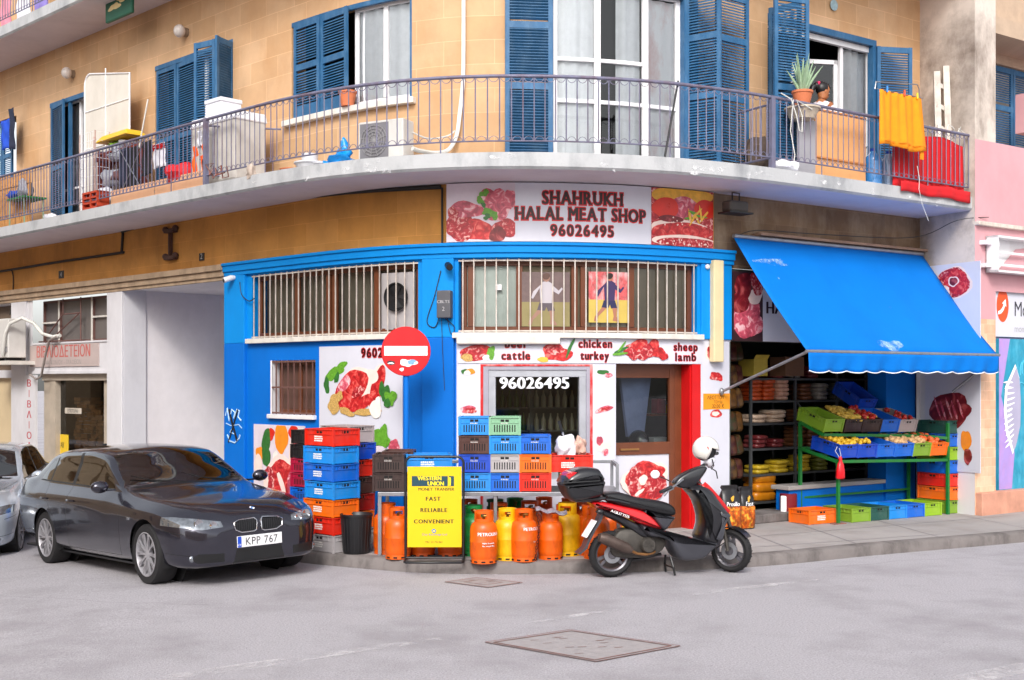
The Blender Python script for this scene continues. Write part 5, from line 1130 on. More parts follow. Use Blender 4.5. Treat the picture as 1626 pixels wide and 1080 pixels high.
# ---------- gas cylinders ----------
m_go=M('gas_orange','#e05c06',.38,var=.06,scale=4,dirt='#8a3a10',damt=.6,dscale=9); m_gy=M('gas_yellow','#e9b30c',.38,var=.06,scale=4,dirt='#a0700c',damt=.55,dscale=9); m_gg=M('gas_green','#0f7d3a',.4,var=.08,scale=4,dirt='#0a4a26',damt=.3,dscale=6)
def cyl_proto():
    t=thing('gas_cylinder','proto','gas cylinder'); R_=.148
    mb=MB(); mb.lathe([(0,.03),(R_*.86,.03),(R_*.97,.06),(R_,.1),(R_,.22),(R_*1.012,.225),(R_*1.012,.232),(R_,.237),(R_,.34),(R_*.97,.38),(R_*.86,.42),(R_*.6,.45),(.0,.462)],n=28); mb.build('body',m_go,t,smooth=40)
    mb=MB(); mb.lathe([(R_*.9,.045),(R_*.93,.0),(R_*.95,.0),(R_*.92,.045)],n=28)
    for k in range(5): a=-PI/2+(k-2)*.62; mb.xf(Matrix()) ; x,y=math.cos(a),math.sin(a); c=MB().box(-.022,.022,-.003,.0,.012,.028,1); c.xf(Matrix.Rotation(a+PI/2,4,'Z')@Matrix.Translation((0,-R_*.955,0))); mb.add(c.v,c.f,1)
    mb.build('foot_ring',[m_go,m_hole],t,smooth=40)
    mb=MB(); r=R_*.68; n=28
    # collar with two gaps cut as dark windows and an open back
    for z0,z1,rng in ((.435,.475,range(n)),(.475,.53,[i for i in range(n) if i%14 not in (1,2,3,4,5,6)]),(.53,.56,range(n))):
        for i in rng:
            a0,a1=2*PI*i/n+.35,2*PI*(i+1)/n+.35; v=[]
            for rr in (r,r-.008):
                for a in (a0,a1):
                    for z in (z0,z1): v.append((rr*math.cos(a),rr*math.sin(a),z))
            mb.add(v,[(0,2,3,1),(4,5,7,6),(0,1,5,4),(2,6,7,3),(1,3,7,5),(0,4,6,2)])
    mb.build('collar',m_go,t,smooth=30)
    mb=MB(); mb.tube([(0,0,.455),(0,0,.5)],.016,8); mb.tube([(0,0,.5),(.04,0,.5)],.012,8); mb.build('valve',M('brass_valve','#8c6a30',.4,metal=.8),t)
    return t
CP=cyl_proto(); first=[True]
def cyl(col,u,v,label,sc=1.,rot=0,y=None,word=None):
    x,yy=(at(u,y),y) if y else G(u,v,.131)
    mat={'orange':None,'yellow':{'gas_orange':m_gy},'green':{'gas_orange':m_gg}}[col]
    o=dup(CP,(x,yy,.132),rot,label,'gas cylinders on the pavement',mat=mat); o.scale=(sc,sc,sc)
    if word:
        for st,dx,z,h in word:
            vs=MB(); vs.text(st,0,0,h,0,bold=1); 
            pts=[((.1505)*math.sin((a+dx)/.1505),-(.1505)*math.cos((a+dx)/.1505),b+z) for a,_,b in vs.v]; m_=MB().add(pts,vs.f); c=m_.build('lettering',m_wl,o); 
            c.rotation_euler.z=-rot
    return o
PW=[('PETROLINA',.07,.30,.035),('Highly flammable',.06,.215,.014),('Net weight 10kg',.06,.185,.014)]
cyl('orange',768,893,'orange gas cylinder with white lettering, frontmost right beside the yellow board',word=PW)
cyl('orange',832,890,'orange gas cylinder in front below the orange crate stack',rot=.2,word=[('PETROLINA',.12,.34,.033),('Gas',.13,.21,.014)])
cyl('orange',874,887,'squat orange gas cylinder with a foil pack lying on its collar',rot=1.1,sc=.94)
cyl('yellow',806,888,'yellow gas cylinder between the two front orange ones',y=13.15)
cyl('yellow',901,881,'tall yellow gas cylinder left of the scooter tail',sc=1.05)
cyl('orange',947,884,'orange gas cylinder behind the scooter rear wheel',y=13.25,rot=2)
cyl('orange',925,874,'orange gas cylinder wedged between the yellow one and the scooter',y=13.75,rot=.6)
cyl('orange',632,886,'orange gas cylinder just left of the yellow board',rot=.5)
cyl('orange',614,882,'orange gas cylinder at the far left beside the table leg',y=13.62,rot=2.2,sc=1.02)
cyl('orange',671,884,'orange gas cylinder showing under the left half of the yellow board',y=13.4)
cyl('orange',715,884,'orange gas cylinder showing under the right half of the yellow board',y=13.4,rot=1)
cyl('green',752,884,'green gas cylinder directly behind the frontmost orange one',y=13.48)
cyl('orange',745,880,'orange gas cylinder at the back under the left crate stacks',y=14.15,rot=.9)
cyl('green',786,878,'green gas cylinder in the back row under the light blue crate',y=14.15,rot=2)
cyl('green',818,876,'green gas cylinder in the back row beside the table leg',y=14.3,rot=1)
cyl('orange',841,876,'orange gas cylinder in the back row behind the front pair',y=13.95,rot=.3)
cyl('orange',864,876,'orange gas cylinder in the back row under the red table crate',y=14.4)
cyl('orange',905,873,'orange gas cylinder deep under the right part of the table',y=14.3,rot=1.4)
cyl('orange',897,885,'orange gas cylinder between the squat orange one and the tall yellow one',y=13.55,rot=.2)
cyl('orange',938,878,'orange gas cylinder just behind the scooter number plate',y=13.5,rot=1.2)
cyl('orange',792,884,'orange gas cylinder in the second row beside the green one',y=13.75,rot=.5)
cyl('orange',967,880,'orange gas cylinder seen through the scooter frame',y=13.65,rot=1.9)
cyl('yellow',985,876,'yellow gas cylinder behind the scooter engine',y=14.0,rot=.4)
for c in list(CP.children): bpy.data.objects.remove(c)
bpy.data.objects.remove(CP)
# foil pack, chain
t=thing('foil_pack','silver and dark printed foil pack lying on the squat gas cylinder','pack',(at(875,13.1),13.08,.68),.1); mb=MB()
mb.loft([[(-.17+.34*i/8,y*(.07+.01*math.sin(i*2)),.015*math.sin(i*1.7)-.05*i/8+zz) for y,zz in ((-1,0),(-.6,.025),(.6,.03),(1,0),(.6,-.012),(-.6,-.012))] for i in range(9)]); mb.build('wrapper',M('foil_print','#b8b6c0',.25,metal=.5,var=.2,scale=20,dirt='#4a4060',damt=.8,dscale=16),t,smooth=40)
t=thing('chain','dark steel chain hanging between the front gas cylinders','chain',(at(853,12.98),12.98,.14)); mb=MB()
for k in range(17):
    z=.5-.03*k; a=(k%2)*PI/2; mb.tube([(.02*math.sin(k*.3)+.011*math.cos(q*PI/4)*math.cos(a),.011*math.cos(q*PI/4)*math.sin(a),z+.018*math.sin(q*PI/4)) for q in range(9)],.0035,4,cap=False)
mb.build('links',m_black,t)
t=thing('chain','rusty chain strung across the rear gas cylinders behind the scooter seat','chain',(at(920,13.6),13.6,.55)); mb=MB()
for k in range(14):
    f=k/13; a=(k%2)*PI/2; cx=-.12+f*.5; cz=.1+.12*(f-.5)**2*2; mb.tube([(cx+.018*math.sin(q*PI/4),.011*math.cos(q*PI/4)*math.cos(a),cz+.011*math.cos(q*PI/4)*math.sin(a)) for q in range(9)],.0035,4,cap=False)
mb.build('links',m_rust,t)
# ---------- black bin ----------
x,y=G(564,880,.131); t=thing('waste_bin','tall black plastic bin with ribbed sides beside the coloured crates','bin',(x,y+.1,.131))
mb=MB(); pr_=[(0,.0),(.145,0),(.15,.01),(.178,.42),(.186,.42),(.186,.445),(.176,.45),(.168,.44),(.14,.02),(0,.02)]; mb.lathe(pr_,n=32)
for i in range(24):
    a=2*PI*i/24; mb.box(-.004,.004,0,0.001,0,.001) if False else None
    mb.tube([(.152*math.cos(a),.152*math.sin(a),.03),(.176*math.cos(a),.176*math.sin(a),.4)],.004,4)
mb.build('bin_body',m_black,t,smooth=40)
# ---------- A-board ----------
yb=13.0; x0=at(690,yb); t=thing('money_transfer_board','yellow money transfer board in a black tube frame standing at the kerb','sign board',(x0,yb,.131))
s_=yb/F; Wd=92*s_; Hh=zat(724,yb)-.131
mb=MB(); r=.014; a=Wd/2; c=.1
def arc(cx,cz,q0,q1,rr=.07): return [(cx+rr*math.cos(q0+(q1-q0)*i/6),0,cz+rr*math.sin(q0+(q1-q0)*i/6)) for i in range(7)]
mb.tube([(-a,0,.02)]+arc(-a+.07,Hh-.08,PI,PI/2)+arc(a-.07,Hh-.08,PI/2,0)+[(a,0,.02)],r,8)
mb.tube([(-a,0,.04),(a,0,.04)],r*.8,8); mb.tube([(-a,.0,.03),(-a,.25,.015),(-a,.3,.015),(a,.3,.015),(a,.25,.015),(a,.0,.03)],r*.8,8); mb.tube([(-a,0,.03),(-a,-.14,.012),(-a+.02,-.17,.012),(a-.02,-.17,.012),(a,-.14,.012),(a,0,.03)],r,8)
mb.build('tube_frame',M('black_tube_paint','#1d1d20',.35,var=.1),t,smooth=50)
z0,z1=zat(869,yb)-.131,zat(741,yb)-.131; px=86*s_/2
mb=MB(); mb.box(-px,px,-.008,.008,z0,z1); mb.build('panel',M('yellow_board','#dfbc0a',.4,var=.03,scale=3,dirt='#caa40c',damt=.3),t,bevel=.002)
y=-.0095; mb=MB(); q=lambda u:(u-690)*s_; zz=lambda v:zat(v,yb)-.131; ink=M('dark_board_ink','#2a2816',.5,var=0); ib=M('dark_teal_ink','#16404e',.5,var=0); yl=M('yellow_ink','#f2d818',.5,var=0)
mb.add([(q(654),y,zz(772)),(q(711),y,zz(772)),(q(711),y,zz(756)),(q(654),y,zz(756))],[(0,1,2,3)],1)
for a_,b_ in ((714.5,720.5),): mb.add([(q(713),y,zz(772)),(q(721),y,zz(772)),(q(721),y,zz(756)),(q(713),y,zz(756))],[(0,1,2,3)],1); mb.add([(q(712.5),y-.0015,zz(771)),(q(716),y-.0015,zz(771)),(q(716),y-.0015,zz(758)),(q(712.5),y-.0015,zz(758))],[(0,1,2,3)],2)
mb.text('WESTERN',q(682),zz(762.5),.043,y-.002,2,bold=2,w=.93,sp=.1); mb.text('UNION',q(692),zz(770.8),.043,y-.002,2,bold=2,w=.93,sp=.1)
mb.text('MONEY TRANSFER',q(693),zz(779),.030,y,0,w=1.05,bold=1); mb.text('FAST',q(688),zz(795),.042,y,0,bold=2,w=1.02,sp=.25); mb.text('RELIABLE',q(689),zz(813),.042,y,0,bold=2,w=1.02,sp=.25); mb.text('CONVENIENT',q(689),zz(831),.042,y,0,bold=2,w=1.02,sp=.25)
mb.text('TEL: 22 751 862',q(689),zz(862),.018,y,0,w=1.1); mb.text('City Exchange Ltd',q(690),zz(850),.02,y,3,w=1.2)
mb.blob(q(689),zz(843),.024,.022,y,3,irr=0); mb.blob(q(689),zz(843),.012,.01,y-.001,2,seed=3,irr=.5); mb.build('lettering',[ink,ib,yl,M('blue_ink','#3f7ac0',.5,var=0)],t)
# ---------- green stall rack ----------
fl=Vector((*G(1331,832,.131),0)); fr_=Vector((*G(1505,817,.131),0)); e_=(fr_-fl).normalized(); nB=Vector((-e_.y,e_.x,0)); RL=(fr_-fl).length; rz=math.atan2(e_.y,e_.x)
t=thing('stall_rack','green painted steel stall rack with sloping shelves of fruit crates under the awning','rack',(fl.x,fl.y,.131),rz)
m_grn=M('green_rack_paint','#12702e',.45,var=.12,scale=6,dirt='#4a3a20',damt=.3,dscale=7)
D=.72
def beam(mb,p,q,r=.02):
    p,q=Vector(p),Vector(q); d=(q-p); L=d.length; m=d.to_track_quat('X','Z').to_matrix().to_4x4(); b=MB().box(0,L,-r,r,-r,r); b.xf(Matrix.Translation(p)@m); mb.add(b.v,b.f)
mb=MB(); beam(mb,(0,0,0),(0,0,.86)); mb.build('leg',m_grn,t); mb=MB(); beam(mb,(0,D,0),(0,D,1.37)); mb.build('leg',m_grn,t)
mb=MB(); beam(mb,(RL,0,0),(RL,0,1.34)); mb.build('leg',m_grn,t); mb=MB(); beam(mb,(RL,D,0),(RL,D,1.37)); mb.build('leg',m_grn,t)
mb=MB(); 
beam(mb,(0,0,.855),(RL,0,.80)); beam(mb,(0,D,1.0),(RL,D,.98)); beam(mb,(0,0,.85),(0,D,1.0)); beam(mb,(RL,0,.8),(RL,D,.98)); beam(mb,(0,D*.5,.93),(RL,D*.5,.9),.012); mb.build('lower_shelf',m_grn,t)
mb=MB(); beam(mb,(.0,.28,1.21),(RL-.25,.28,1.15)); beam(mb,(0,D,1.37),(RL,D,1.33)); beam(mb,(0,.28,1.21),(0,D,1.37)); beam(mb,(RL-.25,.28,1.15),(RL,.0,1.12)); beam(mb,(RL-.25,.28,1.15),(RL-.25,D,1.33)); mb.build('upper_shelf',m_grn,t)
mb=MB(); beam(mb,(0,D,.12),(RL,D,.1)); beam(mb,(0,D,.3),(RL,D,.32),.015); mb.build('back_rail',m_grn,t)
mb=MB(); mb.box(-.11,.11,-.05,.05,0,.012); mb.build('foot_plate',m_rust,t)
TM=wm(t)
def rl(x,y,z): p=TM@Vector((x,y,z)); return p.x,p.y,p.z
GS='fruit crates on the green rack'
def shelfcrate(col,x,fy,fz,tilt,label,w=.35,kind='stall',yaw=0):
    me,w_,dp,h=crate_proto(kind); p=rl(x+w_/2,fy+math.cos(tilt)*dp/2+.02,fz+math.sin(tilt)*dp/2+.025)
    o=crate(kind,col,*p,0,label,GS); o.rotation_mode='ZYX'; o.rotation_euler=(tilt,0,rz+yaw); o.rotation_mode='XYZ'
    o.rotation_euler=(Matrix.Rotation(rz+yaw,4,'Z')@Matrix.Rotation(tilt,4,'X')).to_euler(); return o
lows=[('deep blue',0.03,'deep blue crate with lemons at the left of the lower shelf behind the red bag'),('deep blue',.40,'deep blue crate, second on the lower shelf, right of the red bag'),('blue',.77,'plain blue crate in the middle of the lower shelf'),('blue',1.14,'blue crate with pale onions on the lower shelf'),('green',1.51,'green crate on the lower shelf beside the orange one'),('orange',1.88,'bright orange crate with peaches on the lower shelf')]
LC=[shelfcrate(c,x,.0,.87-.03*x/RL,.2,l) for c,x,l in lows]
ups=[('green',.02,'large green empty crate tipped at the left of the upper shelf'),('dark brown',.42,'dark brown crate heaped with bananas on the upper shelf'),('dark brown',.79,'dark brown crate with yellow and red fruit on the upper shelf'),('blue',1.16,'blue crate on the upper shelf between brown and grey'),('faded grey',1.53,'faded grey crate at the right of the upper shelf')]
UC=[shelfcrate(c,x,.28,1.22-.05*x/RL,.3,l) for c,x,l in ups]
shelfcrate('deep blue',1.2,.78,1.5,.5,'deep blue empty crate tilted up behind the upper shelf')
bots=[('green',.26,'green crate next to the orange one on the ground under the rack'),('dark green',.63,'dark green crate on the ground under the rack'),('light blue',1.0,'light blue crate on the ground left of its twin under the rack'),('blue',1.37,'blue crate on the ground third from the right under the rack'),('lime green',1.74,'lime green crate at the right end of the ground row under the rack')]
for c,x,l in bots: 
    p=rl(x+.18,.26,.0); crate('stall',c,*p,rz,l,GS)
p=rl(-.18,.30,.0); o=crate('long','orange',*p,rz,'orange crate with white print upside down on the ground by the rack leg',GS)
p=rl(RL+.2,.30,0); stack('stall',['green','orange','red','blue','lime green','blue','dark green'],p[0],p[1],.131,rz,'of the tower beside the green rack','crates towered beside the rack',.006,21)
# fruit
m_lem=M('lemon','#e0b02a',.45,var=.15,scale=12); m_ban=M('banana','#d8b24a',.5,var=.2,scale=9,dirt='#6a4a1c',damt=.4,dscale=9); m_oni=M('onion','#caa070',.5,var=.2,scale=14); m_pea=M('peach','#d8602a',.5,var=.25,scale=12); m_tmt=M('tomato_fruit','#b8281c',.35,var=.1)
def fill(o,m,n,r,lab,cat,seed,squash=1.):
    me,w,dp,h=crate_proto('stall'); rd=random.Random(seed); M0=o.matrix_basis if False else Matrix.LocRotScale(o.location,o.rotation_euler,None)
    t=bpy.data.objects.new(cat.replace(' ','_'),None); COL.objects.link(t); t.location=o.location; t.rotation_euler=o.rotation_euler; tag(t,lab,cat)
    mb=MB()
    for i in range(n):
        x,y_=rd.uniform(-w/2+.04,w/2-.04),rd.uniform(-dp/2+.04,dp/2-.04); z=h*.86+rd.uniform(0,.05)
        mb.ell((x,y_,z),(r*1.15*squash*rd.uniform(.85,1.15),r*1.15*rd.uniform(.85,1.15),r*1.1),8,6,rot=Matrix.Rotation(rd.uniform(0,3),3,'Z'))
    b=mb.build('fruit_pile',m,t,smooth=60); b['kind']='stuff'; t['kind']='stuff'
    return t
fill(LC[0],m_lem,60,.03,'heap of yellow lemons in the left deep blue crate','lemons',1); fill(LC[1],m_lem,26,.03,'few lemons in the second deep blue crate','lemons',2); fill(LC[3],m_oni,50,.032,'pale onions filling the blue crate','onions',3); fill(LC[4],m_oni,50,.03,'pale fruit filling the green crate on the lower shelf','fruit',4); fill(LC[5],m_pea,50,.034,'orange peaches filling the bright orange crate','peaches',5)
fill(UC[1],m_ban,34,.026,'yellow bananas heaped in the dark brown crate','bananas',6,2.6); fill(UC[2],m_tmt,40,.034,'red and yellow fruit heaped in the second brown crate','fruit',7); fill(UC[2],m_ban,10,.026,'loose bananas lying over the red fruit','bananas',8,2.6); fill(UC[4],m_tmt,14,.03,'few red tomatoes in the faded grey crate','tomatoes',9)
# red bag hanging on the rack
p=rl(-.02,-.06,.62); t=thing('red_bag','small bright red plastic bag tied with white string on the rack leg','bag',p,rz); m_rb=M('red_plastic','#e01422',.25,var=.06,bump=.5,bscale=18)
mb=MB(); rings=[]
for z,r1,r2 in ((0,.05,.03),(.02,.075,.045),(.1,.065,.05),(.2,.05,.035),(.25,.02,.02),(.28,.03,.02),(.31,.015,.012)): rings.append([(r1*math.cos(a*PI/6)*(1+.1*math.sin(a*2.5+z*30)),r2*math.sin(a*PI/6)*(1+.1*math.cos(a*2.5)),z) for a in range(12)])
mb.loft(rings); mb.build('bag_body',m_rb,t,smooth=60); mb=MB(); mb.tube([(0,0,.26),(-.03,.02,.33),(-.06,.04,.38),(-.02,.04,.44)],.004,4); mb.tube([(0,0,.26),(.03,.02,.32),(.01,.03,.42)],.004,4); mb.build('string',m_cablew,t)
# ---------- charcoal bags ----------
m_ch=M('charcoal_bag_black','#1c1a1c',.35,var=.2,scale=9,bump=.4,bscale=12); m_fl=M('flame_print','#d8620c',.35,var=.0,kind='meat',col2='#f4b83c',scale=12,dirt='#1c0c06',damt=1.,dscale=14)
def charcoal(u,v,w_,h_,lab,rz_,seed):
    x,y=G(u,v,.131); t=thing('charcoal_bag',lab,'bag',(x,y+.1,.131),rz_,'charcoal bags by the grocery step')
    rd=random.Random(seed); mb=MB(); rings=[]; N=24
    prof=[(0,.9,.75),(.03,1,1),(.25,1.02,1.15),(.55,.98,1.1),(.75,.9,.8),(.86,.78,.4),(.9,.7,.3),(.95,.82,.35),(1.0,.72,.4)]
    for f,a,b in prof: rings.append([(w_/2*a*max(-1,min(1,1.25*math.cos(q*2*PI/N)))*(1+.03*math.sin(q*3+f*9)),.085*b*max(-1,min(1,1.2*math.sin(q*2*PI/N)))*(1+(.25*math.sin(q*4.1+seed) if f>.8 else 0)),f*h_) for q in range(N)])
    mb.loft(rings)
    for k,f in enumerate(mb.f):
        c=sum((Vector(mb.v[i]) for i in f),Vector())/len(f)
        if c.y<-.02 and h_*.03<c.z<h_*(.5+.06*math.sin(c.x*40)): mb.m[k]=1
    mb.build('bag_body',[m_ch,m_fl],t,smooth=50)
    mb=MB(); yy=-.108; mb.text('Prosilio',-.0,h_*.56,.055,yy,0,bold=1,w=.8) if seed==1 else mb.text('Fast',-.0,h_*.56,.055,yy,0,bold=1,w=.9); mb.text('Charcoal',0,h_*.46,.04,yy,1,bold=1,w=.8)
    mb.blob(-.0,h_*.72,.02,.04,yy+.02,2,seed=seed,irr=.4); mb.build('lettering',[m_wl,M('orange_letter','#ee9a30',.4),m_yel],t)
charcoal(1160,845,.30,.60,'upright black charcoal bag with flame print, left one by the grocery entrance',.35,1); charcoal(1185,841,.24,.56,'upright black charcoal bag with flame print, right one by the grocery step',.45,2)
# ---------- grocery shelves ----------
s0,s1=SU(1193,-.8),SU(1440,-.8)
x,y,tx,ty=WP(s0); ox,oy=W(s0,-.8); t=thing('metal_shelving','dark steel shelving unit full of bagged goods inside the grocery','shelving',(ox,oy,.2),math.atan2(ty,tx)); SM=wm(t)
m_ang=M('dark_angle_steel','#5a5c5e',.5,metal=.5,var=.15); LSh=3.3
for k,x in enumerate((0,.95,1.9,2.6,3.3)):
    for y in (0,.45): mb=MB(); mb.box(x-.02,x+.02,y-.003,y+.003,0,2.2); mb.box(x-.02,x-.014,y,y+.03,0,2.2); mb.build('upright',m_ang,t)
SHZ=[.12,.52,.90,1.27,1.60,1.93]
for z in SHZ: mb=MB(); mb.box(0,LSh,0,.45,z-.03,z); mb.build('shelf',m_ang,t)
mb=MB(); beam(mb,(.95,0,1.6),(1.35,.0,1.2),.012); mb.build('brace',m_ang,t)
m_sk=lambda n,c,c2=None:M('bagged_'+n,c,.3,var=.15,scale=14,dirt=c2 or '#e8d8c8',damt=.35,dscale=14)
SK={'red and orange':m_sk('lentils','#c04a1c','#e0a070'),'pinkish':m_sk('rice_pink','#c99a84'),'pale cream':m_sk('flour','#cfb49c'),'brown':m_sk('nuts','#6a4028','#a87850'),'yellow':m_sk('corn','#c8a828','#e0d060'),'dark red':m_sk('beans','#6a2428','#c0807a'),'ochre':m_sk('sack','#c87a14','#d89030'),'olive':m_sk('tea','#6a6a28','#a0a060'),'mottled white':m_sk('sugar','#9a948c')}
pk_=MB(); N=16
pk_.loft([[(.12*sx*(abs(math.cos(q*2*PI/N))**.5)*(1 if math.cos(q*2*PI/N)>0 else -1)*a,.16*(abs(math.sin(q*2*PI/N))**.5)*(1 if math.sin(q*2*PI/N)>0 else -1)*a,z) for q in range(N)] for z,a,sx in ((0,.8,1),(.012,1,1),(.04,1.03,1),(.058,.98,1),(.066,.75,1))])
PKM=pk_.build('goods_bag',SK['brown'],smooth=60); pkm=PKM.data; bpy.data.objects.remove(PKM)
def pile(x,shelf,n,colname,desc,sc=(1,1,1),rd=random.Random(9)):
    z0=SHZ[shelf]+.202; h=.062*sc[2]
    for i in range(n):
        o=bpy.data.objects.new('goods_bag',pkm); COL.objects.link(o); p=SM@Vector((x+rd.uniform(-.01,.01),.17+rd.uniform(-.02,.02),0)); o.location=(p.x,p.y,z0+i*h); o.rotation_euler=(0,rd.uniform(-.04,.04),math.atan2(ty,tx)+rd.uniform(-.06,.06)); o.scale=sc
        o.material_slots[0].link='OBJECT'; o.material_slots[0].material=SK[colname]
        pos='bottom' if i==0 else ('topmost' if i==n-1 else ORD[i]+' from the bottom'); 
        tag(o,f'{colname} bag, {pos.replace("from the","from")} of {desc}','goods bag','bagged goods on the grocery shelves')
pile(.15,4,5,'red and orange','the left pile on the second highest shelf'); pile(.42,4,5,'red and orange','the second pile on the second highest shelf'); pile(.72,4,5,'pinkish','the pile numbered place on the second highest shelf') if False else pile(.72,4,5,'pinkish','the pink pile on the second highest shelf')
pile(1.25,4,4,'brown','the brown pile right of the brace'); pile(1.6,4,4,'mottled white','the white pile on the second highest shelf'); pile(2.15,4,4,'mottled white','the far white pile on the second highest shelf'); pile(2.45,4,3,'olive','the olive pile on the second highest shelf')
pile(.2,3,2,'pale cream','the left pile on the middle shelf',(1.3,1.1,1)); pile(.6,3,3,'pale cream','the second pile on the middle shelf',(1.3,1.1,1)); pile(1.2,3,3,'brown','the brown pile on the middle shelf',(1.3,1,1)); pile(1.7,3,3,'pale cream','the right cream pile on the middle shelf')
pile(.25,2,3,'dark red','the left dark pile above the lemon packs'); pile(.62,2,2,'dark red','the second dark pile above the lemon packs'); pile(1.1,2,5,'brown','the tall brown pile in the middle'); pile(1.4,2,5,'brown','the second tall brown pile in the middle')
pile(.3,1,2,'yellow','the yellow pile on the second lowest shelf',(1.2,1,1)); pile(.7,1,3,'yellow','the larger yellow pile on the second lowest shelf',(1.2,1,1)); pile(1.2,1,4,'yellow','the yellow pile behind the rack leg'); pile(1.6,1,4,'olive','the olive pile behind the rack')
pile(.35,0,3,'ochre','the big ochre sack stack by the step',(1.9,1.1,2.1)); pile(.12,5,2,'dark red','the top shelf pile at the left'); pile(.6,5,3,'dark red','the top shelf pile left of centre'); pile(1.0,5,3,'mottled white','the top shelf white pile'); pile(1.4,5,3,'dark red','the top shelf pile in the middle')
SNK=[M('snack_'+c[1:],c,.35,var=.3,scale=12,dirt=d,damt=.8,dscale=10) for c,d in (('#3a2418','#7a5a2a'),('#3c1216','#6a4a2c'),('#34341a','#5a2018'),('#5a3a10','#2c1a10'))]
sx=SU(1176,-.3)
for k in range(6):
    for c in range(2):
        s=sx+c*.2-.06; X,Y=W(s,-.5-.08*c); o=bpy.data.objects.new('snack_bag',pkm); COL.objects.link(o); o.location=(X,Y,.85+k*.33); o.rotation_euler=(R(78),.15*math.sin(k*3+c),math.atan2(ty,tx)); o.scale=(.95,.9,1.4); o.material_slots[0].link='OBJECT'; o.material_slots[0].material=SNK[(k+c)%4]
        tag(o,f'shiny {["brown","dark red","olive","ochre"][(k+c)%4]} snack bag, {["lowest","second","third","fourth","fifth","topmost"][k]} in the {"left" if c==0 else "right"} hanging column','snack bag','snack bags hanging by the grocery entrance')
t=wthing('carton_box','yellow cardboard carton standing on top of the grocery shelves','box',SU(1208,-.5),2.16,-.5); mb=MB(); mb.box(-.14,.14,0,.3,0,.24); mb.add([(-.14,0,.24),(.14,0,.24),(.1,-.08,.3),(-.18,-.08,.3)],[(0,1,2,3)]); mb.build('carton',M('yellow_carton','#b09a3a',.7,var=.15),t)
t=wthing('oil_carton','brown carton on the top grocery shelf half behind the awning','box',SU(1262,-.5),2.16,-.5); mb=MB(); mb.box(-.2,.2,0,.3,0,.28); mb.build('carton',M('brown_carton','#6a4a34',.8,var=.15),t)
s=SU(1245,-.2); x,y=W(s,-.12); t=thing('maroon_drum','maroon and white tin standing on the grocery threshold','tin',(x,y,.14)); mb=MB(); mb.lathe([(0,0),(.12,0),(.12,.36),(0,.36)],n=20); mb.build('tin_body',M('maroon_tin','#7a1420',.4,var=.1),t,smooth=40); mb=MB(); mb.box(-.13,-.05,-.125,-.05,.02,.34); mb.build('label_sheet',m_wl,t,bevel=.02)
# ---------- things seen through the shop window and door ----------
t=wthing('drinks_fridge','dim drinks fridge with rows of bottles behind the shop window','fridge',SU(830,-1.6),.2,-1.6); m_fr=M('fridge_grey','#6a726e',.5)
mb=MB(); mb.box(-1.1,1.2,.5,.55,0,2.1); mb.box(-1.1,-1.05,0,.5,0,2.1); mb.box(1.15,1.2,0,.5,0,2.1); mb.box(.1,.14,-.02,.02,0,2.1); mb.build('cabinet',m_fr,t)
for z in (.5,.85,1.2,1.52): mb=MB(); mb.box(-1.05,1.15,.02,.5,z-.02,z); mb.build('shelf',m_fr,t)
bp=MB(); bp.lathe([(0,0),(.032,0),(.034,.02),(.034,.14),(.012,.2),(.012,.235),(0,.24)],n=10)
for k,z in enumerate((.5,.85,1.2,1.52)):
    for j,(cn,cc) in enumerate((('green','#5a7a3a'),('pale','#c8c4a8'))):
        mb=MB()
        for i in range(11): mb2=[(p[0]-.98+j*1.08+i*.1,p[1]+.12,p[2]+z) for p in bp.v]; mb.add(mb2,bp.f)
        b=mb.build('bottle_row',M('bottle_'+cn,cc,.25,var=.1),t,smooth=40)
t=wthing('meat_counter','glass meat counter with red trays behind the shop window','counter',SU(880,-1.),.2,-1.0); mb=MB(); mb.box(-1.2,.8,0,.6,0,.85); mb.box(-1.2,.8,-.02,.1,.85,.9); mb.build('base',M('counter_steel','#8a8c8e',.35,metal=.5),t); mb=MB()
for i in range(7): mb.box(-1.1+i*.27,-.9+i*.27,.1,.4,.86,.92)
mb.build('meat_trays',m_meat,t)
# helmet and plastic on the sill behind the door glass
t=wthing('black_helmet','glossy grey black helmet resting behind the door glass','helmet',SU(1014,-.38),1.12,-.38); mb=MB(); mb.ell((0,0,.16),(.14,.16,.165),20,14); mb.build('shell',M('helmet_black','#3a3a3e',.2,coat=.6),t,smooth=60); mb=MB(); mb.box(-.15,.15,-.03,.2,-.04,0); mb.build('visor_rim',m_black,t,bevel=.03)
t=wthing('shop_table','dark table standing just inside the shop door','table',SU(1025,-.7),.15,-.7); mb=MB(); mb.box(-.45,.5,-.3,.3,.90,.94); mb.build('table_top',m_brown,t); mb=MB(); mb.box(-.4,.45,.2,.25,0,.9); mb.build('back_panel',m_brown,t)
bag('plastic_bag','white plastic bag lying beside the black helmet inside the door','bag',*W(SU(1042,-.5),-.5),1.09,(.16,.12,.05),m_bag,8)
m_jk=M('grey_blue_cloth','#7c86b0',.85,var=.15,scale=5)
t=wthing('work_coat','long grey blue coat hanging inside the shop door','coat',SU(1008,-.5),1.35,-.5); mb=MB(); rings=[]
for z,a in ((0,.12),(.3,.16),(.6,.2),(.85,.24),(.98,.12)): rings.append([(a*math.cos(q*PI/8)*(1+.12*math.sin(q*3)),.08*math.sin(q*PI/8),z) for q in range(16)])
mb.loft(rings); mb.build('cloth',m_jk,t,smooth=60)
t=wthing('inside_shelf','brown shelf with small boxes and jars on the right inside the door','shelf',SU(1062,-.5),1.1,-.5); mb=MB(); mb.box(-.3,.35,0,.3,.0,.03); mb.box(-.3,.35,0,.3,.52,.55); mb.build('shelf_board',m_brown,t)
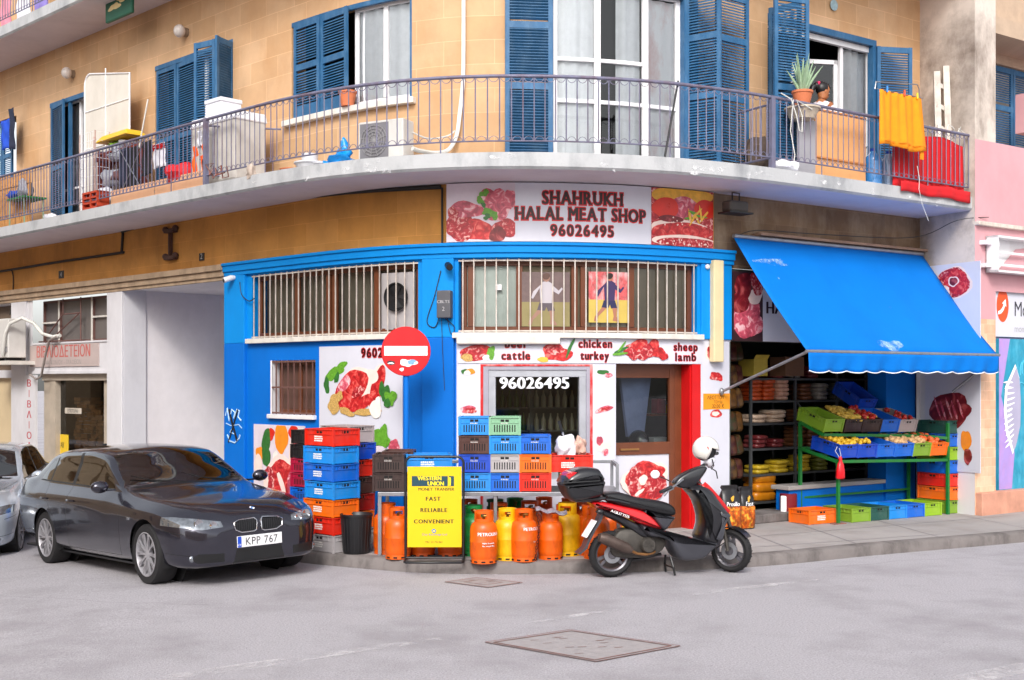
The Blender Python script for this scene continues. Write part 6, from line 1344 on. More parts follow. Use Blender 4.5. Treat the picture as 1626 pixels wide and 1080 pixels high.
for x,z,w,h,c,nm,lb in ((-.1,.03,.22,.2,'#c9c9cf','white_box','white carton on the lower shelf inside the door'),(.2,.03,.12,.25,'#b8b8c4','white_box','narrow white carton at the edge of the lower shelf'),(.05,.55,.07,.12,'#d8b818','yellow_tin','small yellow tin on the upper shelf inside the door'),(-.08,.55,.14,.2,'#8a1c2c','red_box','dark red box on the upper shelf inside the door'),(.22,.55,.12,.24,'#b8b4bc','white_bottle','pale container at the right of the upper shelf inside the door')):
    p=wm(t)@Vector((x,.1,z)); b=MB(); b.box(-w/2,w/2,-.05,.1,0,h); b=b.build(nm,M(nm+'_'+c[1:],c,.5,var=.1),bevel=.01); b.location=p; b.rotation_euler=t.rotation_euler; tag(b,lb,'box')
# ================= things on the balcony =================
ZB_=4.785
def bt(name,lab,cat,u,d,z=ZB_,group=None): return wthing(name,lab,cat,SU(u,d),z,d,group)
def bz(v,u,d): return ZV(u,v,d)-ZB_
def bx(u,u0,d): return SU(u,d)-SU(u0,d)
def cloth(t,x0,x1,z0,z1,m,y=0,amp=.02,fr=30,seed=0,taper=0,name='cloth',sag=0,solid=.004):
    rd=random.Random(seed); ph=rd.uniform(0,6); mb=MB()
    def f(a,b):
        x=x0+(x1-x0)*(a+(a-.5)*taper*(1-b)); return (x,y+amp*math.sin(fr*(x0+(x1-x0)*a)+ph)*(1.1-b)+amp*.4*math.sin(11*b+a*7),z1+(z0-z1)*(1-b)+sag*math.sin(PI*a)*-b+.01*math.sin(a*19+ph)*(1-b))
    mb.grid(f,28,10); return mb.build(name,m,t,smooth=80,solid=solid)
m_bam=M('bamboo_screen','#b8844e',.8,var=.2,scale=14); m_bcloth=M('royal_blue_cloth','#1446b8',.8,var=.15); m_navy=M('navy_cloth','#1c2238',.85,var=.2); m_blk=M('black_cloth','#1b1b20',.9,var=.2)
m_wc=M('white_cloth','#dcdce4',.85,var=.05); m_rc=M('red_cloth','#c20a16',.8,var=.12,scale=4); m_oc=M('orange_cloth','#ea5a10',.8,var=.1); m_yt=M('yellow_towel','#e88a04',.9,var=.08,scale=8,bump=.3,bscale=90)
m_panel2=M('offwhite_canvas','#cfc8be',.8,var=.06,scale=3,dirt='#b0a698',damt=.3); m_plas=M('pale_plastic','#d8d8dc',.4,var=.05); m_terra=M('terracotta','#c8714a',.75,var=.1,scale=8)
t=bt('bamboo_screen','ragged bamboo screen behind the railing at the far left','screen',20,.6); mb=MB(); rd=random.Random(3); L=bx(48,20,.6)+bx(20,-30,.6)
for i in range(60): x=-bx(20,-30,.6)+L*i/59; mb.tube([(x,rd.uniform(-.01,.01),0),(x+rd.uniform(-.01,.01),0,1.02+rd.uniform(-.05,.03))],.012,5)
mb.build('canes',m_bam,t)
for z in (.3,.8): mb=MB(); mb.box(-bx(20,-30,.6),bx(48,20,.6),-.02,.02,z-.01,z+.01); mb.build('cross_cane',m_bam,t)
t=bt('garment','dark and royal blue jacket hung high at the far left shutter','garment',12,.25,ZV(12,236,.25)); cloth(t,-.28,.1,0,.55,m_bcloth,0,.03,24,1); cloth(t,.1,.32,-.05,.72,m_navy,-.02,.03,24,2)
t=bt('garden_table','small green metal table with folded things at the far left of the balcony','table',42,.6); mb=MB(); mb.box(-.35,.35,-.2,.2,.5,.53); mb.build('table_top',m_grn,t)
for sx in (-1,1):
    for sy in (-1,1): mb=MB(); mb.tube([(sx*.3,sy*.17,0),(sx*.28,sy*.17,.5)],.013,5); mb.build('leg',M('pale_green_metal','#8fa88c',.5),t)
t=bt('fabric_bundle','blue and grey bundle of fabric on the green table','bundle',32,.6,ZB_+.54); mb=MB(); mb.ell((-.1,0,.08),(.24,.15,.09),16,8,ns=.3,seed=4); mb.build('blue_part',m_bcloth,t,smooth=60); mb=MB(); mb.ell((.16,.02,.14),(.17,.15,.17),16,8,ns=.3,seed=7); mb.build('grey_part',M('grey_pattern_cloth','#8e8e96',.9,var=.35,scale=22),t,smooth=60)
t=bt('plastic_bag','small white bag on the slab edge at the far left','bag',80,.8,ZB_); mb=MB(); mb.ell((0,0,.05),(.13,.1,.06),14,8,ns=.3,seed=3); mb.build('bag_body',m_bag,t,smooth=60)
# folding panel
d=.35; t=bt('folding_screen','tall off white framed panel with one rounded corner leaning by the balcony door','folding panel',170,d); xl,xr_=-bx(170,136,d),bx(207,170,d); zt_=bz(112,160,d); zt2=bz(118,207,d)
out=[(xl,.0),(xl,zt_-.18)]+[(xl+.18-.18*math.cos(k*PI/10),zt_-.18+.18*math.sin(k*PI/10)) for k in range(1,6)]+[(xr_,zt2+.02),(xr_,0)]
mb=MB(); mb.prism(out,-.01,.0); mb.build('canvas',m_panel2,t); mb=MB(); mb.tube([(a,-.015,b) for a,b in out],.016,6)
mb.tube([(bx(170,170,d)-.02,-.015,.0),(-.02,-.015,zt_)],.012,6)
for z in (zt_-.62,zt_-1.25): mb.tube([(xl,-.015,z),(xr_,-.015,z)],.011,6)
mb.build('tube_frame',m_wframe,t,smooth=50)
# wire trolley and clutter
t=bt('wire_trolley','tall white wire trolley with rusty posts standing among balcony clutter','trolley',150,.7); mb=MB(); w_=.26
for x in (-w_,w_):
    for y in (-.12,.12): mb.tube([(x,y,0),(x,y,1.28)],.011,6)
mb.build('posts',M('rusty_white_wire','#b8a098',.6,var=.3,scale=12,dirt='#9a4a34',damt=.7),t)
mb=MB()
for k in range(9): z=.15+.14*k; mb.tube([(-w_,-.12,z),(w_,-.12,z),(w_,.12,z)],.005,4)
for k in range(8): x=-w_+2*w_*k/7; mb.tube([(x,-.12,.15),(x,-.12,1.26)],.004,4)
mb.build('wire_mesh',m_wframe,t)
t=bt('storage_shelf','brown shelf stuffed with grey and red bundles behind the railing','shelf',195,.45); mb=MB()
for z in (.25,.6,.95): mb.box(-.55,.5,-.15,.15,z,z+.025)
for x in (-.55,.48): mb.box(x,x+.025,-.15,.15,0,1.02)
mb.build('shelf_board',M('red_brown_wood','#7a3426',.7,var=.2),t)
for k,(x,z,r,c,l) in enumerate(((-.3,.1,.16,'#8c3a20','rust red bundle low on the balcony shelf'),(-.1,.42,.17,'#9a9ca4','grey bundle on the balcony shelf'),(.25,.42,.15,'#6a4a4a','dull maroon bundle on the balcony shelf'),(-.3,.76,.13,'#5c2620','dark red bundle on the balcony shelf'),(.1,.78,.15,'#8a8c94','silver grey bundle on the balcony shelf'),(-.15,.06,.2,'#c9c9d2','white patterned bundle beneath the balcony shelf'))):
    p=wm(t)@Vector((x,-.1 if k!=5 else -.2,z+.02)); b=MB().ell((0,0,r*.6),(r*1.2,r*.8,r*.75),14,8,ns=.3,seed=k+2).build('cloth_bundle',M('bundle_'+c[1:],c,.85,var=.25,scale=14),smooth=60); b.location=p; tag(b,l,'bundle','bundles on the balcony shelf')
t=bt('plastic_tray','big yellow plastic tray turned over on top of the balcony shelf','tray',192,.5,ZB_+1.12); mb=MB(); mb.loft([[(-.5,-.2,0),(.52,-.2,.02),(.52,.2,.02),(-.5,.2,0)],[(-.38,-.13,.11),(.42,-.13,.12),(.42,.13,.12),(-.38,.13,.11)]]); mb.build('tray_body',M('yellow_plastic','#e6b420',.5,var=.1,dirt='#c89a5a',damt=.5),t,bevel=.02)
t=bt('green_bag','green and grey bags squeezed under the yellow tray','bag',192,.5,ZB_+.99); mb=MB(); mb.ell((-.1,0,.06),(.2,.12,.06),12,8,ns=.3,seed=2); mb.build('green_part',M('leaf_green_plastic','#7fae30',.5),t,smooth=60); mb=MB(); mb.ell((.2,0,.06),(.16,.12,.06),12,8,ns=.3,seed=5); mb.build('grey_part',m_plas,t,smooth=60)
t=bt('broom_handle','thin pale stick leaning above the yellow tray','stick',226,.6,ZB_+.9); mb=MB(); mb.tube([(-.1,0,0),(.08,.05,.72)],.012,6); mb.build('stick',m_sill,t)
# drying rack with laundry
t=bt('drying_rack','thin metal drying rack holding laundry behind the railing','drying rack',218,.72); mb=MB()
for y in (-.1,.1): mb.tube([(-.75,y,.82),(.75,y,.95)],.007,5); mb.tube([(-.5,y,0),(.4,y,.9)],.008,5); mb.tube([(.5,y,0),(-.35,y,.85)],.008,5)
mb.tube([(-.75,-.1,.82),(-.75,.1,.82)],.007,5); mb.tube([(.75,-.1,.95),(.75,.1,.95)],.007,5); mb.build('rods',m_steel,t)
for u0,u1,v0,v1,m,l in ((190,203,235,297,m_navy,'navy trousers drying behind the railing, left leg of the row'),(203,221,233,302,m_blk,'black trousers drying on the balcony rack'),(226,241,224,278,m_blk,'long black garment drying beside the white shirt')):
    d=.78; t=bt('laundry',l,'laundry',(u0+u1)/2,d,ZB_,'dark laundry on the drying rack'); um=(u0+u1)/2; cloth(t,-bx(um,u0,d),bx(u1,um,d),bz(v1,um,d),bz(v0,um,d),m,0,.02,22,int(u0))
d=.8; t=bt('white_shirt','white shirt with red printed stripe drying on the balcony rack','shirt',252,d); cloth(t,-bx(252,243,d),bx(262,252,d),bz(266,252,d),bz(228,252,d),m_wc,0,.015,20,5); cloth(t,-bx(252,243,d),bx(262,252,d),bz(237,252,d),bz(229,252,d),m_rc,-.012,.015,20,5,name='red_stripe')
t=bt('red_basin','heap of red cloth behind the railing below the blue shutters','red cloth',288,.75); t2=MB(); t2.ell((0,0,.3),(.28,.2,.14),16,10,ns=.25,seed=3); t2.build('cloth',M('coral_red_cloth','#d8202c',.7,var=.15),t,smooth=60); mb=MB(); mb.box(-.2,.2,-.1,.1,0,.26); mb.build('stool',m_brown,t)
t=bt('orange_jacket','orange jacket with white top hanging near the railing post','jacket',316,.8); cloth(t,-.14,.12,.2,.62,m_oc,0,.03,26,4); cloth(t,-.02,.1,.6,.82,m_wc,-.01,.02,20,5,name='white_top')
t=bt('board_edging','low peach coloured boards standing along the slab under the railing','boards',250,.86); mb=MB(); mb.grid(lambda a,b:(0,0,0),1,1); mb=MB()
Bm=wm(t).inverted()
for ua,ub in ((176,245),(246,326)):
    n=6; V=[]
    for i in range(n+1):
        u=ua+(ub-ua)*i/n; x,y=W(SU(u,.87),.87); p=Bm@Vector((x,y,ZB_)); p2=Bm@Vector((*W(SU(u,.84),.84),ZB_)); V+=[tuple(p),tuple(p2),(p2.x,p2.y,.24),(p.x,p.y,.24)]
    mb.add(V,[(4*i+k,4*i+4+k,4*i+4+(k+1)%4,4*i+(k+1)%4) for i in range(n) for k in range(4)]+[(0,1,2,3),(4*n+3,4*n+2,4*n+1,4*n)])
mb.build('boards',M('peach_board','#dba884',.8,var=.06,scale=3),t)
t=bt('red_crate','small rusty red basket low on the slab at the left','basket',152,.88); mb=MB(); 
for z in (.0,.08,.16,.24): mb.box(-.25,.25,-.1,.1,z,z+.03)
for x in (-.25,0,.22): mb.box(x,x+.03,-.1,.1,0,.27)
mb.build('basket_body',M('rust_red_paint','#b03a1c',.7,var=.2,scale=8),t)
# white cabinet
d=.55; t=bt('white_cabinet','old white cabinet under a dusty cover behind the railing post','cabinet',364,d); a,b=-bx(364,328,d),bx(399,364,d); h=bz(190,364,d)
mb=MB(); mb.box(a,b,-.25,.25,.05,h); mb.build('cabinet_body',M('dusty_cover','#c4beb8',.85,var=.1,scale=4,dirt='#9c948c',damt=.5,dscale=4,bump=.4,bscale=9),t,bevel=.03)
mb=MB(); mb.loft([[(a-.02,-.27,h-.1),(b+.02,-.27,h-.1),(b+.02,.27,h-.1),(a-.02,.27,h-.1)],[(a,-.25,h+.03),(b,-.25,h+.03),(b,.25,h+.03),(a,.25,h+.03)]]); mb.build('top_cover',m_wframe,t,bevel=.02)
t=bt('white_box','white polystyrene box standing on the old cabinet','box',356,d,ZB_+h+.03); mb=MB(); mb.box(-.22,.18,-.17,.17,0,.2); mb.box(-.23,.19,-.18,.18,.201,.26); mb.build('box_body',m_wc,t,bevel=.012)
t=bt('cord_tangle','grey tangle of cord hanging at the foot of the cabinet over the slab','cord',330,.97,ZB_+.05); mb=MB(); rd=random.Random(5)
mb.tube([(.1*rd.uniform(-1,1)+.02*i,.05*rd.uniform(-1,1),.12+.12*rd.uniform(-1,1)) for i in range(22)],.009,5); mb.build('cord',m_rust,t,smooth=60)
t=bt('plastic_bag','small dirty white rag caught on the slab edge by the cabinet','rag',398,.97,ZB_-.03); mb=MB(); mb.ell((0,0,.06),(.09,.06,.09),12,8,ns=.4,seed=6); mb.build('rag',M('dirty_rag','#b8a89c',.9,var=.3,scale=14),t,smooth=60)
# pots, tub, blue bag, AC side
def pot(t,r,h,m,name='pot'): mb=MB(); mb.lathe([(0,0),(r*.72,0),(r,h*.85),(r*1.08,h*.85),(r*1.08,h),(r*.95,h),(r*.9,h*.9),(0,h*.88)],n=22); return mb.build(name,m,t,smooth=40)
t=bt('flower_pot','low terracotta dish behind the railing left of the white tub','pot',461,.6); pot(t,.13,.09,m_terra)
t=bt('plastic_tub','stack of white plastic tubs beside the blue bag on the slab','tub',492,.6); pot(t,.19,.13,m_plas); mb=MB(); mb.lathe([(0,.13),(.1,.13),(.11,.24),(0,.24)],n=18); mb.build('small_tub',m_plas,t,smooth=40)
t=bt('plastic_tub','flat white plastic lid leaning next to the blue bag','lid',514,.6); pot(t,.13,.09,m_plas)
m_cy=M('cyan_plastic_bag','#0a8ee0',.3,var=.08,bump=.6,bscale=12)
t=bt('plastic_bag','bright blue plastic bag slumped beside the air conditioner','bag',540,.62); mb=MB(); mb.ell((.04,0,.1),(.17,.12,.11),18,10,ns=.35,seed=9); mb.ell((-.18,0,.05),(.14,.1,.06),14,8,ns=.35,seed=4); mb.ell((.07,0,.25),(.07,.06,.1),12,8,ns=.35,seed=7); mb.build('bag_body',m_cy,t,smooth=60)
t=bt('flower_pot','terracotta pot standing on the sill of the balcony window','pot',552,.06,5.722); pot(t,.115,.2,m_terra)
t=bt('rust_scraper','long black stick leaning against the railing in front of the big door','stick',1063,.9); s_a=SU(1080,.9)-SU(1063,.9); mb=MB(); mb.tube([(-bx(1063,1046,.9),-.1,.0),(bx(1080,1063,.9),.0,.95)],.013,6); mb.build('stick',m_black,t)
# aloe
m_aloe=M('aloe_leaf','#8fa888',.5,var=.15,scale=9)
d=.80; u=1274; t=bt('aloe_plant','spiky pale green aloe in a terracotta pot above the handrail','potted plant',u,d,ZV(u,168,d)); pot(t,.13,.19,m_terra)
mb=MB(); rd=random.Random(7)
for k in range(24):
    a=rd.uniform(0,2*PI); tilt=rd.uniform(.08,.75); L=rd.uniform(.3,.5); r0=.024; P=[];
    for i in range(7):
        f=i/6; o=L*math.sin(tilt)*(f+.25*f*f)*.85; P.append(((.03+o)*math.cos(a),(.03+o)*math.sin(a)*.8,.17+L*f*math.cos(tilt*.8)))
    mb.tube(P,[r0,r0*1.05,r0*.95,r0*.8,r0*.6,r0*.35,.002],6)
mb.build('leaves',m_aloe,t,smooth=60)
t=bt('plant_shelf','shallow pale basin hung on the railing holding the aloe pot','hanging tray',1274,d,ZV(1274,190,d)); pot(t,.22,.15,M('pale_basin','#b9aa98',.7,var=.15))
t=bt('tied_wire','white twine looped around the handrail below the aloe','twine',1262,.98,ZB_+.4); mb=MB()
mb.tube([(-.25,0,.56),(-.1,-.03,.5),(.0,-.03,.3),(.05,-.03,.12),(.1,-.03,.1),(.12,-.02,.3),(.0,-.03,.5),(.3,-.02,.42)],.008,5); mb.tube([(-.05,-.02,.5),(-.1,-.02,.1),(-.02,-.02,-.2),(-.05,-.02,-.35)],.006,5); mb.build('twine',m_cablew,t,smooth=60)
# cardboard board + grey panel
d=.72; t=bt('plywood_board','pale wooden board standing behind the railing below the woman','board',1333,d); a,b=-bx(1333,1293,d),bx(1373,1333,d); h=bz(182,1333,d)
mb=MB(); mb.add([(a,-.015,0),(b,-.015,0),(b,-.015,h-.02),(a,-.015,h+.02),(a,.01,0),(b,.01,0),(b,.01,h-.02),(a,.01,h+.02)],[(0,1,2,3),(7,6,5,4),(0,4,5,1),(1,5,6,2),(2,6,7,3),(3,7,4,0)]); mb.build('board',M('pale_plywood','#dfa56e',.75,var=.08,scale=3,dirt='#c88a54',damt=.3),t)
mb=MB(); mb.box(a+.02,b-.02,-.04,-.016,.28,.30); mb.box(a,b,-.03,.02,h+.0,h+.018); mb.build('batten',M('plywood_batten','#c8844c',.8),t)
t=bt('grey_panel','narrow grey metal sheet next to the wooden board on the balcony','panel',1280,.74); mb=MB(); mb.box(-bx(1280,1266,.74),bx(1294,1280,.74),-.01,.01,0,bz(190,1280,.74)); mb.build('sheet',M('light_grey_metal','#a4a2a8',.5,var=.08),t)
# water bottles
m_wat=M('blue_bottle_plastic','#5aa0d8',.15,var=.1,trans=.3)
for u,l,c in ((1386,'big blue water bottle behind the railing right of the wooden board','#3f8ad0'),(1411,'big grey blue water bottle behind the railing left of the red cloth','#8fa8c8')):
    t=bt('water_bottle',l,'water bottle',u,.7,ZB_,'large water bottles on the balcony'); mb=MB(); pr_=[(0,0),(.12,.01)]
    for k in range(6): pr_+=[(.13,.04+.06*k),(.12,.07+.06*k)]
    pr_+=[(.12,.4),(.05,.47),(.04,.5),(0,.5)]; mb.lathe(pr_,n=20); mb.build('bottle_body',M('bottle_'+c[1:],c,.15,var=.05,coat=.5),t,smooth=50); mb=MB(); mb.lathe([(0,.5),(.035,.5),(.035,.54),(0,.54)],n=14); mb.build('cap',m_bcloth,t,smooth=40)
# red cloth over the railing
d=1.0; um=1481; t=bt('red_cloth','big bright red cloth draped over the railing beside the yellow towel','cloth',um,d); a,b=-bx(um,1426,.98),bx(1537,um,.98)
mb=MB()
def rcf(p,q):
    x=a+(b-a)*p; top=.80-.0*p; bot=-.02; return (x+(1-q)*.02*math.sin(p*9),.09-.02*math.sin(p*40)*(1.2-q)+(-.0),bot+(top-bot)*q*(.93+.07*math.sin(p*3))+.02*math.sin(p*11))
mb.grid(rcf,60,10); mb.build('cloth_body',m_rc,t,smooth=80,solid=.005)
mb=MB(); mb.grid(lambda p,q:(a+.02+(b-a)*p,-.035-.012*math.sin(p*30),-.075+.14*q+.012*math.sin(p*12)-.03*p*(1-q)),40,3); mb.build('hem',m_rc,t,smooth=80,solid=.005)
# yellow towel on wire hanger
d=1.16; um=1430; t=bt('yellow_towel','bright yellow towel pegged on a wire airer outside the railing','towel',um,d); zt_=bz(149,um,d); zb_=bz(236,um,d); a,b=-bx(um,1397,d),bx(1463,um,d)
mb=MB(); mb.grid(lambda p,q:(a+(b-a)*(p+(p-.5)*.10*(1-q)),-.03*math.sin(p*15)*(1.1-q)-.012*math.sin(p*37)-.03*(1-q),zb_+(zt_-zb_)*q+(.02*math.sin(p*7)*(1-q))),48,12); mb.build('towel_body',m_yt,t,smooth=80,solid=.008)
mb=MB(); mb.grid(lambda p,q:(a-.015+(b-a+.03)*p,-.045-.03*math.sin(p*15),zb_+.06+.02*q),40,2); mb.build('woven_band',M('towel_band','#d88408',.9),t,smooth=80)
mb=MB(); mb.box(b-.06,b,-.04,-.02,zb_-.11,zb_+.02); mb.build('hanging_tail',m_yt,t)
t2=bt('wire_airer','thin wire airer hooked over the handrail above the yellow towel','airer',um,d,ZB_+zt_); mb=MB(); mb.tube([(a-.06,.03,0),(a-.04,.03,.1),(b-.05,.03,.19),(b+.02,.05,.14),(b+.14,.15,-.28)],.008,5); mb.tube([(a-.06,.0,.0),(b+.04,.0,.005)],.006,5); mb.tube([(b+.1,.2,-.25),(b+.3,.2,-.35)],.006,5); mb.build('wire',m_steel,t2)
for x,c,l in ((a+.12,'#2f7fd0','blue clothes peg holding the yellow towel'),((a+b)/2+.04,'#d84a20','orange clothes peg holding the yellow towel'),(b-.13,'#e6c820','yellow clothes peg at the right of the towel')):
    p=wm(t)@Vector((x,-.03,zt_-.03)); o=MB().box(-.012,.012,-.012,.012,0,.08).build('clothes_peg',M('peg_'+c[1:],c,.5),bevel=.003); o.location=p; tag(o,l,'clothes peg')
t=bt('loose_string','thin white string dangling from the towel down past the slab','string',1458,1.15,ZB_-.35); mb=MB(); mb.tube([(-.02,0,.62),(.0,-.02,.45),(-.01,-.02,.3),(.06,-.02,.1),(.2,-.02,-.12)],.004,4); mb.build('string',m_cablew,t)
# ladder leaning at the right end
t=bt('wooden_ladder','weathered white plank and crossbars leaning against the concrete corner','ladder',1502,.70); mb=MB(); beam(mb,(-.16,.0,.2),(.06,.2,1.9),.045); beam(mb,(-.0,-.06,.2),(.16,.12,1.98),.045)
for k in range(4): f=.3+.18*k; beam(mb,(-.22+.27*f,.2*f,.2+1.8*f),(-.02+.24*f,-.06+.18*f,.2+1.82*f-.1),.03)
mb.build('ladder_body',M('weathered_white_wood','#c9c0b6',.85,var=.2,scale=6,dirt='#8a7c70',damt=.5,dscale=6),t)
t=bt('wire_tangle','tangle of pale wire hanging at the right end of the railing','wire',1500,.9,ZB_+.8); mb=MB(); rd=random.Random(12); mb.tube([(-.35+.055*i,rd.uniform(-.06,.06),.1*rd.uniform(-1,1)+.12) for i in range(16)],.006,5); mb.tube([(.2+.0*i+.06*math.cos(i),.0,-.02*i+.1) for i in range(12)],.006,5); mb.build('wire',m_cablew,t,smooth=60)
t=bt('paper_scrap','crumpled white rag on the slab below the aloe','rag',1246,.9,ZB_); mb=MB(); mb.ell((0,0,.07),(.17,.1,.09),16,10,ns=.4,seed=12); mb.build('rag_body',m_wc,t,smooth=60)
t=bt('plastic_bag','dark clutter bag hanging behind the railing in the corner by the shutters','bag',1205,.5,ZB_+.0); mb=MB(); mb.ell((0,0,.25),(.2,.15,.24),14,8,ns=.3,seed=15); mb.build('bag_body',M('dull_brown_bag','#5a4a40',.8,var=.3),t,smooth=60)
# items on the second floor balcony, far left
d=.85; s=SU(22,d); t=wthing('second_floor_laundry','pink and blue clothes behind the railing of the top left balcony','laundry',s,8.32,d)
cloth(t,-1.1,-.75,.0,.75,m_bcloth,0,.03,24,2); cloth(t,-.6,-.2,.0,.7,M('pink_cloth','#d88a9c',.8),.03,.03,24,3); cloth(t,.1,.6,.02,.6,m_wc,.02,.03,24,4); cloth(t,.8,1.3,.0,.7,M('lilac_cloth','#8a7cc0',.8),.02,.03,24,6)
t=wthing('hanging_sign','dark green sign hanging under the upper balcony with a cream emblem','sign',SU(190,.6),7.82,.6); mb=MB(); mb.box(-.42,.42,-.03,.03,-.02,.42); mb.build('sign_panel',M('dark_green_sign','#1c5a44',.5),t,bevel=.02); mb=MB(); mb.blob(-.1,.18,.16,.06,-.034,0,seed=3,irr=.5); mb.blob(.1,.26,.12,.05,-.034,0,seed=5,irr=.5); mb.build('emblem',M('cream_emblem','#e0c890',.5),t); mb=MB(); mb.tube([(-.2,0,.3),(-.2,0,.4)],.01,5); mb.build('hanger',m_black,t)
# ================= woman on the balcony =================
def skin(name,verts,edges,rad,mat,parent,lv=2):
    me=bpy.data.meshes.new(name); me.from_pydata(verts,edges,[]); me.materials.append(mat); o=bpy.data.objects.new(name,me); COL.objects.link(o); o.parent=parent
    md=o.modifiers.new('k','SKIN'); 
    for i,r in enumerate(rad): v=me.skin_vertices[0].data[i]; v.radius=(r,r) if not isinstance(r,tuple) else r
    me.skin_vertices[0].data[0].use_root=True
    s_=o.modifiers.new('s','SUBSURF'); s_.levels=s_.render_levels=lv
    bpy.context.view_layer.update(); dg=bpy.context.evaluated_depsgraph_get(); m2=bpy.data.meshes.new_from_object(o.evaluated_get(dg)); o.modifiers.clear(); o.data=m2
    m2.polygons.foreach_set('use_smooth',[True]*len(m2.polygons)); return o
m_skin=M('skin','#a8683f',.55,var=.06,scale=9); m_hair=M('black_hair','#120e10',.45,var=.3,scale=30); m_bl=M('floral_blouse','#e4dfe4',.85,var=.0,dirt='#b04a68',damt=.9,dscale=26)
d=.42; u=1305; t=bt('person','woman with black hair tied by a pink band looking down behind the wooden board','person',u,d)
hz=bz(146,1309,d)       # head centre height above the balcony floor
# local x to the right (she faces right and down), y away from the camera; she sits on a stool
V=[(-.02,.02,hz-.75),(-.02,.02,hz-.55),(-.03,.02,hz-.32),(-.02,.02,hz-.20),(.0,.01,hz-.12),(.015,.0,hz-.03),
 (-.02,-.15,hz-.24),(.03,-.19,hz-.47),(.2,-.14,hz-.52),(.30,-.11,hz-.50),
 (-.02,.18,hz-.24),(.04,.22,hz-.47),(.2,.14,hz-.50),(.30,.10,hz-.48),
 (.3,-.1,hz-.80),(.36,-.1,hz-1.2),(.46,-.1,hz-1.24),(.3,.12,hz-.80),(.36,.12,hz-1.2),(.46,.12,hz-1.24)]
E=[(0,1),(1,2),(2,3),(3,4),(4,5),(3,6),(6,7),(7,8),(8,9),(3,10),(10,11),(11,12),(12,13),(0,14),(14,15),(15,16),(0,17),(17,18),(18,19)]
Rr=[.14,.13,.14,.11,.05,.05,.06,.042,.032,.025,.06,.042,.032,.025,.085,.05,.03,.085,.05,.03]
body=skin('body',V,E,Rr,m_skin,t)
# head grown onto the neck: lofted profile rings with nose, chin, eye sockets
def head():
    mb=MB(); N=20; rings=[]
    prof=[(-.115,.035,.045,.01),(-.10,.055,.052,.02),(-.075,.068,.06,.018),(-.045,.078,.066,.012),(-.015,.086,.07,.006),(.015,.09,.073,0),(.05,.092,.075,-.004),(.085,.08,.066,-.008),(.112,.05,.042,-.01),(.122,.015,.012,-.01)]
    for z,rx,ry,ox in prof:
        r=[]
        for k in range(N):
            a=2*PI*k/N; x=rx*math.cos(a)+ox; y=ry*math.sin(a)
            if abs(y)<.02 and math.cos(a)>0:
                if -.05<z<.0: x+=.022*(1-abs(z+.03)/.05)      # nose
                if -.09<z<-.055: x+=.008                       # lips
            r.append((x,y,z))
        rings.append(r)
    mb.loft(rings); return mb
rotm=Matrix.Translation((.02,0,hz))@Matrix.Rotation(R(24),4,'Y')@Matrix.Rotation(R(-14),4,'Z')
h=head(); h.ell((.095,0,-.03),(.016,.013,.02),8,6); h.ell((.086,0,-.066),(.012,.022,.006),8,6,m=1); h.ell((.0,-.074,-.015),(.014,.008,.026),8,6)
for sy in (-1,1): h.ell((.079,sy*.03,.002),(.01,.013,.007),8,6,m=2); h.ell((.082,sy*.03,.02),(.008,.018,.004),8,6,m=3)
h.xf(rotm); h.build('head',[m_skin,M('lips','#8a3a34',.5),M('eye_white','#e8e4e0',.3),m_hair],t,smooth=60)
hh=MB(); hh.ell((-.025,0,.035),(.098,.083,.098),20,14); hh.ell((.03,0,.085),(.06,.066,.045),14,8); hh.ell((-.115,0,.03),(.05,.045,.045),14,8,ns=.1); 
hh.tube([(-.13,0,.02),(-.17,0,-.03),(-.17,0,-.12)],[.035,.04,.012],8)
for i in range(len(hh.v)):   # keep the face clear of hair
    x,y,z=hh.v[i]
    if x>.035 and z<.045: hh.v[i]=(.035,y*.96,z)
hh.xf(rotm); hh.build('hair',m_hair,t,smooth=60)
hb=MB(); hb.tube([(-.115+.0*q,.036*math.cos(q*PI/5),.05+.036*math.sin(q*PI/5)) for q in range(11)],.013,6,cap=False); hb.ell((-.115,-.03,.07),(.02,.02,.02),8,6); hb.xf(rotm); hb.build('hair_band',M('pink_band','#d8205c',.6),t,smooth=60)
sh=[]
for z,rx,ry,ox in ((-.76,.17,.2,-.02),(-.6,.15,.185,-.02),(-.42,.145,.19,-.025),(-.28,.145,.2,-.025),(-.195,.115,.19,-.02),(-.155,.07,.11,-.01),(-.135,.055,.062,0)): sh.append([(rx*math.cos(k*PI/12)+ox,ry*math.sin(k*PI/12)+.015,hz+z+.006*math.sin(k*2)) for k in range(24)])
mb=MB(); mb.loft(sh,cap=False)
for sy in (-1,1): mb.tube([(-.02,sy*.13+.015,hz-.235),(.0,sy*.185+.01,hz-.33),(.035,sy*.205+.01,hz-.43),(.07,sy*.2+.01,hz-.485)],[.075,.07,.062,.058],12)
mb.build('blouse',m_bl,t,smooth=60)
sk=MB(); sk.loft([[(cx+rx*math.cos(k*PI/10),ry*math.sin(k*PI/10)+.01,z) for k in range(20)] for cx,rx,ry,z in ((.1,.3,.26,hz-1.1),(.12,.31,.25,hz-.9),(.02,.22,.22,hz-.76),(-.02,.16,.19,hz-.66))]); sk.build('skirt',M('dark_red_skirt','#5a1420',.85,var=.1),t,smooth=60)
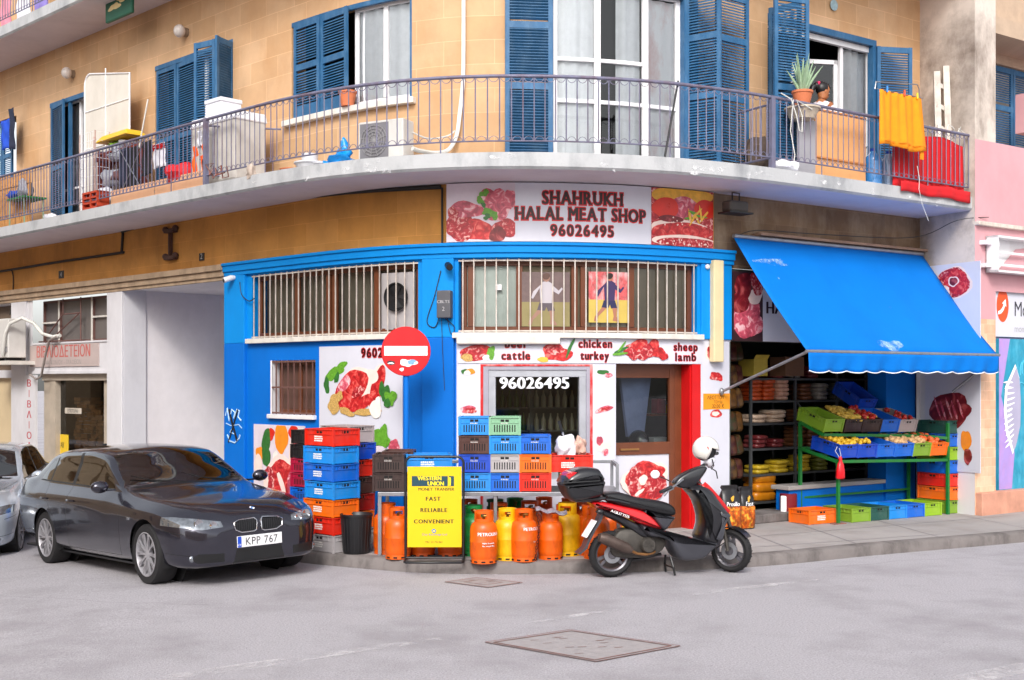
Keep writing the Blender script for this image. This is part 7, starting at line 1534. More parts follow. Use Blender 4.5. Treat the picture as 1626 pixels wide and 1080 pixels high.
# hands: palm with five separate bent fingers
for sy,wx,wy,wz in ((-1,.30,-.11,hz-.50),(1,.30,.10,hz-.48)):
    hm=MB(); hm.ell((.04,0,0),(.045,.036,.014),12,8)
    for k in range(4):
        y=-.027+.018*k; L=(.032,.038,.036,.028)[k]; hm.tube([(.07,y,.002),(.07+L,y*1.05,-.006),(.07+L*1.6,y*1.08,-.026),(.07+L*1.75,y*1.08,-.045)],[.009,.0085,.008,.006],6)
    hm.tube([(.02,-sy*-.028,0),(.045,-sy*-.05,-.008),(.07,-sy*-.05,-.024)],[.0105,.0095,.007],6)
    hm.xf(Matrix.Translation((wx,wy,wz))); hm.build('hand',m_skin,t,smooth=60)
t=bt('wooden_stool','low dark stool under the woman on the balcony','stool',1303,.42); mb=MB(); hs_=hz-.93; mb.box(-.18,.16,-.17,.17,hs_-.03,hs_); mb.build('seat',m_brown,t)
for sx in (-1,1):
    for sy in (-1,1): mb=MB(); mb.box(sx*.14-.015,sx*.14+.015,sy*.14-.015,sy*.14+.015,0,hs_-.031); mb.build('leg',m_brown,t)
# ================= vehicles =================
def pchip(xs,ys,x):
    n=len(xs); 
    if x<=xs[0]: return ys[0]
    if x>=xs[-1]: return ys[-1]
    h=[xs[i+1]-xs[i] for i in range(n-1)]; d=[(ys[i+1]-ys[i])/h[i] for i in range(n-1)]
    def m(i):
        if i==0: return d[0]
        if i==n-1: return d[-1]
        if d[i-1]*d[i]<=0: return 0.
        w1,w2=2*h[i]+h[i-1],h[i]+2*h[i-1]; return (w1+w2)/(w1/d[i-1]+w2/d[i])
    i=bisect.bisect_right(xs,x)-1; t=(x-xs[i])/h[i]; a,b=m(i),m(i+1)
    return ys[i]*(1+2*t)*(1-t)**2+h[i]*a*t*(1-t)**2+ys[i+1]*t*t*(3-2*t)+h[i]*b*t*t*(t-1)
# x, then (w,z) rows: underside edge, sill, mid, shoulder, belt, upper side, rail, centre z
ST=[(-3.77,.62,.34,.70,.40,.76,.55,.76,.72,.70,.86,.62,.93,.40,.965,.985),
(-3.72,.66,.27,.76,.36,.82,.55,.825,.76,.76,.93,.68,.985,.44,1.01,1.02),
(-3.55,.70,.24,.82,.34,.87,.56,.87,.80,.79,.98,.71,1.03,.48,1.045,1.055),
(-3.38,.72,.23,.84,.33,.885,.57,.885,.82,.79,.99,.715,1.05,.55,1.07,1.085),
(-3.2,.74,.22,.855,.32,.895,.58,.89,.83,.79,.985,.71,1.13,.60,1.19,1.215),
(-2.92,.76,.20,.87,.30,.905,.58,.895,.83,.80,.975,.70,1.20,.60,1.315,1.365),
(-2.5,.77,.19,.875,.29,.908,.58,.895,.83,.805,.965,.70,1.21,.61,1.36,1.41),
(-1.95,.77,.18,.875,.28,.908,.58,.895,.825,.805,.955,.70,1.20,.615,1.365,1.42),
(-1.45,.77,.18,.875,.28,.905,.57,.89,.815,.80,.945,.705,1.18,.615,1.32,1.385),
(-1.1,.77,.18,.875,.28,.905,.57,.885,.805,.795,.935,.74,1.06,.67,1.15,1.215),
(-.78,.77,.18,.875,.28,.90,.57,.88,.79,.79,.915,.765,.955,.69,.975,1.0),
(-.66,.76,.18,.875,.28,.90,.57,.88,.785,.785,.905,.74,.935,.60,.945,.955),
(-.3,.75,.18,.87,.28,.90,.57,.88,.77,.77,.875,.68,.895,.5,.905,.915),
(.1,.74,.18,.865,.27,.895,.56,.87,.75,.75,.84,.66,.86,.46,.868,.878),
(.42,.70,.18,.83,.25,.865,.54,.845,.70,.72,.775,.62,.805,.44,.825,.838),
(.60,.66,.19,.77,.24,.80,.50,.78,.64,.66,.71,.56,.745,.38,.775,.79),
(.70,.60,.20,.69,.24,.72,.47,.70,.60,.60,.66,.48,.695,.33,.725,.74),
(.765,.50,.21,.575,.25,.61,.44,.59,.56,.50,.61,.40,.64,.27,.665,.675),
(.795,.40,.24,.46,.28,.48,.42,.47,.53,.40,.57,.33,.60,.22,.62,.63)]
def section(x):
    xs=[s[0] for s in ST]; v=[pchip(xs,[s[k] for s in ST],x) for k in range(1,16)]
    P=[(0,v[1]),(v[0],v[1])]+[(v[2*k],v[2*k+1]) for k in range(1,7)]+[(0,v[14])]
    out=[]
    for i in range(len(P)-1):
        if i==0: out+=[(P[0][0]+(P[1][0]-P[0][0])*t/2,P[0][1]) for t in range(2)]; continue
        a=P[max(i-1,1)];b=P[i];c=P[i+1];d=P[i+2] if i+2<len(P) else (-P[i][0],P[i][1])
        for t in range(5):
            q=_cr(a,b,c,d,t/5); out.append((q[0]*.6+.4*(b[0]+(c[0]-b[0])*t/5),q[1]*.6+.4*(b[1]+(c[1]-b[1])*t/5)))
    out.append(P[-1]); return out
def car_shell():
    rings=[];x=-3.77;X=[]
    while x<.795: X.append(x); x+=.018 if x>.55 or x<-3.7 else (.03 if x>.3 else .045)
    X.append(.795)
    for x in X:
        h=section(x); r=[(x,-y,z) for y,z in h]+[(x,y,z) for y,z in h[-2:0:-1]]
        rings.append(r)
    return MB().loft(rings)
m_cpaint=M('dark_grey_violet_car_paint','#33323e',.2,metal=.7,var=.02,scale=2,coat=1.); m_tyre=M('tyre_rubber','#1c1b1d',.8,var=.15,scale=8); m_alloy=M('alloy_rim','#a3a1a6',.38,metal=.35,var=.05); m_chrome=M('chrome','#d4d4d8',.12,metal=1.,var=0)
g_car=glass('car_glass','#a4b2ae',2.0,.25); m_hl=M('headlight_clear','#8f949a',.1,metal=.75,var=.4,scale=16,coat=1); m_trim=M('black_trim','#141416',.4,var=.1); m_int=M('car_interior','#25242a',.8,var=.15); m_amb=M('amber_lens','#d8822a',.2)
REG={}
def region(bm,lay,poly,ax,cond,rid):
    a,b=ax; n=len(poly); A=sum(poly[i][0]*poly[(i+1)%n][1]-poly[(i+1)%n][0]*poly[i][1] for i in range(n))
    if A<0: poly=poly[::-1]
    lo=[min(p[k] for p in poly) for k in (0,1)]; hi=[max(p[k] for p in poly) for k in (0,1)]
    for i in range(n):
        p,q=poly[i],poly[(i+1)%n]; no=Vector((0,0,0)); no[a]=q[1]-p[1]; no[b]=-(q[0]-p[0]); co=Vector((0,0,0)); co[a]=p[0]; co[b]=p[1]
        fs=[f for f in bm.faces if cond(f.calc_center_median()) and max(v.co[a] for v in f.verts)>=lo[0] and min(v.co[a] for v in f.verts)<=hi[0] and max(v.co[b] for v in f.verts)>=lo[1] and min(v.co[b] for v in f.verts)<=hi[1]]
        g=list({e for f in fs for e in f.edges})+list({v for f in fs for v in f.verts})+fs
        bmesh.ops.bisect_plane(bm,geom=g,plane_co=co,plane_no=no.normalized(),dist=1e-5)
    for f in bm.faces:
        c=f.calc_center_median()
        if not cond(c): continue
        if all((poly[(i+1)%n][0]-poly[i][0])*(c[b]-poly[i][1])-(poly[(i+1)%n][1]-poly[i][1])*(c[a]-poly[i][0])>=-1e-6 for i in range(n)): f[lay]=rid
def make_car(label):
    t=thing('parked_car',label,'car'); mb=car_shell(); bm=bmesh.new(); vs=[bm.verts.new(p) for p in mb.v]
    for f in mb.f:
        try: bm.faces.new([vs[i] for i in dict.fromkeys(f)])
        except ValueError: pass
    bmesh.ops.remove_doubles(bm,verts=bm.verts,dist=1e-4); bmesh.ops.recalc_face_normals(bm,faces=bm.faces)
    lay=bm.faces.layers.int.new('r'); XZ,XY,YZ=(0,2),(0,1),(1,2)
    for sy in (-1,1):
        side=lambda c,sy=sy:c.y*sy>.55; 
        for cx in (0,-2.76): region(bm,lay,[(cx+.358*math.cos(k*PI/14),.325+.358*math.sin(k*PI/14)) for k in range(28)],XZ,side,99)
        region(bm,lay,[(-.91,.95),(-1.32,1.255),(-1.56,1.325),(-2.02,1.345),(-2.0,.962)],XZ,side,1)
        region(bm,lay,[(-2.09,.966),(-2.10,1.345),(-2.5,1.335),(-2.74,1.295),(-2.74,.98)],XZ,side,1)
        region(bm,lay,[(-2.78,.99),(-2.78,1.265),(-2.93,1.20),(-3.05,1.06),(-3.06,1.015)],XZ,side,1)
        region(bm,lay,[(-2.0,.972),(-2.02,1.335),(-2.10,1.335),(-2.09,.974)],XZ,side,2); region(bm,lay,[(-2.74,.985),(-2.74,1.285),(-2.78,1.265),(-2.78,.99)],XZ,side,2)
        region(bm,lay,[(-.88,.94),(-.93,.958),(-3.06,1.015),(-3.10,1.0)],XZ,side,3)
        for p in ([(-.60,.27),(-.60,.87),(-.593,.87),(-.593,.27)],[(-2.03,.24),(-2.03,.96),(-2.022,.96),(-2.022,.24)],[(-2.42,.24),(-2.42,.50),(-2.412,.5),(-2.412,.24)],[(-2.42,.5),(-2.78,.98),(-2.772,.98),(-2.412,.5)],[(-.593,.262),(-.593,.27),(-2.42,.26),(-2.42,.252)]): region(bm,lay,p,XZ,side,4)
        for p in ([(.36,.588),(.64,.552),(.64,.545),(.36,.581)],[(.40,.36),(.74,.33),(.74,.324),(.40,.354)]): region(bm,lay,p,XZ,lambda c,sy=sy:c.y*sy>.3,4)
        # headlights
        region(bm,lay,[(sy*.40,.60),(sy*.41,.655),(sy*.60,.69),(sy*.80,.72),(sy*.88,.715),(sy*.88,.635),(sy*.62,.585)],YZ,lambda c,sy=sy:c.y*sy>.3 and c.x>.34 and c.z<.76,5)
        region(bm,lay,[(sy*.03,.545),(sy*.025,.64),(sy*.05,.665),(sy*.22,.655),(sy*.285,.63),(sy*.27,.56),(sy*.20,.53),(sy*.06,.53)],YZ,lambda c:c.x>.6,6)
        region(bm,lay,[(sy*.40,.25),(sy*.40,.335),(sy*.66,.345),(sy*.72,.29),(sy*.66,.25)],YZ,lambda c:c.x>.5,8+(sy>0))
        region(bm,lay,[(sy*.55,.60),(sy*.55,.88),(sy*.80,.86),(sy*.84,.72),(sy*.80,.62)],YZ,lambda c:c.x<-3.55,7)
    region(bm,lay,[(-.30,.22),(-.26,.36),(.26,.36),(.30,.22)],YZ,lambda c:c.x>.6,10)
    region(bm,lay,[(-.83,-.71),(-.775,-.35),(-.76,0),(-.775,.35),(-.83,.71),(-1.39,.585),(-1.42,0),(-1.39,-.585)],XY,lambda c:c.z>.9,1)
    region(bm,lay,[(-.775,.66),(-.72,.62),(-.72,-.62),(-.775,-.66)],XY,lambda c:c.z>.9,11)
    region(bm,lay,[(-2.97,-.54),(-2.95,0),(-2.97,.54),(-3.33,.60),(-3.35,0),(-3.33,-.60)],XY,lambda c:c.z>1.0,1)
    # bonnet gap lines
    for sy in (-1,1): region(bm,lay,[(.50,sy*.56),(.50,sy*.568),(-.68,sy*.735),(-.68,sy*.727)],XY,lambda c:c.z>.6,4)
    parts={}
    for f in bm.faces:
        parts.setdefault(f[lay],[]).append(f)
    names={0:('body',m_cpaint),1:('window_glass',g_car),2:('black_trim',m_trim),3:('chrome_strip',m_trim),4:('panel_gaps',m_trim),5:('headlight',m_hl),6:('grille',m_trim),8:('air_intake',m_trim),9:('air_intake',m_trim),10:('air_intake',m_trim),11:('cowl_panel',m_trim),7:('tail_light',M('tail_lens','#8a0c10',.2,coat=1))}
    def emit(name,mat,faces,par=t,smooth=38,push=0):
        idx={};m=MB()
        for f in faces:
            for v in f.verts:
                if v not in idx: idx[v]=len(m.v); m.v.append(tuple(v.co+v.normal*push))
            m.f.append([idx[v] for v in f.verts]); m.m.append(0)
        return m.build(name,mat,par,smooth=smooth)
    for k,(nm,mt) in names.items():
        fs=parts.get(k,[])
        if k in (5,6,7):
            for sy in (-1,1): emit(nm,mt,[f for f in fs if f.calc_center_median().y*sy>0])
        elif k==1:
            grp={'windscreen':lambda c:c.x>-1.45 and abs(c.y)<.70 and c.z>.9 and (abs(c.y)<.56 or c.x>-1.42) and True,}
            ws=[];rw=[];sd={-1:[],1:[]}
            for f in fs:
                c=f.calc_center_median(); n=f.normal
                if abs(n.y)>.62: sd[1 if c.y>0 else -1].append(f)
                elif c.x>-1.6: ws.append(f)
                else: rw.append(f)
            emit('windscreen',g_car,ws); emit('rear_window',g_car,rw); emit('side_window',g_car,sd[-1]); emit('side_window',g_car,sd[1])
        else: emit(nm,mt,fs)
    bm.free()
    # grille chrome rings and bars, light internals
    for sy in (-1,1):
        ring=[(.03,.545),(.025,.64),(.05,.665),(.22,.655),(.285,.63),(.27,.56),(.20,.53),(.06,.53)]
        def fx(y,z): # nose surface x at |y|,z
            xs_=[s[0] for s in ST]; lo,hi=.3,.795
            for _ in range(24):
                m_=(lo+hi)/2; h=section(m_); w=0;
                for (y1,z1),(y2,z2) in zip(h[2:],h[3:]):
                    if (z1-z)*(z2-z)<=0 and abs(z2-z1)>1e-6: w=y1+(y2-y1)*(z-z1)/(z2-z1); break
                if w>abs(y): lo=m_
                else: hi=m_
            return lo
        m=MB(); rp=[(fx(y,z)+.008,sy*y,z) for y,z in ring]; rp.append(rp[0]); m.tube(rp,.009,6,cap=False); m.build('grille_surround',m_chrome,t,smooth=60)
        m=MB()
        for k in range(9): y=.05+.025*k; x=fx(y,.6)+.005; m.box(x-.004,x+.004,sy*y-.004,sy*y+.004,.545,.648)
        m.build('grille_bars',M('grille_bar_black','#26262a',.3),t)
        m=MB()
        for y,z,r in ((.50,.625,.04),(.63,.645,.048)): x=fx(y,z)+.004; m.lathe([(0,0),(r*.7,.004),(r,.012),(r*1.05,.0)],(x-.004,sy*y,z),16,axis='x')
        m.build('lamp_reflectors',m_chrome,t,smooth=60)
        m=MB(); x=fx(.70,.31); m.lathe([(0,.01),(.03,.01),(.036,.0)],(x-.012,sy*.70,.30),14,axis='x'); m.build('fog_light',m_hl,t,smooth=60)
    m=MB(); m.box(.80,.815,-.26,.26,.375,.49); pl=m.build('number_plate',M('plate_white','#e4e4e6',.4,var=.02),t,bevel=.003)
    m=MB(); m.text('KPP 767',.02,.395,.075,0,bold=0,w=.93,sp=.16); m.xf(Matrix.Translation((.8165,0,0))@Matrix.Rotation(R(90),4,'Z')); m.build('plate_lettering',m_dk,pl)
    m=MB(); m.box(.8155,.8165,-.258,-.215,.378,.487); m.build('plate_band',m_bcloth,pl); m=MB(); m.text('CY',0,.392,.02,0); m.xf(Matrix.Translation((.8175,-.237,0))@Matrix.Rotation(R(90),4,'Z')); m.build('plate_code',m_wl,pl)
    pl['label']='white number plate with blue band reading KPP 767'
    # badge
    m=MB(); m.lathe([(0,.006),(.036,.006),(.041,.003),(.041,0)],n=24,m=0)
    for k in range(4):
        a=[k*PI/2+j*PI/12 for j in range(7)]; m.add([(0,0,.008)]+[(.027*math.cos(q),.027*math.sin(q),.008) for q in a],[(0,j+1,j+2) for j in range(6)],1 if k%2 else 2)
    m.xf(Matrix.Translation((.665,0,.752))@Matrix.Rotation(R(28),4,'Y')); m.build('badge',[m_trim,M('badge_blue','#2a6ab8',.3),m_wl],t,smooth=40)
    # mirrors, handles, wipers, antenna
    for sy in (-1,1):
        m=MB(); m.ell((-.86,sy*.985,.995),(.065,.10,.068),16,10); m.box(-.90,-.84,min(sy*.82,sy*.95),max(sy*.82,sy*.95),.945,.965); m.build('wing_mirror',m_cpaint if sy>0 else m_cpaint,t,smooth=60)
        for x in (-1.90,-2.70): m=MB(); m.tube([(x-.09,sy*.905,.80),(x-.06,sy*.925,.803),(x+.06,sy*.925,.803),(x+.09,sy*.902,.80)],.011,6); m.build('door_handle',m_cpaint,t,smooth=60)
        m=MB(); m.box(-.40,-.33,min(sy*.885,sy*.902),max(sy*.885,sy*.902),.655,.685); m.build('side_repeater',m_hl,t,bevel=.006)
        # arch liners
        for cx in (0,-2.76):
            m=MB(); n=20; m.add([(cx+.362*math.cos(k*PI/n*1.24-.38),sy*y,.325+.362*math.sin(k*PI/n*1.24-.38)) for k in range(n+1) for y in (.58,.865)],[(2*k,2*k+1,2*k+3,2*k+2) for k in range(n)]); m.add([(cx+.362*math.cos(2*PI*k/24),sy*.58,.325+.362*math.sin(2*PI*k/24)) for k in range(24)],[tuple(range(24))]); m.build('arch_liner',m_tyre,t)
    m=MB(); 
    for y0,y1 in ((-.60,.0),(.0,.52)): m.tube([(-.76,y1*.9+.05,.985),(-.85,(y0+y1)/2-.1,1.03),(-.93,y0,1.09)],.007,5)
    m.build('wipers',m_trim,t)
    m=MB(); m.box(-3.05,-2.98,-.02,.02,1.37,1.41); m.build('roof_antenna',m_trim,t,bevel=.01)
    m=MB(); m.box(-3.6,-.3,-.80,.80,.17,.19) ; m.build('underbody',m_trim,t)
    # cabin
    m=MB(); m.box(-3.2,-.8,-.74,.74,.30,.36); m.box(-1.12,-.80,-.70,.70,.70,.94); m.build('dashboard',m_int,t,bevel=.03)
    for x in (-1.75,-2.6):
        for y in (-.36,.36): m=MB(); m.box(x-.25,x+.25,y-.24,y+.24,.4,.55); m.box(x-.33,x-.2,y-.23,y+.23,.5,1.06); m.box(x-.34,x-.24,y-.12,y+.12,1.09,1.25); m.build('car_seat',m_int,t,bevel=.04)
    m=MB(); m.tube([(-1.16+.07*math.sin(k*PI/10),-.36+.18*math.cos(k*PI/10),.92+.16*math.sin(k*PI/10)) for k in range(21)],.013,6,cap=False); m.tube([(-1.05,-.36,.86),(-1.16,-.36,.92)],.03,6); m.build('steering_wheel',m_trim,t,smooth=60)
    m=MB(); m.box(-1.32,-1.28,-.12,.12,1.25,1.31); m.build('rear_view_mirror',m_trim,t,bevel=.01)
    # wheels
    for cx in (0,-2.76):
        for sy in (-1,1):
            w=bpy.data.objects.new('wheel',None); COL.objects.link(w); w.parent=t; w.location=(cx,sy*.765,.316); w.rotation_euler=(0,0,0 if sy<0 else PI)
            m=MB(); m.lathe([(.222,-.105),(.245,-.11),(.30,-.112),(.313,-.09),(.316,-.05),(.316,.05),(.313,.09),(.30,.112),(.245,.11),(.222,.105)],n=40,axis='y',cap=False); m.build('tyre',m_tyre,w,smooth=40)
            m=MB(); m.lathe([(.225,-.1),(.232,-.112),(.222,-.115),(.212,-.095),(.205,-.02),(.2,.1)],n=40,axis='y',cap=False)
            for k in range(10):
                a=2*PI*k/10
                for da in (-.12,.12):
                    q=MB(); q.loft([[(.045+.0,-.085+dy,dz*.5) for dy,dz in ((-.012,-.014),(-.012,.014),(.012,.014),(.012,-.014))],[(.135,-.098+dy,dz) for dy,dz in ((-.01,-.011),(-.01,.011),(.01,.011),(.01,-.011))],[(.214,-.10+dy,dz*1.2) for dy,dz in ((-.008,-.011),(-.008,.011),(.008,.011),(.008,-.011))]])
                    q.xf(Matrix.Rotation(a+da*.35,4,'Y')@Matrix.Rotation(0,4,'X')); 
                    i0=len(m.v); m.add(q.v,q.f)
                    for i in range(i0,len(m.v)):
                        x,y,z=m.v[i]; r=math.hypot(x,z); th=math.atan2(z,x)+da*(r-.045)/.17*.75; m.v[i]=(r*math.cos(th),y,r*math.sin(th))
            m.lathe([(0,-.10),(.03,-.10),(.055,-.09),(.06,-.06)],n=20,axis='y',cap=False); m.build('rim',m_alloy,w,smooth=35)
            m=MB(); m.lathe([(0,-.03),(.15,-.03),(.155,-.015),(0,-.0)],n=28,axis='y'); m.build('brake_disc',M('brake_disc','#5c5a5a',.4,metal=.8),w,smooth=40)
            m=MB(); m.lathe([(.2,.09),(0,.09)],n=28,axis='y'); m.build('hub_back',m_tyre,w)
    return t
car=make_car('dark grey violet saloon car parked at the corner beside the coloured crates'); car.rotation_mode='XYZ'
car.matrix_basis=Matrix.Translation((-3.14,13.0,-.015))@Matrix.Rotation(-.84,4,'Z')@Matrix.Rotation(-.034,4,'Y')@Matrix.Rotation(.014,4,'X')
m_silver=M('silver_car_paint','#c3ccd8',.25,metal=.35,var=.03,coat=1.)
for c in car.children:
    if c.name.split('.')[0] in ('number_plate','badge','grille_bars'): SKIP.add(c.name)
car2=dup(car,(-7.42,15.8,-.235),-1.33,'pale silver blue car cut off at the left edge behind the dark saloon',mat={'dark_grey_violet_car_paint':m_silver})
for c in (car,car2): c['group']='cars parked by the passage'
# ---------------- scooter ----------------
pa=Vector((*G(970,916.5),0)); pb=Vector((*G(1163,908),0)); ex=(pb-pa).normalized(); ey=Vector((-ex.y,ex.x,0)); srz=math.atan2(ex.y,ex.x)
t=thing('scooter','red and black scooter with top box parked at the kerb before the shop door','scooter',(pa.x,pa.y,0),srz)
def ps(u,v,off=0.):
    o=pa+ey*off; k=(u-U0)/F; s=(k*o.y-o.x)/(ex.x-k*ex.y); yy=o.y+ex.y*s; return s,CH+(H0-v)*yy/F
def pz(X,Y,off=0.): return ps(870+X/3.857,660+Y/3.857,off)
def inset(poly,d):
    n=len(poly); A=sum(poly[i][0]*poly[(i+1)%n][1]-poly[(i+1)%n][0]*poly[i][1] for i in range(n)); sg=1 if A>0 else -1; o=[]
    for i in range(n):
        a,b,c=Vector(poly[i-1]),Vector(poly[i]),Vector(poly[(i+1)%n]); e1=(b-a).normalized(); e2=(c-b).normalized(); nn_=Vector((-(e1.y+e2.y),e1.x+e2.x)); 
        nn_=nn_.normalized() if nn_.length>1e-6 else Vector((-e1.y,e1.x)); o.append(tuple(b+nn_*d*sg))
    return o
def smoothpoly(P,k=3):
    n=len(P); o=[]
    for i in range(n):
        for j in range(k): o.append(_cr(P[i-1],P[i],P[(i+1)%n],P[(i+2)%n],j/k))
    return o
def puff(name,pts,w,mat,y0=0.,ins=.03,par=None,asis=False,k=3,mb=None):
    P=smoothpoly([p if asis else pz(*p) for p in pts],k); A=sum(P[i][0]*P[(i+1)%len(P)][1]-P[(i+1)%len(P)][0]*P[i][1] for i in range(len(P)))
    if A<0: P=P[::-1]
    rings=[]
    for f,i_ in ((-1,1.),(-.93,.55),(-.8,.2),(-.5,0),(.5,0),(.8,.2),(.93,.55),(1,1.)):
        Q=inset(P,ins*i_); rings.append([(x,y0+w*f,z) for x,z in Q])
    m=mb or MB(); m.loft(rings[::-1]); return m.build(name,mat,par or t,smooth=50) if mb is None else m
m_sred=M('scooter_red','#c4141a',.25,var=.04,coat=.8); m_sblk=M('scooter_black','#1b1b20',.3,var=.08,coat=.4); m_sgry=M('scooter_charcoal','#3c3d44',.35,var=.06,coat=.3); m_seat=M('seat_vinyl','#1a1a1d',.4,var=.12,bump=.15,bscale=50); m_cast=M('cast_engine','#4c4844',.55,metal=.5,var=.25,scale=14); m_exh=M('burnt_steel','#5a4c46',.5,metal=.5,var=.3,scale=8)
def wheel(nm,r,w_,par,loc,rot=0):
    w=bpy.data.objects.new(nm,None); COL.objects.link(w); w.parent=par; w.location=loc; w.rotation_euler=(0,0,rot)
    m=MB(); m.lathe([(r*.70,-w_*.7),(r*.86,-w_),(r*.97,-w_*.6),(r,0),(r*.97,w_*.6),(r*.86,w_),(r*.70,w_*.7)],n=36,axis='y',cap=False)
    for k in range(24): a=2*PI*k/24; c=MB().box(-.003,.003,-w_*.7,w_*.7,r*.975,r*1.0); c.xf(Matrix.Rotation(a,4,'Y')@Matrix.Rotation(.4,4,'Z')); m.add(c.v,c.f)
    m.build('tyre',m_tyre,w,smooth=40)
    m=MB(); m.lathe([(r*.70,-w_*.72),(r*.73,-w_*.8),(r*.66,-w_*.6),(r*.62,0),(r*.66,w_*.6),(r*.73,w_*.8),(r*.70,w_*.72)],n=36,axis='y',cap=False)
    for k in range(3):
        for da in (-.22,.22): a=2*PI*k/3+da+.5; c=MB(); beam(c,(.02,0,0),(r*.66,0,0),.016); c.xf(Matrix.Rotation(a,4,'Y')); m.add(c.v,c.f)
    m.lathe([(0,-.05),(.045,-.05),(.05,.05),(0,.05)],n=16,axis='y'); m.build('rim',M('dark_alloy','#6c6a70',.4,metal=.7,var=.1),w,smooth=40)
    m=MB(); m.lathe([(.05,-.055),(.095,-.055),(.095,-.05),(.05,-.05)],n=24,axis='y',cap=False); m.build('brake_disc',m_steel,w)
    return w
wheel('wheel',.248,.055,t,(0,0,.248))
fx_,fz_=ps(1160,876); STE=R(-52)
# steering group is placed round the fork axis
wheel('wheel',.238,.05,t,(fx_,-.02,.238),STE)
cs_,ss_=math.cos(STE),math.sin(STE)
def stp(dx,dy,z): return (fx_+dx*cs_-dy*ss_,-.02+dx*ss_+dy*cs_,z)
top=pz(900,380)
m=MB()
for dy in (-.085,.085): m.tube([stp(0,dy,.238),stp(-.02,dy,.36),stp(-.09,dy*.9,.60)],[.018,.022,.024],8)
m.tube([stp(-.09,-.08,.60),stp(-.09,.08,.60)],.025,8); m.tube([stp(-.09,0,.58),(top[0],0,top[1])],.024,8); m.build('front_fork',m_cast,t,smooth=50)
m=MB(); N=14
m.loft([[stp(.262*math.cos(a)*1.0,dy,.238+.262*math.sin(a)) for dy in (-.062,-.03,.03,.062)]+[stp(.25*math.cos(a),dy,.238+.25*math.sin(a)) for dy in (.056,-.056)] for a in [R(38)+R(118)*k/N for k in range(N+1)]]); m.build('front_mudguard',m_sblk,t,smooth=50)
m=MB(); m.tube([stp(-.02,-.09,.34),stp(-.13,-.1,.26),stp(-.12,-.1,.16),stp(-.06,-.07,.14)],.006,5); m.build('brake_cable',m_cable,t)
# body
puff('seat',[(330,478),(380,466),(450,472),(530,498),(620,512),(700,525),(745,548),(762,580),(752,606),(700,606),(620,592),(530,572),(440,552),(350,520)],.135,m_seat,ins=.035)
puff('tail_panel',[(250,532),(330,524),(430,545),(530,568),(600,600),(672,686),(600,676),(530,652),(450,610),(370,578),(300,566)],.15,m_sred,ins=.03)
puff('under_seat_panel',[(560,580),(650,600),(752,612),(735,650),(700,694),(672,686),(610,610)],.14,m_sgry,ins=.03)
puff('rear_frame_cover',[(310,566),(400,590),(470,625),(540,662),(590,700),(600,740),(560,740),(500,700),(400,640),(330,610)],.11,m_sblk,ins=.02)
puff('floorboard',[(540,660),(610,680),(700,700),(760,742),(900,752),(990,758),(1002,785),(960,830),(915,868),(790,876),(735,800),(690,745),(590,730)],.19,m_sgry,ins=.045)
puff('leg_shield',[(846,448),(890,424),(930,426),(975,455),(1030,530),(1078,596),(1058,640),(1020,740),(1000,780),(960,780),(910,748),(930,660),(925,590),(895,510)],.20,m_sblk,ins=.07)
puff('front_fascia',[(915,420),(940,424),(1010,492),(1080,582),(1082,600),(1066,592),(1000,505),(940,440)],.12,m_sred,ins=.05)
puff('shield_centre',[(1000,560),(1060,580),(1085,600),(1060,650),(1030,720),(1004,770),(985,740),(1000,660)],.215,m_sgry,ins=.07)
a_=pz(1080,604); m=MB(); m.ell((a_[0]+.01,-.10,a_[1]),(.022,.022,.022),10,8); m.build('indicator',m_amb,t,smooth=60)
# handlebar group
hx,hzz=pz(870,385)
puff('handlebar_cowl',[(765,412),(800,370),(855,338),(935,308),(965,318),(950,352),(915,400),(880,445),(845,446),(800,440)],.075,m_sblk,ins=.03)
def hb_(dx,dy,z): return (hx+dx*cs_-dy*ss_,dx*ss_+dy*cs_,z)
A1=pz(700,468,-.3); A2=pz(960,300,.28)
m=MB(); m.tube([(A1[0],-.33,A1[1]),(pz(770,436,-.15)[0],-.15,pz(770,436,-.15)[1]),(hx,0,hzz+.05),(A2[0],.30,A2[1])],.013,8); m.build('handlebar',m_steel,t,smooth=60)
def ptube(nm,pts,r,mat,n=8): m=MB(); m.tube([(pz(X,Y,o)[0],o,pz(X,Y,o)[1]) for X,Y,o in pts],r,n); return m.build(nm,mat,t,smooth=60)
ptube('grip',[(690,468,-.36),(755,438,-.22)],.019,m_sblk); ptube('grip',[(925,320,.2),(985,285,.34)],.019,m_sblk)
ptube('brake_lever',[(770,448,-.22),(740,462,-.33),(715,492,-.38)],.007,m_steel,5)
o_=-.28; ptube('mirror_stem',[(752,405,-.2),(715,385,-.25),(685,376,-.28)],.007,m_sblk,5); c=pz(657,360,o_); m=MB(); m.ell((c[0],o_,c[1]),(.052,.018,.045),18,10); m.build('mirror',m_wl,t,smooth=60)
# top box
bl=[(78,420),(90,370),(130,340),(170,322),(230,314),(285,322),(305,345),(320,395)]
m=puff('top_box',bl+[(200,408)],.19,m_sblk,ins=.06); puff('top_box_base',[(82,412),(200,400),(322,392),(318,440),(310,482),(250,500),(150,515),(110,500),(85,450)],.185,M('box_black','#222226',.45,var=.1),ins=.05)
puff('red_reflector',[(88,395),(100,355),(135,338),(165,335),(150,362),(112,392)],.17,m_sred,ins=.02); puff('box_rack',[(150,505),(300,488),(470,500),(468,525),(330,515),(300,524),(160,528)],.10,m_sblk,ins=.015)
m=MB(); m.tube([(pz(75,412,-.192)[0],-.19,pz(78,406)[1]),(pz(320,392,-.192)[0],-.19,pz(320,390)[1])],.008,5); m.build('box_seam',m_trim,t)
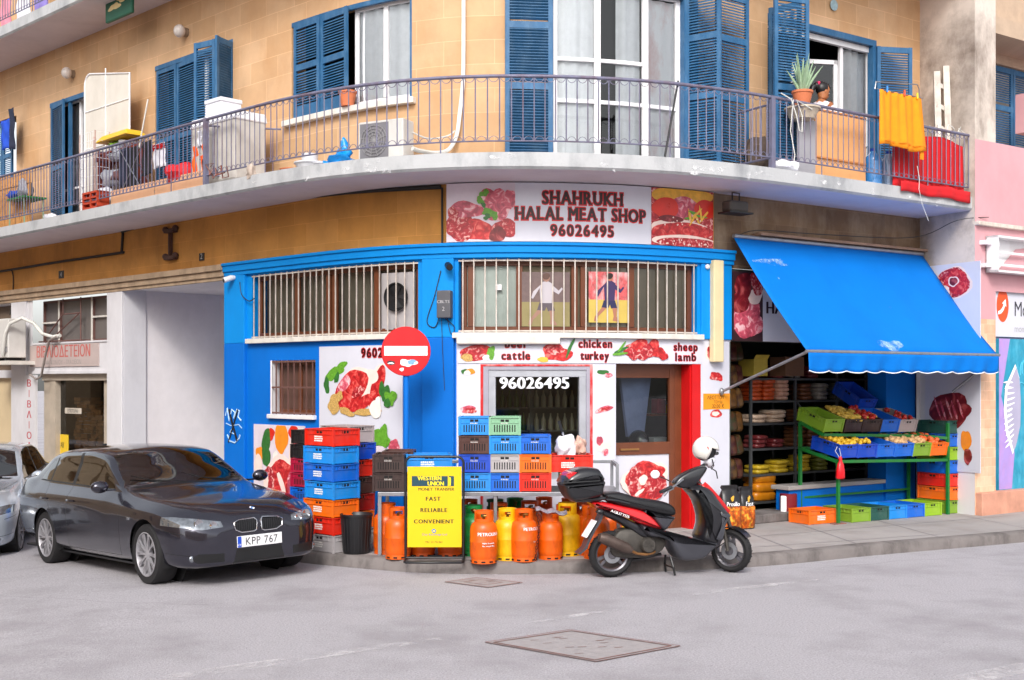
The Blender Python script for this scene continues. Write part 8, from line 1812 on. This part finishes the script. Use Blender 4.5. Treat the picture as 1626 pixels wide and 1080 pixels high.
# tail light, rear mudguard and plate
puff('tail_light',[(262,535),(300,530),(325,548),(300,566),(275,562)],.10,M('tail_red','#b01014',.2,coat=1),ins=.02)
m=MB(); pts=[(320,590),(300,640),(262,700),(232,760),(215,805),(172,842)]
L_=[pz(*p) for p in pts]; m.loft([[(x-.0,-.07,z),(x+.025,-.07,z-.01),(x+.025,.07,z-.01),(x,.07,z)] for x,z in L_]); m.build('rear_mudguard',m_sgry,t,smooth=50)
a1,a2=pz(292,640),pz(230,742); m=MB(); m.loft([[(a1[0]-.02,-.085,a1[1]),(a1[0]-.012,-.085,a1[1]),(a1[0]-.012,.085,a1[1]),(a1[0]-.02,.085,a1[1])],[(a2[0]-.02,-.085,a2[1]),(a2[0]-.012,-.085,a2[1]),(a2[0]-.012,.085,a2[1]),(a2[0]-.02,.085,a2[1])]]); m.build('number_plate',m_wl,t)
for sy in (-1,1): c=pz(318,588,sy*.12); m=MB(); m.ell((c[0],sy*.13,c[1]),(.045,.03,.03),12,8); m.build('rear_indicator',m_sblk,t,smooth=60)
# engine, exhaust, stand
m=MB(); e1,e2=pz(540,800),pz(640,780); m.lathe([(0,-.15),(.07,-.15),(.085,-.13),(.085,.1),(0,.1)],(pz(590,785)[0],0,pz(590,785)[1]),20,axis='y')
for k in range(8): a=k*PI/4; x,z=pz(590,785); m.tube([(x,-.155,z),(x+.06*math.cos(a),-.155,z+.06*math.sin(a))],.004,4)
m.build('engine_fan_cover',m_cast,t,smooth=40)
puff('engine_block',[(420,700),(540,690),(690,740),(700,800),(640,850),(540,868),(400,860),(370,800)],.09,m_cast,ins=.02)
m=MB(); q=[(315,745),(345,752),(480,812),(512,828)]; m.tube([(pz(X,Y,-.16)[0],-.16,pz(X,Y,-.16)[1]) for X,Y in q],[.045,.062,.06,.035],14); m.build('silencer',m_exh,t,smooth=50)
m=MB(); m.tube([(pz(X,Y,o)[0],o,pz(X,Y,o)[1]) for X,Y,o in ((512,828,-.16),(545,845,-.14),(600,850,-.12),(640,842,-.1),(665,825,-.06))],.016,8); m.build('exhaust_pipe',M('brassy_pipe','#a8784c',.35,metal=.8,var=.2),t,smooth=60)
m=MB(); m.tube([(pz(430,895)[0],.06,pz(430,895)[1]),(pz(560,885)[0],.06,pz(560,885)[1]),(pz(700,850)[0],.03,pz(700,850)[1])],.018,6); m.build('swing_arm',m_sblk,t)
m=MB()
for y in (-.12,.12): m.tube([(pz(735,860)[0],y*.6,pz(735,860)[1]),(pz(742,900)[0],y,.1),(pz(750,955)[0],y*1.1,.012)],.012,6)
m.tube([(pz(742,915)[0],-.12,.09),(pz(742,915)[0],.12,.09)],.011,6); m.build('centre_stand',m_trim,t)
m=MB(); m.tube([(pz(530,560)[0],.155,pz(470,530)[1]),(pz(400,520)[0],.15,pz(400,512)[1])],.01,5); m.tube([(pz(330,505)[0],-.15,pz(330,505)[1]),(pz(400,500)[0],-.16,pz(400,512)[1]),(pz(468,530)[0],-.155,pz(468,530)[1])],.011,6); m.build('grab_rail',m_sblk,t,smooth=60)
m=MB(); m.text('AGILITY125',0,0,.026,0,bold=1,w=1.25,sp=.1); x0_,z0_=pz(440,602,-.152); m.xf(Matrix.Translation((x0_,-.1525,z0_-.012))@Matrix.Rotation(R(20),4,'Y')); m.build('lettering',m_wl,t)
# helmet hanging on the far mirror
hc=pz(962,206,.22); tp=wm(t)@Vector((hc[0],.2,hc[1])); hl=thing('white_helmet','white open face helmet with black lining hung over the scooter handlebar','helmet',tp,srz)
m=MB(); n=26; kk_=16
for_cut=[]
m.ell((0,0,0),(.145,.125,.142),n,kk_)
keep=[i for i,f in enumerate(m.f) if not ((lambda c:(c.x>.035 and c.z<.015) or c.z<-.115)(sum((Vector(m.v[j]) for j in f),Vector())/len(f)))]
m.f=[m.f[i] for i in keep]; m.m=[0]*len(m.f); m.xf(Matrix.Rotation(R(18),4,'Y')@Matrix.Rotation(R(-18),4,'Z')); m.build('shell',M('helmet_white','#dfdcd6',.25,var=.05,coat=.8,dirt='#b0a898',damt=.2),hl,smooth=60,solid=.008)
m=MB(); m.ell((-.005,0,-.01),(.125,.108,.122),20,12); m.xf(Matrix.Rotation(R(18),4,'Y')); 
m.build('lining',m_black,hl,smooth=60)
m=MB(); m.add([(-.06+.02,-.128,.03),(-.02,-.132,.0),(-.03,-.131,.05)],[(0,1,2)]); m.build('red_mark',m_sred,hl)
m=MB(); m.tube([(.10,-.08,-.04),(.13,0,-.05),(.10,.08,-.04)],.02,8); m.build('visor_edge',m_sblk,hl,smooth=60)
m=MB(); m.tube([(.03,-.1,-.1),(.05,-.1,-.16),(.02,-.09,-.2),(.09,-.08,-.24),(.11,-.07,-.32)],.007,5); m.tube([(.06,.0,-.1),(.09,-.02,-.18),(.05,-.04,-.22)],.006,5); m.build('chin_strap',m_sblk,hl)
m=MB(); m.ell((.04,-.02,-.12),(.06,.05,.07),14,9,ns=.3,seed=4); m.build('white_padding',m_wc,hl,smooth=60)
